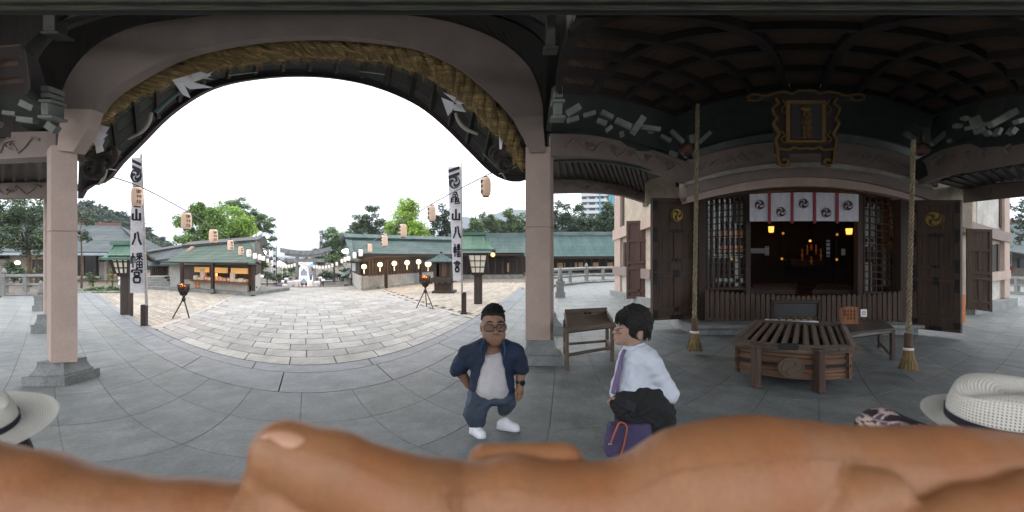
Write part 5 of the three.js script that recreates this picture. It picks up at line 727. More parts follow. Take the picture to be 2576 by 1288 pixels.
function banner(label, uPole, vTop, vPole, uStub, vStub0, vStub1, cloth, marks) {
  const D = fl(vStub1, PY), s = D / K, o = thing('tall_banner', label, 'banner', [0, 0, 0], 'tall white banners on poles'), mInk = M([.012, .012, .02], .8), mCl = M([.90, .90, .93], .95, { map: T.cloth, side: THREE.DoubleSide, transmission: .55, thickness: 0 });
  obj('stub_post', rb(X(uStub, D), (Y(vStub0, D) + PY) / 2, -D, 12 * s, Y(vStub0, D) - PY, 12 * s, .02), mPost, o); obj('stub_foot', rb(X(uStub, D), PY + .03, -D, 17 * s, .08, 17 * s, .02), mPost, o);
  obj('pole', rod(P(uPole[1], vPole, D - .12), P(uPole[0], vTop, D - .12), .045, .03, 8), M([.36, .33, .31], .5), o);
  const n = 26, A = [], B = [], ed = (l, v) => { let i = 0; while (i < l.length - 2 && v > l[i + 1][1]) i++; const [a, b] = [l[i], l[i + 1]]; return a[0] + (b[0] - a[0]) * (v - a[1]) / (b[1] - a[1]); }, [L, R] = cloth, v0 = L[0][1], v1 = L[L.length - 1][1], dep = (u, v) => D - .2 + .05 * Math.sin(v * .05 + u * .1);
  for (let i = 0; i <= n; i++) { const v = v0 + (v1 - v0) * i / n; A.push(P(ed(L, v), v, dep(0, v))); B.push(P(ed(R, v), v, dep(20, v))); } obj('cloth', band(A, B, V(0, 0, -.012), true), mCl, o);
  const uvp = (uc, vc, w, h) => (x, y) => P(uc + x * w / 100, vc - y * h / 100, D - .29);
  for (const [g, uc, vc, w, h] of marks) { if (g === 'bars') { for (const k of [0, 15]) obj('ink_bar', band([P(uc - w / 2, vc - 5 + k, D - .28), P(uc + w / 2, vc - 5 + k + h, D - .28)], [P(uc - w / 2, vc + 3 + k, D - .28), P(uc + w / 2, vc + 3 + k + h, D - .28)], V(0, 0, -.02)), mInk, o); } else if (g === 'tomoe') { const c = P(uc, vc, D - .3); obj('ink_crest', [...tomoe(w / 2 * s, .02, V(0, 0, 0), 0, .9).map(q => q.scale(.86, 1, 1).translate(c.x, c.y, c.z)), new THREE.TorusGeometry(w / 2 * s, .025, 5, 28).scale(.86, 1, 1).translate(c.x, c.y, c.z)], mInk, o); } else obj('ink_character', glyph(g, uvp(uc, vc, w, h), (g === 'ban' || g === 'kame' ? 2.9 : 4.4) * s), mInk, o); }
  for (let i = 0; i < 8; i++) { const v = v0 + 6 + (v1 - v0 - 12) * i / 7, up_ = uPole[0] + (uPole[1] - uPole[0]) * (v - vTop) / (vPole - vTop); obj('cloth_loop', rod(P(ed(R, v) - 1, v, D - .22), P(up_ + 1, v, D - .12), .016), mCl, o); }
  return settle(o, V(X(uStub, D), PY, -D));
}
banner('left white banner with black crest and characters, a lantern hanging across it', [355, 369], 388, 768, 363, 766, 825, [[[331, 396], [333, 470], [328, 560], [327, 737]], [[354, 400], [356, 500], [361, 600], [364, 737]]], [['bars', 343, 405, 22, 10], ['tomoe', 342, 442, 30], ['kame', 343, 490, 26, 34], ['san', 343, 540, 26, 36], ['hachi', 343, 600, 28, 40], ['ban', 344, 655, 32, 42], ['gu', 344, 693, 30, 40]]);
banner('right white banner with black crest and characters beside the right wooden lamp', [1160, 1162], 410, 738, 1167, 735, 790, [[[1127, 420], [1130, 520], [1136, 600], [1140, 706]], [[1158, 412], [1160, 520], [1160, 620], [1159, 706]]], [['bars', 1142, 432, 28, -10], ['tomoe', 1143, 458, 30], ['kame', 1145, 497, 26, 36], ['san', 1147, 540, 24, 34], ['hachi', 1149, 584, 22, 38], ['ban', 1150, 630, 18, 36], ['gu', 1150, 670, 16, 30]]);
function brazier(label, u, vb, vt, D) {
  const s = D / K, o = thing('fire_basket', label, 'fire basket', [0, 0, 0], 'iron fire baskets on tripods'), mI = M([.03, .028, .027], .6, { metalness: .5 }), c = V(X(u, D), PY, -D), yb = Y(vt, D) - PY, h = 26 * s, tie = yb - h - 9 * s;
  for (let k = 0; k < 3; k++) { const a = k * 2.094 + .5, f = V(Math.cos(a) * 24 * s, 0, Math.sin(a) * 22 * s), t = V(-Math.cos(a) * 5 * s, yb - h * .9, -Math.sin(a) * 5 * s); obj('leg', rod(f, t, .024), mI, o); }
  for (const [y, r] of [[yb, 12.5], [yb - h * .3, 12], [yb - h * .6, 10.5], [yb - h, 6]]) obj('basket_ring', new THREE.TorusGeometry(r * s, .022, 6, 22).rotateX(Math.PI / 2).translate(0, y, 0), mI, o);
  for (let k = 0; k < 14; k++) { const a = k / 14 * 6.283; obj('basket_bar', sweep(crv([[12.8, 0], [12.2, .3], [10.6, .6], [6, 1]].map(([r, t]) => V(Math.cos(a) * r * s, yb - h * t, Math.sin(a) * r * s)), 6), .016, 4), mI, o); }
  obj('basket_pan', lathe([[0, yb - h * 1.05], [6 * s, yb - h], [11 * s, yb - h * .6], [10 * s, yb - h * .5], [0, yb - h * .6]], 16), mI, o); obj('hanging_weight', lathe([[0, .2], [.06, .16], [.08, .08], [.05, 0], [0, 0]], 10).translate(0, tie - 8 * s, 0), mI, o);
  for (let k = 0; k < 4; k++) { const a = k * 1.6; obj('firewood', rod(V(-Math.cos(a) * 9 * s, yb - h * .5, -Math.sin(a) * 9 * s), V(Math.cos(a) * 8 * s, yb - h * .15, Math.sin(a) * 8 * s), .05, .05, 6), mBark, o); }
  o.position.copy(c); const fy = yb - h * .2, F = []; for (let k = 0; k < 4; k++) F.push(lathe([[0, 10 * s], [.9 * s, 7 * s], [2.3 * s, 3 * s], [2 * s, 1 * s], [0, 0]].map(([r, y]) => [r * (1 - k * .13), y * (1 - k * .16)]), 7).translate((k - 1.5) * 3.4 * s, fy - 2 * s, Math.sin(k * 2) * 2 * s)); obj('flame', F, M([1, .6, .2], 1, { emissive: lin([1, .40, .07]), emissiveIntensity: .9 }), o);
  const L = new THREE.PointLight(0xff8a30, 1.5, 0, 2); L.position.set(c.x, PY + yb + .1, c.z + .2); L.castShadow = true; scene.add(L); return o;
}
brazier('lit iron fire basket on a tripod left of the pale paving', 462, 805, 716, fl(800, PY)); brazier('lit iron fire basket on a tripod right of the paving before the small shrine', 1070, 778, 694, fl(774, PY));
{ const D = fl(736, PY), o = thing('small_shrine', 'small weathered wooden shrine box with a hipped roof beside the right fire basket', 'small shrine'), m = wood([.12, .085, .065], .8); const b = (u0, v0, u1, v1, T_, nm, mm = m, d = 0) => obj(nm, blk(u0, v0, u1, v1, D + d - T_ / 2, T_, .03), mm, o);
  b(1090, 656, 1137, 700, 1.1, 'body'); b(1083, 699, 1141, 711, 1.5, 'shelf', mPost); b(1092, 710, 1135, 733, 1.1, 'base_block'); b(1086, 732, 1143, 739, 1.5, 'foot', mPost); b(1097, 662, 1106, 697, .1, 'carved_panel', mBark, -.5); b(1110, 660, 1124, 697, .1, 'door_panel', wood([.2, .13, .09]), -.52); b(1107, 658, 1110, 700, .12, 'stile', mBark, -.55); b(1124, 658, 1128, 700, .12, 'stile', mBark, -.55); for (let k = 0; k < 4; k++) obj('bracket', bx(X(1088 + k * 15, D), Y(705, D) - .1, -D + .7, .18, .2, .3), m, o);
  const c = P(1110, 657, D), r = lathe([[0, .62], [.15, .52], [.6, .28], [1.25, .06], [1.3, 0], [0, 0]].map(([a, y]) => [a, y]), 4).rotateY(Math.PI / 4).toNonIndexed(); r.computeVertexNormals(); obj('hipped_roof', r.translate(c.x, c.y - .05, c.z), mCu2, o); obj('roof_finial', sph(c.clone().add(V(0, .6, 0)), .1, 1, .8, 1, 10), mCuD, o); settle(o, V(X(1112, D), PY, -D)); }
// ---------- paper lanterns strung from the porch to the gateway ----------
{
  const mPap = M([.80, .60, .46], .9, { emissive: lin([.9, .6, .4]), emissiveIntensity: .12, map: T.cloth }), mPapW = M([.82, .74, .68], .9, { emissive: lin([.9, .8, .7]), emissiveIntensity: .25 }), mInk = M([.02, .018, .02], .8);
  const make = (h, w, full, white) => { const o = new THREE.Group(), r = w / 2; const pr = []; for (let i = 0; i <= 16; i++) { const t = i / 16, e = Math.abs(2 * t - 1); pr.push([r * (.62 + .38 * Math.pow(1 - Math.pow(e, 3.2), .5)) * (1 + (i % 2 ? .018 : -.012)), -h / 2 * .93 + h * .93 * t]); } pr.unshift([0, -h / 2 * .93]); pr.push([0, h / 2 * .93]); o.add(0 || obj('paper_body', lathe(pr, full ? 20 : 10), white ? mPapW : mPap, o)); obj('top_ring', new THREE.CylinderGeometry(r * .62, r * .62, h * .05, 12).translate(0, h * .485, 0), mBlackWood, o); obj('bottom_ring', new THREE.CylinderGeometry(r * .62, r * .62, h * .05, 12).translate(0, -h * .485, 0), mBlackWood, o); return o; };
  const lab = ['nearest', 'second', 'third', 'fourth', 'fifth', 'sixth', 'seventh', 'eighth', 'ninth', 'tenth', 'eleventh', 'twelfth', 'thirteenth', 'fourteenth', 'fifteenth', 'sixteenth', 'seventeenth', 'eighteenth', 'nineteenth', 'twentieth'];
  const string = (side, list, inkSide) => { const pts = []; list.forEach(([u, v, h, w], i) => { const D = Math.min(i < 9 ? (side === 'left' ? 28 : 32) + i * .2 : 81, 760 / h + 1), H = h * D / K, W = w * D / K, big = h > 24, o = make(H, W, big, h < 24); o.name = numbered('paper_lantern'); scene.add(o); o.position.copy(P(u, v, D)); tag(o, `${lab[i]} paper lantern on the ${side} string, counted from the porch outward`, 'lantern', `paper lanterns on the ${side} string`);
      pts.push(o.position.clone().add(V(0, H * .56, 0))); if (h > 17) { const ry = inkSide * .95; const gl = big ? ['go', 'jin', 'to'] : ['gu', 'jin', 'san']; const g = []; gl.forEach((n, k) => g.push(...glyph(n, (x, y) => { const a = ry + x / 100 * .95, R = W / 2 * 1.012; return V(Math.sin(a) * R, (1 - k) * H * .25 + y / 100 * H * .22, Math.cos(a) * R); }, H * .022))); obj('ink_writing', g, mInk, o); } });
    return pts; };
  const A = string('left', [[345, 495, 52, 25], [469, 556, 45, 23], [537, 594, 36, 20], [580, 617, 28, 14], [606, 631, 24, 12], [626, 637, 20, 11], [641, 644, 16, 9], [653, 647, 15, 8.5], [662, 650, 13, 8], [673, 656, 12, 7], [684, 660, 11, 6.5], [692, 665, 10, 6], [699, 668, 9.5, 5], [706, 669, 9.5, 5], [713, 670, 9.5, 5], [720, 671, 9.5, 5], [727, 670, 9.5, 5], [734, 669, 9.5, 5], [741, 667, 9.5, 5]], 1);
  const B = string('right', [[1222, 470, 50, 26], [1086, 537, 42, 20], [1014, 580, 35, 18], [967, 606, 30, 16], [930, 624, 24, 12], [907, 636, 19, 11], [892, 642, 17, 9], [877, 650, 13, 8], [868, 653, 13, 7], [860, 657, 12, 6.5], [847, 664, 11, 6], [836, 668, 10.5, 5.5], [828, 671, 10, 5], [820, 672, 9.5, 5], [812, 673, 9.5, 5], [804, 673, 9.5, 5], [797, 672, 9.5, 5], [790, 671, 9.5, 5]], -1);
  const mWire = M([.12, .12, .12], .6); A.unshift(P(262, 440, 14)); B.unshift(P(1318, 400, 14)); for (const [p, s] of [[A, 'left'], [B, 'right']]) tag(obj('lantern_wire', sweep(crv(p, p.length * 5), .02, 4), mWire), `thin wire carrying the ${s} string of paper lanterns`, 'wire');
}
// ---------- gateway, stairway and things on the lower terrace ----------
const LY = -2.6;
{ const D = fl(718, LY), s = D / K, o = thing('torii_gate', 'grey stone shrine gate with upswept top lintel at the far end of the axis', 'shrine gate'), m = stone([.42, .43, .44], .85), y = v => Y(v, D);
  for (const u of [746, 792]) { obj('pillar', rod(V(X(u, D), LY, -D), V(X(u + (u < 770 ? 1.5 : -1.5), D), y(634), -D), 4.2 * s, 3.6 * s, 14), m, o); obj('pillar_foot', new THREE.CylinderGeometry(5.5 * s, 6 * s, .6, 14).translate(X(u, D), LY + .3, -D), m, o); }
  const top = cr([[708, 630, D], [725, 633, D], [750, 636, D], [769, 636.5, D], [790, 636, D], [813, 632, D], [831, 627, D]], 24); obj('top_lintel', band(top.map((p, i) => p.clone().add(V(0, .42, .5))), top.map(p => p.clone().add(V(0, -.3, .5))), V(0, 0, -1), true), m, o, 'x'); obj('lower_lintel', band(top.slice(2, 23).map(p => p.clone().add(V(0, -.31, .35))), top.slice(2, 23).map(p => p.clone().add(V(0, -.7, .35))), V(0, 0, -.7)), m, o, 'x'); obj('tie_beam', bx(X(769, D), y(655), -D, 92 * s, 9 * s, .5), m, o, 'x'); obj('centre_strut', rb(X(769, D), y(646), -D + .1, 8 * s, 12 * s, .6), m, o); settle(o, V(X(769, D), LY, -D)); }
{ const w = struct('approach_path', 'pale straight approach path running out from the gate'); const a = [[748, 722], [758, 695], [765, 668], [769, 655]], b = [[800, 722], [788, 695], [778, 668], [772, 655]]; const g = (u, v) => { const D = Math.min(600, fl(v, LY + .02)); return V(X(u, D), LY + .02, -D); }; obj('path_surface', band(b.map(p => g(...p)), a.map(p => g(...p)), V(0, -.05, 0)), mPath, w);
  const st = struct('stairway', 'stone stairs going down from the courtyard edge'); for (let k = 0; k < 12; k++) obj('stair', bx((X(645, 41) + X(880, 41)) / 2, PY - .2 - k * .2 - .1, -41 - .3 - k * .6, X(880, 41) - X(645, 41), .2, .7), mRailS, st, 'x');
  const kb = struct('terrace_kerb', 'low stone kerbs and walls on the lower terrace'); for (const [u0, v0, u1, v1] of [[655, 716, 742, 717], [800, 711, 890, 706], [800, 716, 890, 715]]) { const p = (u, v) => { const D = fl(v, LY); return V(X(u, D), LY + .15, -D); }; obj('kerb', bar(p(u0, v0), p(u1, v1), .4, .35), mRailS, kb, 'x'); } }
{ const D = 60, o = thing('sign_frame', 'tall white framed dark board standing at the head of the stairs', 'sign'), m = M([.74, .76, .80], .6), d = M([.10, .115, .15], .5), F = frame4(P(754, 674, D + 4), P(775, 674, D + 4), P(777, 722, D), P(752, 722, D)); for (const [a, b, c, e] of [[0, .12, 0, 1], [.88, 1, 0, 1]]) obj('post', hex(F, a, b, c, e, -.1, .1), m, o); for (const t of [0, .46, .54, .95]) obj('cross_rail', hex(F, .12, .88, t, t + .035, -.08, .08), m, o, 'x'); obj('dark_panel', hex(F, .12, .88, .04, .46, -.03, 0), d, o); obj('dark_panel', hex(F, .12, .88, .56, .95, -.03, 0), d, o); for (const [t0, t1] of [[.04, .2], [.57, .72]]) for (const k of [0, 1]) obj('brace', bar(F(k ? .85 : .15, t1, .05), F(k ? .6 : .4, t0, .05), .12, .06), m, o); settle(o, F(.5, 1)); }
{ // pale round lamps on stems, notice, fences
  let i = 0; for (const [u, v, w, l] of [[655, 696, 8, 'pale oval lamp beside the white end wall of the stall'], [712, 709, 6, 'lower of two pale lamps left of the stone gate'], [720, 702, 5, 'upper of two pale lamps left of the stone gate'], [806, 699, 4.6, 'upper of two pale lamps right of the stone gate'], [813, 705, 5, 'lower of two pale lamps right of the stone gate']]) { const D = u < 660 ? 44 : 62, s = D / K, o = thing('oval_lamp', l, 'lamp'), c = P(u, v, D); obj('lamp_globe', sph(c, w * s, 1, .62, 1, 14), M([.8, .8, .78], .7, { emissive: lin([1, .95, .85]), emissiveIntensity: .15 }), o); obj('stem', rod(V(c.x, u < 660 ? PY : PY - 2.4, c.z), c, .05), mIron, o); settle(o, V(c.x, u < 660 ? PY : PY - 2.4, c.z)); i++; }
  for (const [u0, u1, v, l] of [[682, 722, 700, 'dark wooden fence on the terrace left of the gate'], [812, 896, 702, 'dark wooden fence on the terrace right of the gate']]) { const D = fl(v + 6, LY), o = thing('terrace_fence', l, 'fence'), n = 16; for (let k = 0; k <= n; k++) { const u = u0 + (u1 - u0) * k / n; obj('picket', bx(X(u, D), LY + .7, -D, .16, 1.4, .1), mBark, o); } for (const y of [.4, 1.1]) obj('rail', bar(V(X(u0, D), LY + y, -D - .05), V(X(u1, D), LY + y, -D - .05), .12, .08), mBark, o, 'x'); settle(o, V(X((u0 + u1) / 2, D), LY, -D)); }
  for (const [u, v, D, l] of [[653, 636, 40, 'bright floodlight at the right gable of the stall'], [870, 632, 44, 'bright floodlight at the left gable of the pavilion']]) { const o = thing('floodlight', l, 'lamp', P(u + 3, v, D)), c = V(0, 0, 0); obj('lamp_face', sph(c, .3, 1.6, .7, .5, 14), M([1, .9, .85], .6, { emissive: lin([1, .85, .75]), emissiveIntensity: 5 }), o); obj('housing', bx(0, .05, -.2, 1, .5, .2), mIron, o); const L = new THREE.PointLight(0xffe0d0, 10, 0, 2); L.position.copy(P(u + 3, v, D - .6)); scene.add(L); }
  for (const [u, v0, v1, D, l] of [[690, 624, 692, 75, 'distant white banner with dark writing left of the stone gate'], [807, 585, 622, 85, 'distant white banner half in the trees right of the gate']]) { const s = D / K, o = thing('distant_banner', l, 'banner'); obj('cloth', blk(u - 3.5, v0, u + 3.5, v1, D, .03, .005), M([.7, .7, .75], .9), o); obj('pole', rod(V(X(u + 5, D), LY, -D - .05), P(u + 5, v0 - 4, D + .05), .06), mIron, o); const m = M([.05, .03, .08], .8); for (let k = 0; k < 5; k++) { const v = v0 + (v1 - v0) * (k + .4) / 5; obj('ink_character', k ? glyph(['san', 'hachi', 'ban', 'gu', 'kame'][k - 1], (x, y) => P(u + x * .06, v - y * .075, D - .04), .07) : [blk(u - 3.5, v - 4, u + 3.5, v - 2, D - .03, .03, .005), blk(u - 3.5, v, u + 3.5, v + 2, D - .03, .03, .005)], m, o); } settle(o, V(X(u + 5, D), LY, -D)); }
  const f = thing('festival_tent', 'small white tent roof among the trees left of the gate', 'tent', V(X(703, 95), LY, -95)); obj('tent_roof', new THREE.ConeGeometry(1.6, 1, 4).rotateY(.78).translate(0, 3.6, 0), mWhite, f); for (const [a, b] of [[-1, -1], [1, -1], [1, 1], [-1, 1]]) obj('leg', rod(V(a, 0, b), V(a, 3.2, b), .05), mWhite, f);
  for (let k = 0; k < 14; k++) { const D = 120 + k * 9, side = k % 2 ? 1 : -1, u = 771 + side * (4 + 1500 / D * .9) + rr(-1, 1), c = [[.7, .7, .75], [.12, .3, .55], [.6, .15, .12], [.75, .6, .45]][k % 4]; const o = thing('market_stall', `${['white', 'blue', 'red', 'tan'][k % 4]} roofed market stall on the ${side > 0 ? 'right' : 'left'} of the far path, ${ORD[k >> 1]} from the gate`, 'stall', V(X(u, D), LY, -D), 'festival stalls lining the far path'); obj('stall_roof', new THREE.CylinderGeometry(.2, 1.9, .9, 4).rotateY(.785).translate(0, 2.6, 0), M(c, .8), o); obj('counter', bx(0, .5, 0, 2, 1, 1.6), M([.4, .3, .25], .8), o); for (const [a, b] of [[-1, 1], [1, 1]]) obj('leg', rod(V(a, 0, b), V(a, 2.3, b), .05), mIron, o); } }
// ---------- trees, hedges, hills ----------
const mLeaf = M(0xffffff, .8, { vertexColors: true, side: THREE.DoubleSide, transmission: .35, thickness: 0 });
const mTrunk = M([.20, .15, .11], .95, { map: T.bark, bumpMap: T.bark, bumpScale: .02 });
function leafGeo(blobs, D, leaf, col, dens = 1, depth = .8) { // many small bent leaves in clumps
  const pos = [], nor = [], cl = [], s = D / K;
  for (const [u, v, ru, rv, k = 1, dD = 0] of blobs) {
    const nC = Math.max(5, Math.round(ru * rv / (leaf * leaf * 3.2))), N = Math.round(3.14 * ru * rv / (leaf * leaf) * 8.5 * dens), cs = [];
    for (let i = 0; i < nC; i++) { const a = rnd() * 6.283, q = rr(-1, 1), r = Math.pow(rnd(), .45), h = Math.sqrt(1 - q * q); cs.push([Math.cos(a) * h * r, q * r, Math.sin(a) * h * r, rr(.75, 1.25), rr(.8, 1.2)]); }
    for (let i = 0; i < N; i++) {
      const c = cs[rnd() * nC | 0], R = .42 * c[3], q = rr(-1, 1), a = rnd() * 6.283, h = Math.sqrt(1 - q * q), r = Math.cbrt(rnd()) * R;
      const x = X(u, D + dD) + (c[0] + Math.cos(a) * h * r) * ru * s, y = Y(v, D + dD) + (c[1] + q * r * .75) * rv * s, z = -D - dD + (c[2] + Math.sin(a) * h * r) * ru * s * depth;
      const L = leaf * s * rr(.7, 1.35), d = V(rr(-1, 1), rr(-.8, .5), rr(-1, 1)).normalize(), w = d.clone().cross(V(rr(-.5, .5), 1, rr(-.5, .5))).normalize(), n = w.clone().cross(d);
      const p = [V(x, y, z), V(x, y, z).addScaledVector(d, L * .5).addScaledVector(w, L * .32).addScaledVector(n, L * .06), V(x, y, z).addScaledVector(d, L), V(x, y, z).addScaledVector(d, L * .5).addScaledVector(w, -L * .32).addScaledVector(n, L * .06)];
      const g = rr(.65, 1.35) * k * c[4], b = rr(.85, 1.15); for (const t of [0, 1, 2, 0, 2, 3]) { pos.push(p[t].x, p[t].y, p[t].z); nor.push(n.x, n.y, n.z); cl.push(col[0] * g * b, col[1] * g, col[2] * g); }
    }
  }
  const g = new THREE.BufferGeometry(); g.setAttribute('position', new THREE.Float32BufferAttribute(pos, 3)); g.setAttribute('normal', new THREE.Float32BufferAttribute(nor, 3)); g.setAttribute('color', new THREE.Float32BufferAttribute(cl, 3)); g.setAttribute('uv', new THREE.Float32BufferAttribute(new Float32Array(pos.length / 3 * 2), 2)); g.userData.uvKept = true; return g;
}
function tree(label, D, base, blobs, leaf, col, o = {}) {
  const t = thing(o.name || 'tree', label, o.cat || 'tree', [0, 0, 0], o.group), s = D / K, y0 = o.y ?? LY, x0 = X(base[0], D), fork = P(base[0] + rr(-2, 2), base[1], D);
  const wT = (base[2] || 5) * s; obj('trunk', sweep(crv([V(x0, y0, -D), V(x0 + wT * .2, (y0 + fork.y) / 2, -D), fork], 10), q => wT * (.62 - .3 * q), 9), mTrunk, t);
  blobs.forEach((b, i) => { if (i > 6) return; const e = P(b[0], b[1] + b[3] * .1, D + (b[5] || 0)), m = fork.clone().lerp(e, .5).add(V(rr(-.3, .3), rr(0, .6), rr(-.3, .3))); obj('limb', sweep(crv([fork.clone().add(V(0, -.2 * i * s, 0)), m, e], 8), q => wT * (.3 - .24 * q), 6), mTrunk, t); for (let k = 0; k < 3; k++) obj('branch', sweep(crv([m, e.clone().add(V(rr(-.6, .6) * b[2] * s, rr(-.3, .7) * b[3] * s, rr(-.4, .4) * b[2] * s))], 4), q => wT * (.12 - .09 * q), 5), mTrunk, t); });
  obj('crown', leafGeo(blobs, D, leaf, col, o.dens || 1), mLeaf, t); return settle(t, V(x0, y0, -D));
}
const cDark = [.065, .12, .042], cMid = [.12, .205, .055], cLime = [.33, .49, .05], cBlue = [.045, .085, .055];
tree('bright green tree behind the lit stall, left one', 58, [505, 640, 7], [[482, 560, 34, 44], [520, 540, 38, 38], [500, 590, 50, 30], [548, 560, 40, 44, 1.25], [470, 600, 26, 24], [515, 520, 20, 18]], 5.5, [.20, .33, .06], { dens: 2.2 });
tree('lime green tree rising directly above the stall roof', 61, [575, 640, 6], [[580, 570, 56, 44, 1.2], [560, 600, 54, 26, 1.1], [614, 585, 40, 36, 1.1]], 5.5, [.29, .44, .06], { dens: 2.2 });
tree('tall open crowned tree right of the lime tree, sky showing through', 64, [632, 628, 5], [[590, 514, 40, 20, .9], [628, 532, 28, 20], [610, 560, 40, 26, 1.2], [655, 552, 32, 22], [668, 578, 26, 16], [630, 595, 26, 18], [684, 600, 14, 9], [668, 612, 24, 14, 1.1], [650, 575, 14, 14]], 4.6, [.17, .26, .12], { dens: 2 });
tree('rounded dark tree at the right of the stone gate', 88, [840, 660, 5], [[838, 588, 32, 22, 1.3], [822, 615, 22, 26], [852, 620, 40, 34], [876, 612, 30, 34], [806, 640, 18, 18], [845, 650, 46, 22], [800, 655, 22, 10, 1.3]], 5, cMid, { dens: 2 });
tree('tall thin pine like tree between the gate and the lime tree', 72, [925, 600, 5], [[918, 548, 28, 20], [942, 530, 20, 16, 1.2], [934, 560, 32, 26], [902, 565, 20, 18], [955, 575, 26, 26], [900, 590, 34, 20], [930, 590, 30, 18]], 5, [.11, .175, .075], { dens: 1.8 });
tree('bright lime green ginkgo behind the pavilion roof', 66, [1025, 615, 7], [[1028, 530, 30, 34, 1.05], [1015, 560, 48, 34], [1050, 575, 44, 30, 1.1], [985, 580, 34, 26, 1.05], [1040, 596, 52, 18, .9], [1030, 508, 12, 18, 1.1]], 5.2, cLime, { dens: 2.2 });
tree('dark evergreen between the ginkgo and the right banner', 74, [1112, 610, 6], [[1112, 560, 30, 42], [1128, 575, 26, 34], [1096, 590, 26, 22], [1140, 560, 14, 30]], 5.5, [.04, .08, .034], { dens: 2 });
[[1192, 572, 26, 22], [1222, 560, 26, 24], [1255, 565, 30, 24], [1290, 556, 30, 30, 1.2], [1322, 565, 24, 32], [1170, 585, 22, 16]].forEach((b, i) => tree(`broad green tree behind the blue green hall, ${ORD[i]} from the left`, 92 + (i % 3) * 3, [b[0], 610, 5], [[b[0], b[1], b[2], b[3], b[4] || 1], [b[0] - b[2] * .6, b[1] + 14, b[2] * .7, b[3] * .8, .8], [b[0] + b[2] * .6, b[1] + 12, b[2] * .7, b[3] * .8, 1.1], [b[0], b[1] + 28, b[2] * 1.1, 16, .9]], 5.2, [.13, .205, .065], { dens: 2.1, group: 'trees behind the blue green hall' }));
[[1412, 540, 30, 36, .8], [1448, 548, 32, 34, 1], [1486, 556, 32, 32, .9], [1525, 540, 34, 38, 1.1], [1558, 560, 26, 40, .7]].forEach((b, i) => tree(`dense dark green tree under the apartment block, ${ORD[i]} from the column`, 86 + (i % 2) * 4, [b[0], 600, 6], [b, [b[0] - 18, b[1] + 26, 28, 26, b[4] * .8], [b[0] + 18, b[1] + 28, 28, 26, b[4] * .9], [b[0], b[1] + 46, 34, 14, b[4]]], 5.6, [.065, .125, .045], { dens: 2.2, group: 'trees under the apartment block' }));
tree('leafy tree with a bare leaning trunk at the left edge behind the stone railing', 40, [72, 640, 12], [[30, 530, 50, 32], [85, 530, 46, 36], [60, 580, 56, 40], [20, 600, 30, 40, .9], [105, 590, 26, 50, 1], [70, 630, 50, 20, .8], [-10, 560, 40, 50]], 7, [.085, .15, .055], { dens: 1.2, y: PY });
tree('small leaning second trunk tree beside the left edge tree', 42, [92, 650, 8], [[108, 560, 22, 34], [100, 600, 30, 30, .8]], 7, [.055, .10, .04], { y: PY });
tree('branch of leaves peeping past the right side of the left column', 38, [205, 600, 4], [[212, 548, 20, 28], [205, 585, 16, 26, 1.1], [222, 600, 10, 12]], 6.5, [.075, .125, .05], { y: PY });
tree('sparse leafy branches of a tree hanging in at the right edge', 30, [2640, 560, 10], [[2566, 520, 22, 14], [2560, 560, 18, 26], [2574, 590, 20, 28], [2600, 540, 40, 40], [2552, 612, 10, 10]], 8, [.06, .10, .07], { dens: .8, y: PY });
for (const [u, v, D, l] of [[35, 680, 46, 'clipped dark shrub against the cream wall at the left edge'], [62, 690, 45, 'small dark shrub left of the leaning trunk'], [112, 686, 46, 'small dark shrub behind the left column']]) { const o = thing('shrub', l, 'shrub', [0, 0, 0], undefined); obj('stem', rod(V(X(u, D), PY, -D), P(u, v, D), .06), mTrunk, o); obj('foliage', leafGeo([[u, v, 20, 24], [u + 8, v + 12, 18, 16]], D, 6, cDark, 1.6), mLeaf, o); settle(o, V(X(u, D), PY, -D)); }
{ // clipped hedge bed by the left wooden lamp
  const o = thing('clipped_hedge', 'bright green clipped hedge mounds left of the post lamp', 'hedge'), D = 34; obj('foliage', leafGeo([[215, 734, 22, 14], [245, 730, 26, 14, 1.2], [275, 727, 24, 13, 1], [296, 732, 14, 11, 1.15], [258, 740, 40, 8, .9], [205, 742, 18, 10, 1.2]], D, 5, [.085, .16, .035], 2.6, 1.1), mLeaf, o); for (const u of [215, 250, 285]) obj('stem', rod(V(X(u, D), PY, -D), P(u, 732, D), .08), mTrunk, o); settle(o, V(X(250, D), PY, -D));
  const e = struct('planting_bed', 'dark earth bed edged in stone under the hedge'); obj('bed_edge', bx(X(250, 33.6), PY + .04, -34.4, 120 * 33.6 / K, .12, 3), mFoot, e);
  for (const [u, v, l, c, h] of [[233, 700, 'small young green tree standing in the hedge bed', [.10, .17, .05], 26], [283, 697, 'yellowish young shrub standing in the hedge bed', [.24, .22, .06], 18]]) { const d = 36, p = thing('young_tree', l, 'shrub'); obj('stem', rod(V(X(u, d), PY, -d), P(u, v - 10, d), .05), mTrunk, p); for (let k = 0; k < 6; k++) obj('branch', rod(P(u, v + 10 - k * 4, d), P(u + (k % 2 ? 1 : -1) * (12 - k), v + 2 - k * 5, d), .025, .01), mTrunk, p); obj('foliage', leafGeo([[u, v - 8, h * .55, h * .5], [u - 6, v + 6, h * .5, h * .4], [u + 7, v + 4, h * .5, h * .4]], d, 4.5, c, .8), mLeaf, p); settle(p, V(X(u, d), PY, -d)); } }
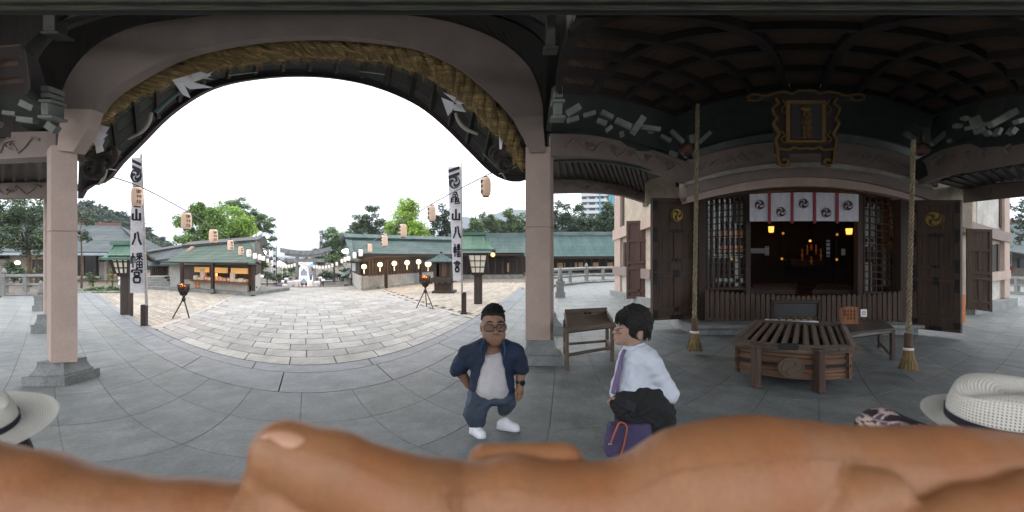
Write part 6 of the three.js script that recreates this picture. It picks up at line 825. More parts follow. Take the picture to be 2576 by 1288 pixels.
for (const [u, v, ru, rv, D, l, c] of [[672, 690, 24, 14, 70, 'loose flowering bush right of the stall end wall', [.13, .17, .09]], [700, 694, 26, 8, 78, 'low bush before the terrace fence left of the gate', [.07, .12, .05]], [735, 668, 20, 20, 118, 'light green trees seen left of the gate pillar', [.12, .17, .07]], [722, 690, 22, 7, 110, 'pale green lawn shrub behind the terrace fence', [.2, .24, .1]], [820, 690, 24, 12, 96, 'dark bush behind the terrace fence right of the gate', cDark], [862, 688, 26, 14, 90, 'dark bush beside the booth', cDark], [650, 660, 20, 26, 68, 'green bush showing behind the stall gable', cMid]]) { const o = thing('bush', l, 'bush'); obj('foliage', leafGeo([[u, v, ru, rv], [u - ru * .5, v + rv * .4, ru * .6, rv * .6], [u + ru * .5, v + rv * .4, ru * .6, rv * .6]], D, 4.6, c, 1.5), mLeaf, o); obj('stem', rod(V(X(u, D), LY, -D), P(u, v, D), .08), mTrunk, o); settle(o, V(X(u, D), LY, -D)); }
{ // wooded hill on the left, woods on the skyline, blue mountain on the right
  const w = new THREE.Group(); w.name = 'wooded_hill'; scene.add(w); tag(w, 'dark green wooded hill behind the slate roofed house', 'wood', undefined, 'stuff'); const bl = [], D = 170; const top = u => u < 197 ? 510 + (197 - u) * .1 : u < 330 ? 496 + (u - 197) * .33 : u < 380 ? 540 + (u - 330) * .75 : 578 + (u - 380) * .55;
  for (let u = -60; u < 445; u += 15) { const t = top(u); for (let v = t + 10; v < 640; v += 15) bl.push([u + rr(-6, 6), v + rr(-4, 4), 15, 11, rr(.6, 1.35), -(v - t) * .35]); } obj('canopy', leafGeo(bl, D, 4.8, [.07, .12, .055], 1.3), mLeaf, w);
  const core = new THREE.Shape(); const pts = []; for (let u = -90; u <= 445; u += 10) pts.push(P(u, top(u) + 9, D + 6)); pts.push(P(445, 700, D + 6), P(-90, 700, D + 6)); const hl = struct('hillside', 'earth slope under the wooded hill'); obj('slope', poly(pts, 1), M([.035, .055, .03], .95, { map: T.stain }), hl);
  const far = new THREE.Group(); far.name = 'distant_wood'; scene.add(far); tag(far, 'line of distant woods on the skyline beyond the stone gate', 'wood', undefined, 'stuff'); const b2 = []; for (let u = 640; u < 900; u += 10) b2.push([u, 662 - (u < 700 ? 8 : 0) - (u > 800 ? 10 : 0) - (Math.abs(u - 770) < 20 ? -8 : 0), 12, 10, rr(.8, 1.2)]); for (let u = 1320; u < 1400; u += 12) b2.push([u, 590, 14, 22, 1]); obj('canopy', leafGeo(b2, 240, 4.2, [.09, .13, .075], 1.6), mLeaf, far);
  const mt = struct('mountain', 'hazy blue mountain ridge on the right skyline'), n = 60, rows = []; const ridge = [[1060, 640], [1120, 575], [1165, 545], [1200, 552], [1240, 540], [1270, 530], [1310, 527], [1350, 535], [1420, 560], [1500, 600], [1560, 645]]; const c = crv(ridge.map(p => P(p[0], p[1], 2400)), n); for (let j = 0; j <= 8; j++) rows.push(c.map((p, i) => { const t = j / 8, q = p.clone(); q.y = q.y * (1 - t) + LY * t; q.z += t * 700 + 60 * Math.sin(i * .9 + j * 1.3) * t; q.y += 14 * Math.sin(i * 1.1 + j) * t * (1 - t); return q; })); const gs = []; for (let j = 0; j < 8; j++) gs.push(band(rows[j], rows[j + 1], V(0, -1, -30), true)); obj('slope', gs, M([.07, .10, .075], .95, { map: rept(T.dirt, .01) }), mt);
}
// ---------- people ----------
const mHair = M([.014, .011, .010], .8, { map: T.straw, bumpMap: T.straw, bumpScale: .01 });
const cut = (f, g) => (x, y, z) => Math.max(f(x, y, z), g(x, y, z));
const wob = (f, a, k) => (x, y, z) => f(x, y, z) + a * (Math.sin(x * k + 1.3 * Math.sin(y * k * .7)) * Math.sin(y * k * 1.1 + .7 * Math.sin(z * k)) * Math.cos(z * k * .8 + x * k * .3));
const surf = (fn, lo, hi, res, s) => field(fn, V(...lo), V(...hi), res).scale(s, s, s);
function handField(c, dir, side, up_, L) { // palm and five separate bent fingers; dir: wrist to knuckles, side: towards the thumb
  const D_ = V(...dir).normalize(), S = V(...side).normalize(), N = V(...up_).normalize(), p = (a, b, n) => { const q = V(...c).addScaledVector(D_, a * L).addScaledVector(S, b * L).addScaledVector(N, n * L); return [q.x, q.y, q.z]; };
  const fs = [capD(p(-.22, 0, 0), p(.12, .1, 0), .15 * L, .13 * L), capD(p(-.2, -.05, 0), p(.12, -.12, 0), .14 * L, .11 * L)];
  const fing = [[.15, .36, .078], [.055, .42, .08], [-.05, .39, .076], [-.15, .30, .066]];
  const parts = fing.map(([b, l, r]) => union(.02 * L, capD(p(.14, b, 0), p(.14 + l * .45, b * 1.1, .05), r * L, r * .95 * L), capD(p(.14 + l * .45, b * 1.1, .05), p(.14 + l * .75, b * 1.15, .16), r * .95 * L, r * .85 * L), capD(p(.14 + l * .75, b * 1.15, .16), p(.14 + l * .85, b * 1.15, .28), r * .85 * L, r * .7 * L)));
  const th = union(.03 * L, capD(p(-.16, .12, .02), p(.02, .26, .08), .1 * L, .085 * L), capD(p(.02, .26, .08), p(.16, .27, .15), .085 * L, .068 * L));
  return union(.03 * L, union(.1 * L, ...fs), ...parts, th);
}
{ // man in the open blue shirt
  const D = 6.49, s = D / K, o = thing('person', 'man with dark glasses in open navy shirt, white tee and faded jeans', 'person', [X(1240, D), 0, -D]);
  const sk = M([.30, .165, .105], .55, { map: T.skin }), head = union(18, ellD([0, 279, -4], [27.5, 43, 34]), ellD([4, 254, 6], [23, 28, 24]), capD([-9, 246, 12], [16, 246, 12], 11, 11), capD([4, 233, 17], [9, 233, 17], 7.5, 7.5));
  const nose = union(5, capD([7, 280, 27], [10, 259, 36], 3, 5), capD([3, 256, 30], [16, 256, 29], 3.4, 3.4)), ears = union(2, ellD([-29, 266, -2], [4, 12, 8]), ellD([29, 268, -8], [4, 12, 8]));
  const headF = union(4, head, nose, ears, capD([4, 241, 27], [12, 241, 26], 2.6, 2.2), capD([-6, 284, 26], [22, 284, 24], 3, 3));
  const torso = union(16, capD([-38, 196, -4], [34, 198, -4], 26, 26), capD([-6, 190, -4], [-2, 130, -2], 44, 45), capD([-4, 118, -4], [0, 118, -4], 44, 44));
  const armL = union(8, capD([-62, 196, -6], [-88, 158, -22], 23, 18), capD([-88, 158, -22], [-64, 112, -36], 15, 10)), armR = union(8, capD([54, 200, -8], [70, 160, -6], 23, 17), capD([70, 160, -6], [68, 124, 8], 14, 10));
  const neck = capD([2, 240, -6], [-2, 205, -8], 16, 19);
  const handR = handField([68, 108, 11], [.06, -1, .12], [-.85, 0, .5], [-.4, .1, .9], 40), handL = handField([-56, 98, -44], [.5, -.8, .1], [.5, .5, .5], [0, 0, 1], 36);
  obj('body', [surf(union(8, headF, neck), [-42, 212, -48], [42, 334, 48], 84, s), surf(union(8, neck, (x, y, z) => Math.max(torso(x, y, z) + 6, 96 - y), armL, armR, capD([-30, 95, -4], [-40, 24, 2], 20, 13), capD([26, 95, -18], [26, 44, -34], 19, 13)), [-115, 10, -75], [100, 232, 50], 72, s), surf(union(5, handR, capD([68, 130, 7], [68, 112, 10], 10, 9)), [44, 74, -14], [92, 136, 36], 56, s), surf(handL, [-86, 58, -70], [-26, 124, -16], 44, s)], sk, o);
  obj('tee_shirt', surf(wob(cut((x, y, z) => torso(x, y, z) - 2.5, (x, y, z) => Math.max(97 + 2 * Math.sin(x * .2) - y, y - 222 + Math.max(0, z) * .6)), .9, .16), [-80, 92, -58], [80, 232, 58], 72, s), M([.60, .575, .60], .9, { map: T.cloth }), o);
  const lE = y => -14 - 32 * (216 - y) / 112, rE = y => 20 + 22 * (216 - y) / 112, mSh = M([.022, .042, .105], .85, { map: rept(T.denim, .9) });
  const shell = union(9, (x, y, z) => torso(x, y, z) - 7.5, capD([-62, 196, -6], [-88, 160, -22], 26, 22.5), capD([54, 200, -8], [70, 163, -6], 26, 21.5), capD([-24, 216, -8], [26, 218, -8], 20, 20));
  obj('open_shirt', surf(wob((x, y, z) => { const hole = Math.max(lE(y) - x, x - rE(y), -(z + 2)), collar = y > 206 ? Math.hypot(x - 1, (z + 4) * .9) - 20 : 1e9;
    return Math.max(shell(x, y, z), -hole, -collar, (x < 0 ? 84 : 92) + 4 * Math.sin(x * .09) - y, y - 238); }, 2.1, .115), [-118, 78, -66], [100, 244, 62], 96, s), mSh, o);
  for (const [a, b, c, w] of [[[-16, 236, 16], [-26, 216, 33], [-22, 192, 44], 9], [[22, 236, 14], [30, 216, 30], [27, 194, 41], 8]]) obj('collar', sweep(crv([V(a[0] * .6, a[1] + 3, a[2] - 26), V(...a), V(...b), V(...c)], 12).map(p => p.multiplyScalar(s)), t => s * (3 + w * Math.sin(Math.PI * Math.min(1, .25 + t * .72))), 8, .3), M([.045, .085, .20], .85, { map: rept(T.denim, .9) }), o);
  for (const [e, r, d] of [[[-90, 154, -22], 21, [.45, -1, -.3]], [[71, 158, -5], 20, [0, -1, .2]]]) obj('rolled_cuff', between(V(...e).multiplyScalar(s).addScaledVector(V(...d).normalize(), -6 * s), V(...e).multiplyScalar(s).addScaledVector(V(...d).normalize(), 6 * s), new THREE.CylinderGeometry(r * s, r * 1.02 * s, 12 * s, 18)), mSh, o);
  const mJ = M([.10, .125, .19], .9, { map: rept(T.denim, .7) });
  obj('jeans', surf(wob(cut(union(10, capD([-24, 104, -4], [20, 104, -6], 37, 36), capD([-32, 92, -2], [-44, 52, 4], 31, 28), capD([-44, 52, 4], [-41, 32, 2], 27, 23), capD([28, 92, -16], [34, 70, -26], 27, 23), capD([34, 70, -26], [28, 52, -32], 22, 18)), (x, y, z) => Math.max(y - 112, (x < 0 ? 20 : 38) - y)), 1.6, .19), [-86, 10, -70], [74, 122, 48], 76, s), mJ, o);
  obj('belt_buckle', sph(V(10, 101, 22).multiplyScalar(s), 4 * s, 1.3, 1, .4, 10), M([.25, .2, .15], .4, { metalness: .7 }), o);
  const shoe = (c, d, nm) => { const q = V(...d).normalize(), e = (a, h, w = 0) => { const p = V(...c).addScaledVector(q, a).add(V(0, h, 0)); return [p.x, p.y, p.z]; }; const f = union(6, capD(e(-10, 9), e(30, 7.5), 11, 10.5), capD(e(-10, 12), e(2, 18), 11, 12), capD(e(14, 12), e(26, 9), 10, 9)); const up_ = obj('sneaker', surf(cut(f, (x, y, z) => 2 - y), [c[0] - 50, -2, c[2] - 50], [c[0] + 50, 40, c[2] + 50], 64, s), M([.72, .74, .78], .7), o); obj('sole', surf(cut((x, y, z) => f(x, 8, z) - 1.2, (x, y, z) => Math.max(y - 4.5, .3 - y)), [c[0] - 50, -2, c[2] - 50], [c[0] + 50, 10, c[2] + 50], 50, s), M([.55, .56, .6], .8), o); const l = []; for (let k = 0; k < 4; k++) { const p = V(...c).addScaledVector(q, 6 + k * 4.5), n = V(q.z, 0, -q.x); l.push(sweep(crv([p.clone().addScaledVector(n, -7).setY(17.5 - k), p.clone().setY(24 - k * 1.9), p.clone().addScaledVector(n, 7).setY(17.5 - k)], 6).map(v => v.multiplyScalar(s)), .9 * s, 5)); } obj('laces', l, M([.5, .52, .56], .9), o).userData.kind = 'stuff'; };
  shoe([-42, 0, 6], [.55, 0, .9]); shoe([30, 0, -30], [.95, 0, .45]);
  obj('hair', surf(wob((x, y, z) => Math.max(ellD([0, 284, -6], [31, 42.5, 37])(x, y, z), -(y - 293 + (-z + 12) * .62 + 3 * Math.cos(x * .1)), 262 - y), 1.4, .35), [-42, 250, -52], [42, 340, 44], 84, s), mHair, o);
  { const g = []; for (let i = 0; i < 520; i++) { const a = rnd() * 6.283, q = rr(.5, 1), h = Math.sqrt(1 - q * q), p = V(Math.cos(a) * h * 31.5, 284 + q * 41, -6 + Math.sin(a) * h * 37); if (p.y - 299 + (-p.z + 12) * .62 < 0) continue; const f = Math.max(0, p.z) / 30, e = p.clone().add(V(rr(1, 6), q * 1.5 + 2 * f + rr(-1, 1.5), rr(-3, 5) + 2 * f)); g.push(sweep([p.clone().add(V(-1, -3, -1)), p.clone().lerp(e, .5).add(V(0, 1, 0)), e].map(v => v.multiplyScalar(s)), t => s * (2.2 - 1.9 * t), 4)); } obj('hair_lock', g, mHair, o).userData.kind = 'stuff'; }
  const gl = M([.012, .011, .012], .3), at = (x, y, z) => V(x, y, z).multiplyScalar(s); const lens = (cx, cz, ry) => { const pts = []; for (let i = 0; i <= 24; i++) { const a = i / 24 * 6.283, c = Math.cos(a), n = Math.sin(a); pts.push(at(cx + Math.sign(c) * Math.pow(Math.abs(c), .6) * 12.5, 270 + Math.sign(n) * Math.pow(Math.abs(n), .6) * 8.5, cz + ry * c * 3)); } return sweep(pts, 1.05 * s, 6, 1, false); };
  const fr = obj('eyeglasses', [lens(-8, 36, 1), lens(22, 35, -1), rod(at(4, 272, 37), at(9, 272, 37), 1.4 * s), rod(at(-20, 274, 34), at(-30, 274, 0), 1.3 * s), rod(at(34, 274, 33), at(31, 276, -4), 1.3 * s)], gl, o); for (const [x, z] of [[-8, 35.6], [22, 34.6]]) obj('lens', sph(at(x, 270, z), 11.5 * s, 1, .68, .06, 14), M([.05, .03, .03], .08, { transparent: true, opacity: .16 }), fr);
  for (const [x, z] of [[-7, 27], [20, 26]]) { const e = obj('eye', sph(at(x, 270, z), 4.5 * s, 1.2, .7, .7, 10), M([.5, .48, .46], .4), o); obj('iris', sph(at(x + 1, 270, z + 2.2), 2.4 * s, 1, 1, .6, 8), gl, e); obj('eyebrow', sweep(crv([at(x - 9, 281, z + 3), at(x, 285, z + 4.5), at(x + 9, 282, z + 3)], 6), t => s * (1 + .9 * Math.sin(Math.PI * t)), 5), mHair, o); }
  obj('lips', sweep(crv([at(-1, 242, 27), at(7, 242.5, 30), at(16, 243.5, 27)], 8), t => s * (.7 + 1.3 * Math.sin(Math.PI * t)), 6), M([.25, .095, .08], .5), o);
  obj('wristwatch', [between(at(68, 127, 7), at(68, 134, 6), new THREE.CylinderGeometry(11.3 * s, 11.3 * s, 7 * s, 18)), between(at(73, 130, 14), at(76, 130, 18), new THREE.CylinderGeometry(7 * s, 7 * s, 3 * s, 16))], gl, o);
}
{ // boy-faced man in a white shirt, in profile
  const D = 6.0, s = D / K, o = thing('person', 'dark haired person in profile in pale blue shirt and plaid tie', 'person', [X(1590, D), 0, -D]);
  const sk = M([.47, .30, .215], .55, { map: T.skin }), headF = union(9, ellD([4, 314, 0], [37, 42, 31]), ellD([-18, 288, 0], [24, 24, 22]), capD([-26, 272, 0], [-4, 278, 0], 13, 17), capD([-36, 267, 0], [-36, 267, 3], 7, 7)), face = union(3, headF, capD([-36, 303, 2], [-45, 290, 2], 3, 4.8), capD([-42, 277, 2], [-42, 275, 2], 4.2, 4.2), ellD([14, 290, 29], [9, 14, 5]));
  const neck = capD([0, 276, 0], [8, 244, -2], 20, 23), torso = union(18, capD([18, 222, -18], [26, 222, 18], 30, 30), capD([12, 215, 0], [-4, 140, 0], 44, 46));
  const arm = union(8, capD([44, 212, 24], [84, 142, 22], 24, 18), capD([84, 142, 22], [-46, 132, 46], 17, 10)), arm2 = union(8, capD([-4, 210, -30], [-20, 150, -36], 22, 17), capD([-20, 150, -36], [-40, 128, 10], 15, 10)), hand = handField([-54, 134, 47], [-1, .05, .1], [0, .8, .6], [0, -.5, .8], 36);
  obj('body', [surf(union(8, face, neck), [-58, 246, -42], [52, 362, 42], 84, s), surf(union(8, neck, torso, arm, arm2, capD([-14, 130, 0], [-18, 12, 0], 24, 14), capD([20, 130, -12], [22, 12, -14], 24, 14)), [-66, 4, -66], [112, 262, 72], 80, s), surf(union(4, hand, capD([-46, 132, 46], [-52, 134, 47], 9.5, 9)), [-90, 108, 16], [-34, 164, 76], 50, s)], sk, o);
  obj('shirt', surf(wob(cut(union(10, (x, y, z) => torso(x, y, z) - 4, capD([44, 212, 24], [86, 142, 22], 27, 24), capD([86, 142, 22], [10, 136, 42], 22, 17), capD([-4, 210, -30], [-20, 150, -36], 24, 19), capD([4, 246, -2], [10, 236, -2], 23, 28)), (x, y, z) => Math.max(122 - y, y - 262 - x * .25)), 2.3, .12), [-70, 112, -70], [122, 272, 78], 100, s), M([.73, .78, .88], .85, { map: T.cloth }), o);
  const at = (x, y, z) => V(x, y, z).multiplyScalar(s);
  obj('collar', [sweep(crv([at(22, 260, -22), at(28, 262, 8), at(4, 256, 26), at(-16, 246, 24), at(-24, 232, 26)], 14), t => s * (5 + 4 * t), 8, .35), sweep(crv([at(-20, 248, 6), at(-28, 238, 14), at(-32, 230, 12)], 6), s * 5, 8, .35)], M([.66, .73, .85], .85, { map: T.cloth }), o);
  const plaid = tex(128, (x, y) => { const a = (x * 6 % 1) < .45, b = (y * 6 % 1) < .45, l = (x * 12 % 1) < .12 || (y * 12 % 1) < .12; return l ? [.75, .7, .8] : a && b ? [.12, .06, .2] : a || b ? [.25, .14, .36] : [.42, .3, .52]; }, 14);
  const tie = crv([[-24, 250, 24], [-32, 236, 30], [-40, 205, 34], [-48, 170, 34], [-52, 146, 34]].map(p => at(...p)), 14); obj('tie', sweep(tie, t => s * (t < .1 ? 8 : 6.5 + 7 * t), 10, .55), M([1, 1, 1], .8, { map: plaid }), o);
  obj('shirt_placket', sweep(crv([at(-6, 238, 34), at(-20, 200, 44), at(-32, 150, 42)], 8), 1.3 * s, 6, .6), M([.60, .68, .82], .85), o); obj('breast_pocket', rb(8 * s, 176 * s, 44 * s, 26 * s, 28 * s, 4 * s, 2 * s), M([.60, .68, .82], .85, { map: T.cloth }), o);
  obj('trousers', surf(wob(cut(union(8, capD([-8, 120, 0], [8, 120, -6], 42, 42), capD([-16, 110, 2], [-20, 16, 2], 32, 20), capD([20, 110, -12], [22, 16, -14], 30, 20)), (x, y, z) => Math.max(y - 132, 6 - y)), 1.2, .16), [-66, 0, -60], [70, 140, 52], 64, s), M([.045, .04, .085], .9, { map: T.cloth }), o);
  for (const [x, z] of [[-24, 6], [20, -10]]) obj('shoe', surf(cut(union(5, capD([x + 8, 7, z], [x - 26, 6, z + 6], 10, 9), capD([x + 8, 10, z], [x, 16, z], 10, 11)), (x_, y) => .5 - y), [x - 50, -2, z - 30], [x + 34, 34, z + 34], 48, s), M([.012, .012, .014], .35), o);
  obj('hair', surf(wob((x, y, z) => { const cap_ = ellD([8, 316, 0], [45, 47, 39])(x, y, z), faceHole = Math.max(x + 14 + Math.max(0, y - 302) * 1.3, y - 332 + .0 * x), earHole = Math.hypot(x - 14, y - 288) - 12; const nape = 264 - y + Math.max(0, -x + 6) * 1.3; return Math.max(cap_, -faceHole, nape, z > 0 ? -earHole : -1e9); }, 1.5, .28), [-46, 255, -48], [62, 370, 48], 96, s), mHair, o);
  { const g = []; for (let i = 0; i < 60; i++) { const z = rr(-30, 34), x = -16 - 20 * Math.sqrt(Math.max(0, 1 - (z / 38) ** 2)) + rr(-2, 3); g.push(sweep(crv([at(x + 22, 352 - Math.abs(z) * .3, z * .8), at(x + 1, 338 - Math.abs(z) * .2, z * .95), at(x - 3 + rr(-2, 2), rr(308, 320), z)], 6), t => s * (3.4 - 2.8 * t), 5)); } for (let i = 0; i < 40; i++) { const a = rr(-.4, 2.9), z = 36 * Math.sin(a), x = 12 + 34 * Math.cos(a); if (z < 5 && x < 20) continue; g.push(sweep(crv([at(x * .8, 330, z * .85), at(x, 305, z), at(x - 1, rr(270, 284) + (x < 20 ? 22 : 0), z * .96)], 6), t => s * (3.6 - 2.6 * t), 5)); } obj('hair_lock', g, mHair, o).userData.kind = 'stuff'; }
  const gl = M([.09, .05, .035], .35, { metalness: .4 }); const oval = []; for (let i = 0; i <= 20; i++) { const a = i / 20 * 6.283; oval.push(at(-34 + Math.cos(a) * 9, 297 + Math.sin(a) * 6.5, 20 - Math.cos(a) * 3.5)); } obj('eyeglasses', [sweep(oval, .9 * s, 5, 1, false), rod(at(-25, 298, 20), at(12, 297, 31), .9 * s), rod(at(-43, 298, 15), at(-46, 299, 6), .9 * s)], gl, o);
  const e = obj('eye', sph(at(-35, 297, 14), 3.4 * s, .8, .7, .8, 10), M([.5, .48, .46], .4), o); obj('iris', sph(at(-37, 297, 15.5), 1.8 * s, .8, 1, .8, 8), mHair, e); obj('lips', sweep(crv([at(-46, 276, 2), at(-41, 276, 9), at(-32, 279, 14)], 6), t => s * (2 - 1.2 * t), 5), M([.42, .16, .14], .5), o);
  // the folded dark jacket and the tote hang from the arm: things of their own
  const J = thing('jacket', 'black suit jacket folded over the arm of the person in the pale shirt', 'jacket', [X(1590, D), 0, -D]); const jk = union(14, ellD([2, 120, 48], [62, 34, 26]), ellD([38, 96, 44], [52, 48, 24]), ellD([2, 80, 46], [46, 44, 20]), ellD([84, 78, 30], [16, 36, 14]), capD([-52, 128, 48], [-30, 140, 52], 12, 14), capD([10, 152, 46], [54, 148, 40], 8, 10)); obj('cloth', surf(wob(wob(jk, 3.2, .075), 1.6, .2), [-84, 24, 6], [112, 172, 90], 96, s), M([.011, .011, .013], .85, { map: T.cloth }), J); obj('lapel', slab4(at(-40, 146, 66), at(-8, 134, 78), at(-12, 112, 78), at(-46, 128, 66), 3 * s), M([.014, .014, .017], .8), J); obj('button', sph(at(-30, 104, 70), 2.4 * s, 1, 1, .6, 8), M([.02, .02, .022], .3), J);
  const B = thing('tote_bag', 'dark purple tote bag with orange leather handles hanging beside the jacket', 'bag', [X(1590, D), 0, -D]), mB = M([.065, .05, .125], .8, { map: T.cloth }); obj('bag_body', surf(wob((x, y, z) => { const t = (y - 6) / 80, hx = 50 + 10 * (1 - t), qx = Math.abs(x + 22) - hx, qz = Math.abs(z - 62) - (16 + 8 * (1 - t)), qy = Math.abs(y - 46) - 38; return Math.hypot(Math.max(qx + 8, 0), Math.max(qy + 8, 0), Math.max(qz + 8, 0)) - 8 + Math.min(0, Math.max(qx, qy, qz) + 8); }, 1.8, .1), [-92, 0, 30], [50, 94, 96], 72, s), mB, B);
  for (const [x, z] of [[-46, 88], [-34, 42]]) obj('handle', sweep(crv([at(x - 26, 42, z), at(x - 14, 74, z + 1), at(x - 2, 92, z - 4), at(x + 12, 86, z), at(x + 8, 52, z + 1), at(x - 2, 14, z)], 20), 4.2 * s, 8, .45), M([.42, .10, .03], .6), B); obj('buckle', rb(-72 * s, 42 * s, 88 * s, 9 * s, 3 * s, 2 * s, s), M([.6, .6, .62], .3, { metalness: .9 }), B);
}
// small people by the stair head
{ const cols = [[.62, .64, .7], [.12, .14, .25], [.5, .2, .2], [.7, .7, .72], [.10, .10, .11], [.2, .3, .5]], list = [[690, 716, 8, 'dark haired head and shoulders sitting on the stairs, leftmost', 1], [704, 714, 13, 'person in dark blue on the stairs beside two pale lamps', 1], [718, 712, 9, 'person in white seated on the stairs behind the dark blue one', 3], [731, 708, 17, 'person in white shirt standing left of the framed board', 0], [746, 707, 18, 'person in pale purple standing at the left edge of the framed board', 3], [760, 717, 8, 'head of a person low before the framed board', 4], [770, 717, 8, 'head of a person in red low before the framed board', 2], [797, 708, 15, 'person in white walking right of the framed board', 3], [782, 690, 12, 'person in blue walking on the far path under the gate', 5], [786, 672, 9, 'person in red walking on the far path', 2]];
  const sk = M([.36, .23, .17], .6); for (const [u, v, h, l, c] of list) { const D = v < 700 ? (v < 680 ? 130 : 95) : 43, s = D / K, H = Math.max(1.5, 22 * s), o = thing('person', l, 'person', [0, 0, 0], undefined), top = Y(v - h / 2, D), y0 = top - 1.55, p = V(X(u, D), y0, -D); o.position.copy(p); const W = .95, k = (...a) => a;
    obj('body', field(union(.08, capD([0, 1.42, 0], [0, 1.44, 0], .1, .11), capD([0, 1.32, 0], [0, 1.2, 0], .06, .08), capD([-.14, 1.2, 0], [.14, 1.2, 0], .09, .09), capD([0, 1.15, 0], [0, .8, 0], .16, .15), capD([-.2, 1.2, 0], [-.26, .75, .04], .06, .04), capD([.2, 1.2, 0], [.26, .75, .04], .06, .04), capD([-.08, .8, 0], [-.09, .04, 0], .1, .06), capD([.08, .8, 0], [.09, .04, 0], .1, .06)), V(-.4, -.06, -.3), V(.4, 1.6, .3), 34), sk, o);
    obj('shirt', field((x, y, z) => Math.max(union(.08, capD([-.14, 1.2, 0], [.14, 1.2, 0], .115, .115), capD([0, 1.15, 0], [0, .78, 0], .19, .185), capD([-.2, 1.2, 0], [-.24, .98, .02], .09, .075), capD([.2, 1.2, 0], [.24, .98, .02], .09, .075))(x, y, z), .7 - y), V(-.42, .6, -.3), V(.42, 1.4, .3), 30), M(cols[c], .9), o); obj('trousers', field((x, y, z) => Math.max(union(.05, capD([-.08, .78, 0], [-.09, .06, 0], .13, .085), capD([.08, .78, 0], [.09, .06, 0], .13, .085))(x, y, z), y - .8, .05 - y), V(-.3, 0, -.25), V(.3, .9, .25), 26), M([.06, .065, .09], .9), o); obj('hair', sph(V(0, 1.48, -.02), .125, 1, .85, 1.05, 12), mHair, o); }
  for (const [u, v, D, l] of [[731, 708, 43, 0]]) void 0; }
// ---------- the photographer: hand, and hats either side ----------
{ const D = .34, s = 100 * D / K, o = thing('hand', 'large tanned hand and wrist in soft focus along the bottom edge', 'hand'); const sk = M([.45, .205, .092], .45, { map: rept(T.skin, 8), bumpMap: rept(T.grain, 10), bumpScale: .0008 });
  const c = (u, v, z = 0) => [(u - 1288) / 100, (1288 - v) / 100, z];
  // silhouettes are of rounded masses: each chain is given by its upper edge and its radius
  const chain = (l, k = .3) => union(k, ...l.slice(1).map((b, i) => { const a = l[i]; return capD([(a[0] - 1288) / 100, (1288 - a[1]) / 100 - a[2], a[3] || 0], [(b[0] - 1288) / 100, (1288 - b[1]) / 100 - b[2], b[3] || 0], a[2], b[2]); }));
  const wrist = union(.5, chain([[-160, 1082, 1.5, -.2], [60, 1132, 1.35, -.2], [250, 1180, 1.1, -.2], [450, 1203, 1.0, -.3], [640, 1212, 1.0, -.4]]), capD([-14.5, -.6, -.9], [-6, -.7, -.9], 1.3, 1.1));
  const heel = union(.5, chain([[720, 1122, 1.1, .1], [900, 1138, 1.1, .1], [1080, 1143, 1.1, 0], [1290, 1137, 1.1, 0], [1440, 1154, 1.15, 0], [1560, 1152, 1.2, 0], [1660, 1112, 1.35, .1], [1740, 1058, 1.5, .15], [1850, 1036, 1.65, .15], [1930, 1034, 1.6, .1]], .5), capD([-5.5, -.8, -.8], [3, -.7, -.8], 1.3, 1.4), capD([3, -.7, -.8], [7, -.3, -.8], 1.4, 1.8));
  const palm2 = union(.5, chain([[1930, 1034, 1.5, 0], [2050, 1056, 1.4, -.25], [2200, 1075, 1.4, -.4], [2330, 1080, 1.4, -.5], [2460, 1078, 1.4, -.5], [2580, 1092, 1.5, -.5], [2760, 1100, 1.6, -.5]], .5), capD([6, -.4, -.9], [14.5, -.4, -.9], 1.8, 1.8));
  const fold = chain([[2010, 1228, .62, 1.35], [2160, 1180, .7, 1.5], [2330, 1140, .78, 1.4], [2500, 1116, .8, 1.2], [2700, 1105, .8, 1.1]], .3), fold2 = chain([[1990, 1300, .9, 1.7], [2200, 1250, .95, 1.85], [2420, 1210, 1.0, 1.75], [2700, 1180, 1.05, 1.6]], .3), mound = chain([[1990, 1150, .8, 1.2], [2080, 1110, .75, 1.0], [2150, 1116, .6, 1.0]], .3);
  const thumb = union(.35, capD([-5.45, 1.98, .6], [-4.3, 1.62, .7], .8, .86), capD([-4.3, 1.62, .7], [-2.2, .5, .5], .86, 1.25)), thumbPad = union(.3, capD([-5.72, 1.35, .5], [-5.1, .3, .4], .72, 1.1), capD([-5.1, .3, .4], [-3.5, -.4, .4], 1.1, 1.5));
  const finger = capD([-.7, 1.15, -.9], [1.4, 1.12, -.9], .5, .55), finger2 = capD([-.9, .2, -1.6], [1.5, .4, -1.6], .6, .65), finger3 = capD([-.6, -.6, -1.9], [1.6, -.4, -1.9], .6, .65), finger4 = capD([-.2, -1.4, -1.8], [1.6, -1.2, -1.8], .5, .6);
  const f1 = union(.25, wrist, union(.1, union(.4, heel, palm2), fold, fold2, mound), union(.16, thumb, thumbPad)), f = (x, y, z) => Math.max(smin(smin(f1(x, y, z), finger(x, y, z), .12), Math.min(finger2(x, y, z), finger3(x, y, z), finger4(x, y, z)), .12), -2.6 - y);
  const g = field(f, V(-14.2, -2.8, -4), V(14.2, 3, 3.2), 168); g.scale(s, s, s); obj('skin', g, sk, o, 'x');
  // nail, enlarged and set along the thumb to draw its pale highlight
  obj('nail_highlight', sph(V(0, 0, 0), .62 * s, 1.25, .62, .3, 18).rotateZ(-.32).rotateX(-.35).translate(-5.1 * s, 2.26 * s, 1.12 * s), M([.58, .315, .205], .3), o);
  o.position.copy(P(1288, 1316, D)); }
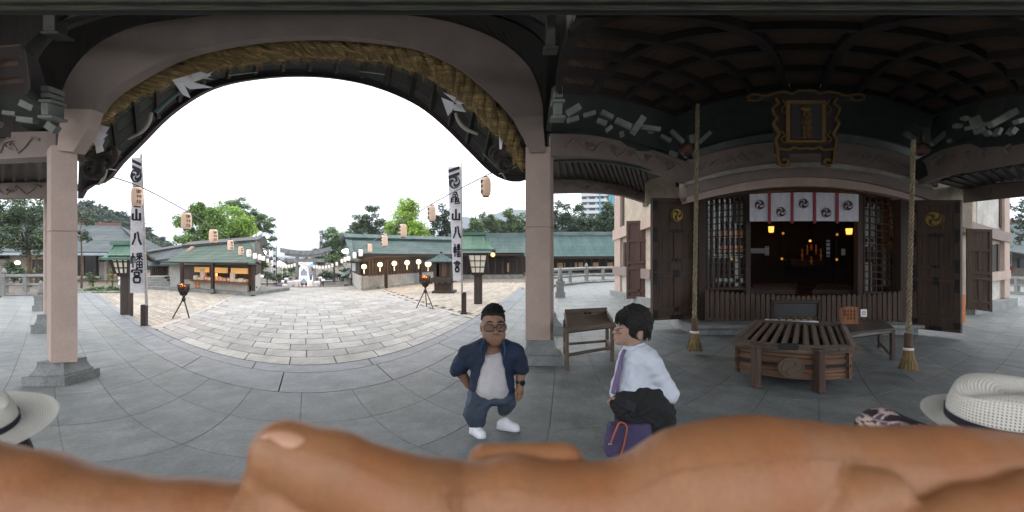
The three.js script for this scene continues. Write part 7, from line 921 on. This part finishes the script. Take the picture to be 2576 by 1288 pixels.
{ const hole = tex(64, (x, y) => { const k = Math.hypot(x - .5, (y - .5) * 1.2); return k < .24 ? 0 : 1; }, 1, false), wv = tex(64, (x, y) => { const a = Math.sin(x * 6.283), b = Math.sin(y * 6.283); return .88 + .1 * a * b; }, 1);
  const mk = (a, b, al = true) => M([.86, .83, .75], .8, { map: rept(wv, a, b), side: THREE.DoubleSide, ...(al ? { alphaMap: rept(hole, a, b), alphaTest: .5 } : {}), bumpMap: rept(wv, a, b), bumpScale: .002 });
  const polar = (n, m, fn) => { const pos = [], uv = [], idx = []; for (let j = 0; j <= m; j++) for (let i = 0; i <= n; i++) { const p = fn(i / n * 2 * Math.PI, j / m); pos.push(...p); uv.push(i / n, j / m); } for (let j = 0; j < m; j++) for (let i = 0; i < n; i++) { const a = j * (n + 1) + i; idx.push(a, a + 1, a + n + 2, a, a + n + 2, a + n + 1); } const g = new THREE.BufferGeometry(); g.setAttribute('position', new THREE.Float32BufferAttribute(pos, 3)); g.setAttribute('uv', new THREE.Float32BufferAttribute(uv, 2)); g.setIndex(idx); g.computeVertexNormals(); g.userData.uvKept = true; return g; };
  const shirtT = tex(256, (x, y) => { const a = fbm(x, y, 5, 14, 4, 55), b = fbm(x, y, 9, 22, 3, 58); const k = a > .53 ? 1 : a > .49 ? .35 : .1; return b > .66 ? [.2 * k + .12, .17 * k + .1, .22 * k + .12] : [.62 * k + .1, .56 * k + .08, .5 * k + .1]; }, 5);
  function hatPerson(label, u, v, D, k, tilt, roll, sh) { const s = D / K * k, c = P(u, v, D), o = thing('person', label, 'person', [c.x, 0, c.z], undefined), h = new THREE.Group(), top = c.y;
    const put = g => g.scale(s, s, s).rotateX(tilt).rotateZ(roll).translate(0, top, 0);
    const R = 128; const crown = obj('hat_crown', put(polar(64, 28, (a, t) => { const q = t < .55 ? t / .55 : 1, w = t < .55 ? 0 : (t - .55) / .45; const r = t < .55 ? R * .86 * Math.pow(q, .8) : R * (.86 + .14 * Math.sin(w * 1.57)), pinch = 1 - .1 * Math.cos(2 * a) * (1 - w); const y = t < .55 ? 104 - 26 * Math.exp(-((Math.sin(a) * q) ** 2) * 9) * (1 - q * .55) - 12 * Math.pow(q, 3) : 92 * (1 - w) ** .8; return [Math.cos(a) * r * 1.1 * (2 - pinch), y, Math.sin(a) * r * .92 * pinch]; })), mk(100, 24), o);
    obj('hat_brim', put(polar(72, 12, (a, t) => { const r = R + (sh.brim - R) * t; return [Math.cos(a) * r * 1.06, -2 - 14 * Math.sin(t * 2.2) * (.55 + .45 * Math.cos(2 * a)) + 20 * t * t * Math.abs(Math.cos(a)) , Math.sin(a) * r * .96]; })), mk(130, 15), o);
    obj('hat_band', put(polar(64, 2, (a, t) => [Math.cos(a) * (R * 1.12), 1 + 24 * t, Math.sin(a) * (R * .945)])), M([.012, .012, .022], .8, { side: THREE.DoubleSide, map: T.cloth }), o);
    const m = x => x * s * 1; obj('body', field(union(.05, ellD([0, top - .11, 0], [.078, .11, .095]), capD([0, top - .15, 0], [0, top - .28, 0], .055, .06), capD([-.1, top - .36, 0], [.1, top - .36, 0], .08, .08), capD([0, top - .4, 0], [0, top - .8, 0], .15, .14), capD([-.09, top - .85, 0], [-.1, .06, 0], .1, .05), capD([.09, top - .85, 0], [.1, .06, 0], .1, .05)), V(-.35, 0, -.3), V(.35, top + .08, .3), 56), M([.40, .22, .13], .6), o);
    obj('hair', field((x, y, z) => Math.max(ellD([0, top - .1, -.005], [.088, .11, .1])(x, y, z), top - .16 - y), V(-.14, top - .24, -.16), V(.14, top + .1, .16), 30), mHair, o);
    obj('patterned_shirt', field((x, y, z) => Math.max(union(.05, capD([-.15, top - .36, 0], [.15, top - .36, 0], .10, .10), capD([0, top - .4, 0], [0, top - .85, 0], .185, .175), capD([-.2, top - .37, 0], [-.25, top - .62, .03], .085, .07), capD([.2, top - .37, 0], [.25, top - .62, .03], .085, .07), ...(sh.shoulder ? [capD(sh.shoulder[0], sh.shoulder[1], .06, .1)] : []))(x, y, z), top - .95 - y), V(-.5, top - 1, -.35), V(.5, top + .12, .35), 52), M([1, 1, 1], .9, { map: shirtT }), o);
    obj('trousers', field((x, y, z) => Math.max(union(.05, capD([-.09, top - .9, 0], [-.1, .08, 0], .13, .085), capD([.09, top - .9, 0], [.1, .08, 0], .13, .085))(x, y, z), y - top + .88, .07 - y), V(-.3, 0, -.25), V(.3, top - .7, .25), 40), M([.05, .05, .07], .9), o); for (const x of [-.1, .1]) obj('shoe', sph(V(x, .05, .05), .06, .8, .8, 2, 12), M([.02, .02, .02], .5), o); return o; }
  const sc = 1.0 / K; hatPerson('person in a cream straw hat and patterned shirt at the right edge', 2532, 1056, 1.0, .9, .16, .08, { brim: 184, shoulder: [[-.155, -.074 + P(0, 1056, 1).y, -.12], [-.06, -.15 + P(0, 1056, 1).y, -.1]] });
  hatPerson('person under a cream straw hat cut by the left edge, wide brim showing', -72, 1072, 1.05, .68, .3, -.1, { brim: 240 }); }
scene.fog = new THREE.FogExp2(new THREE.Color().setRGB(.72, .84, 1.0), .00028);
renderer.render(scene, camera);
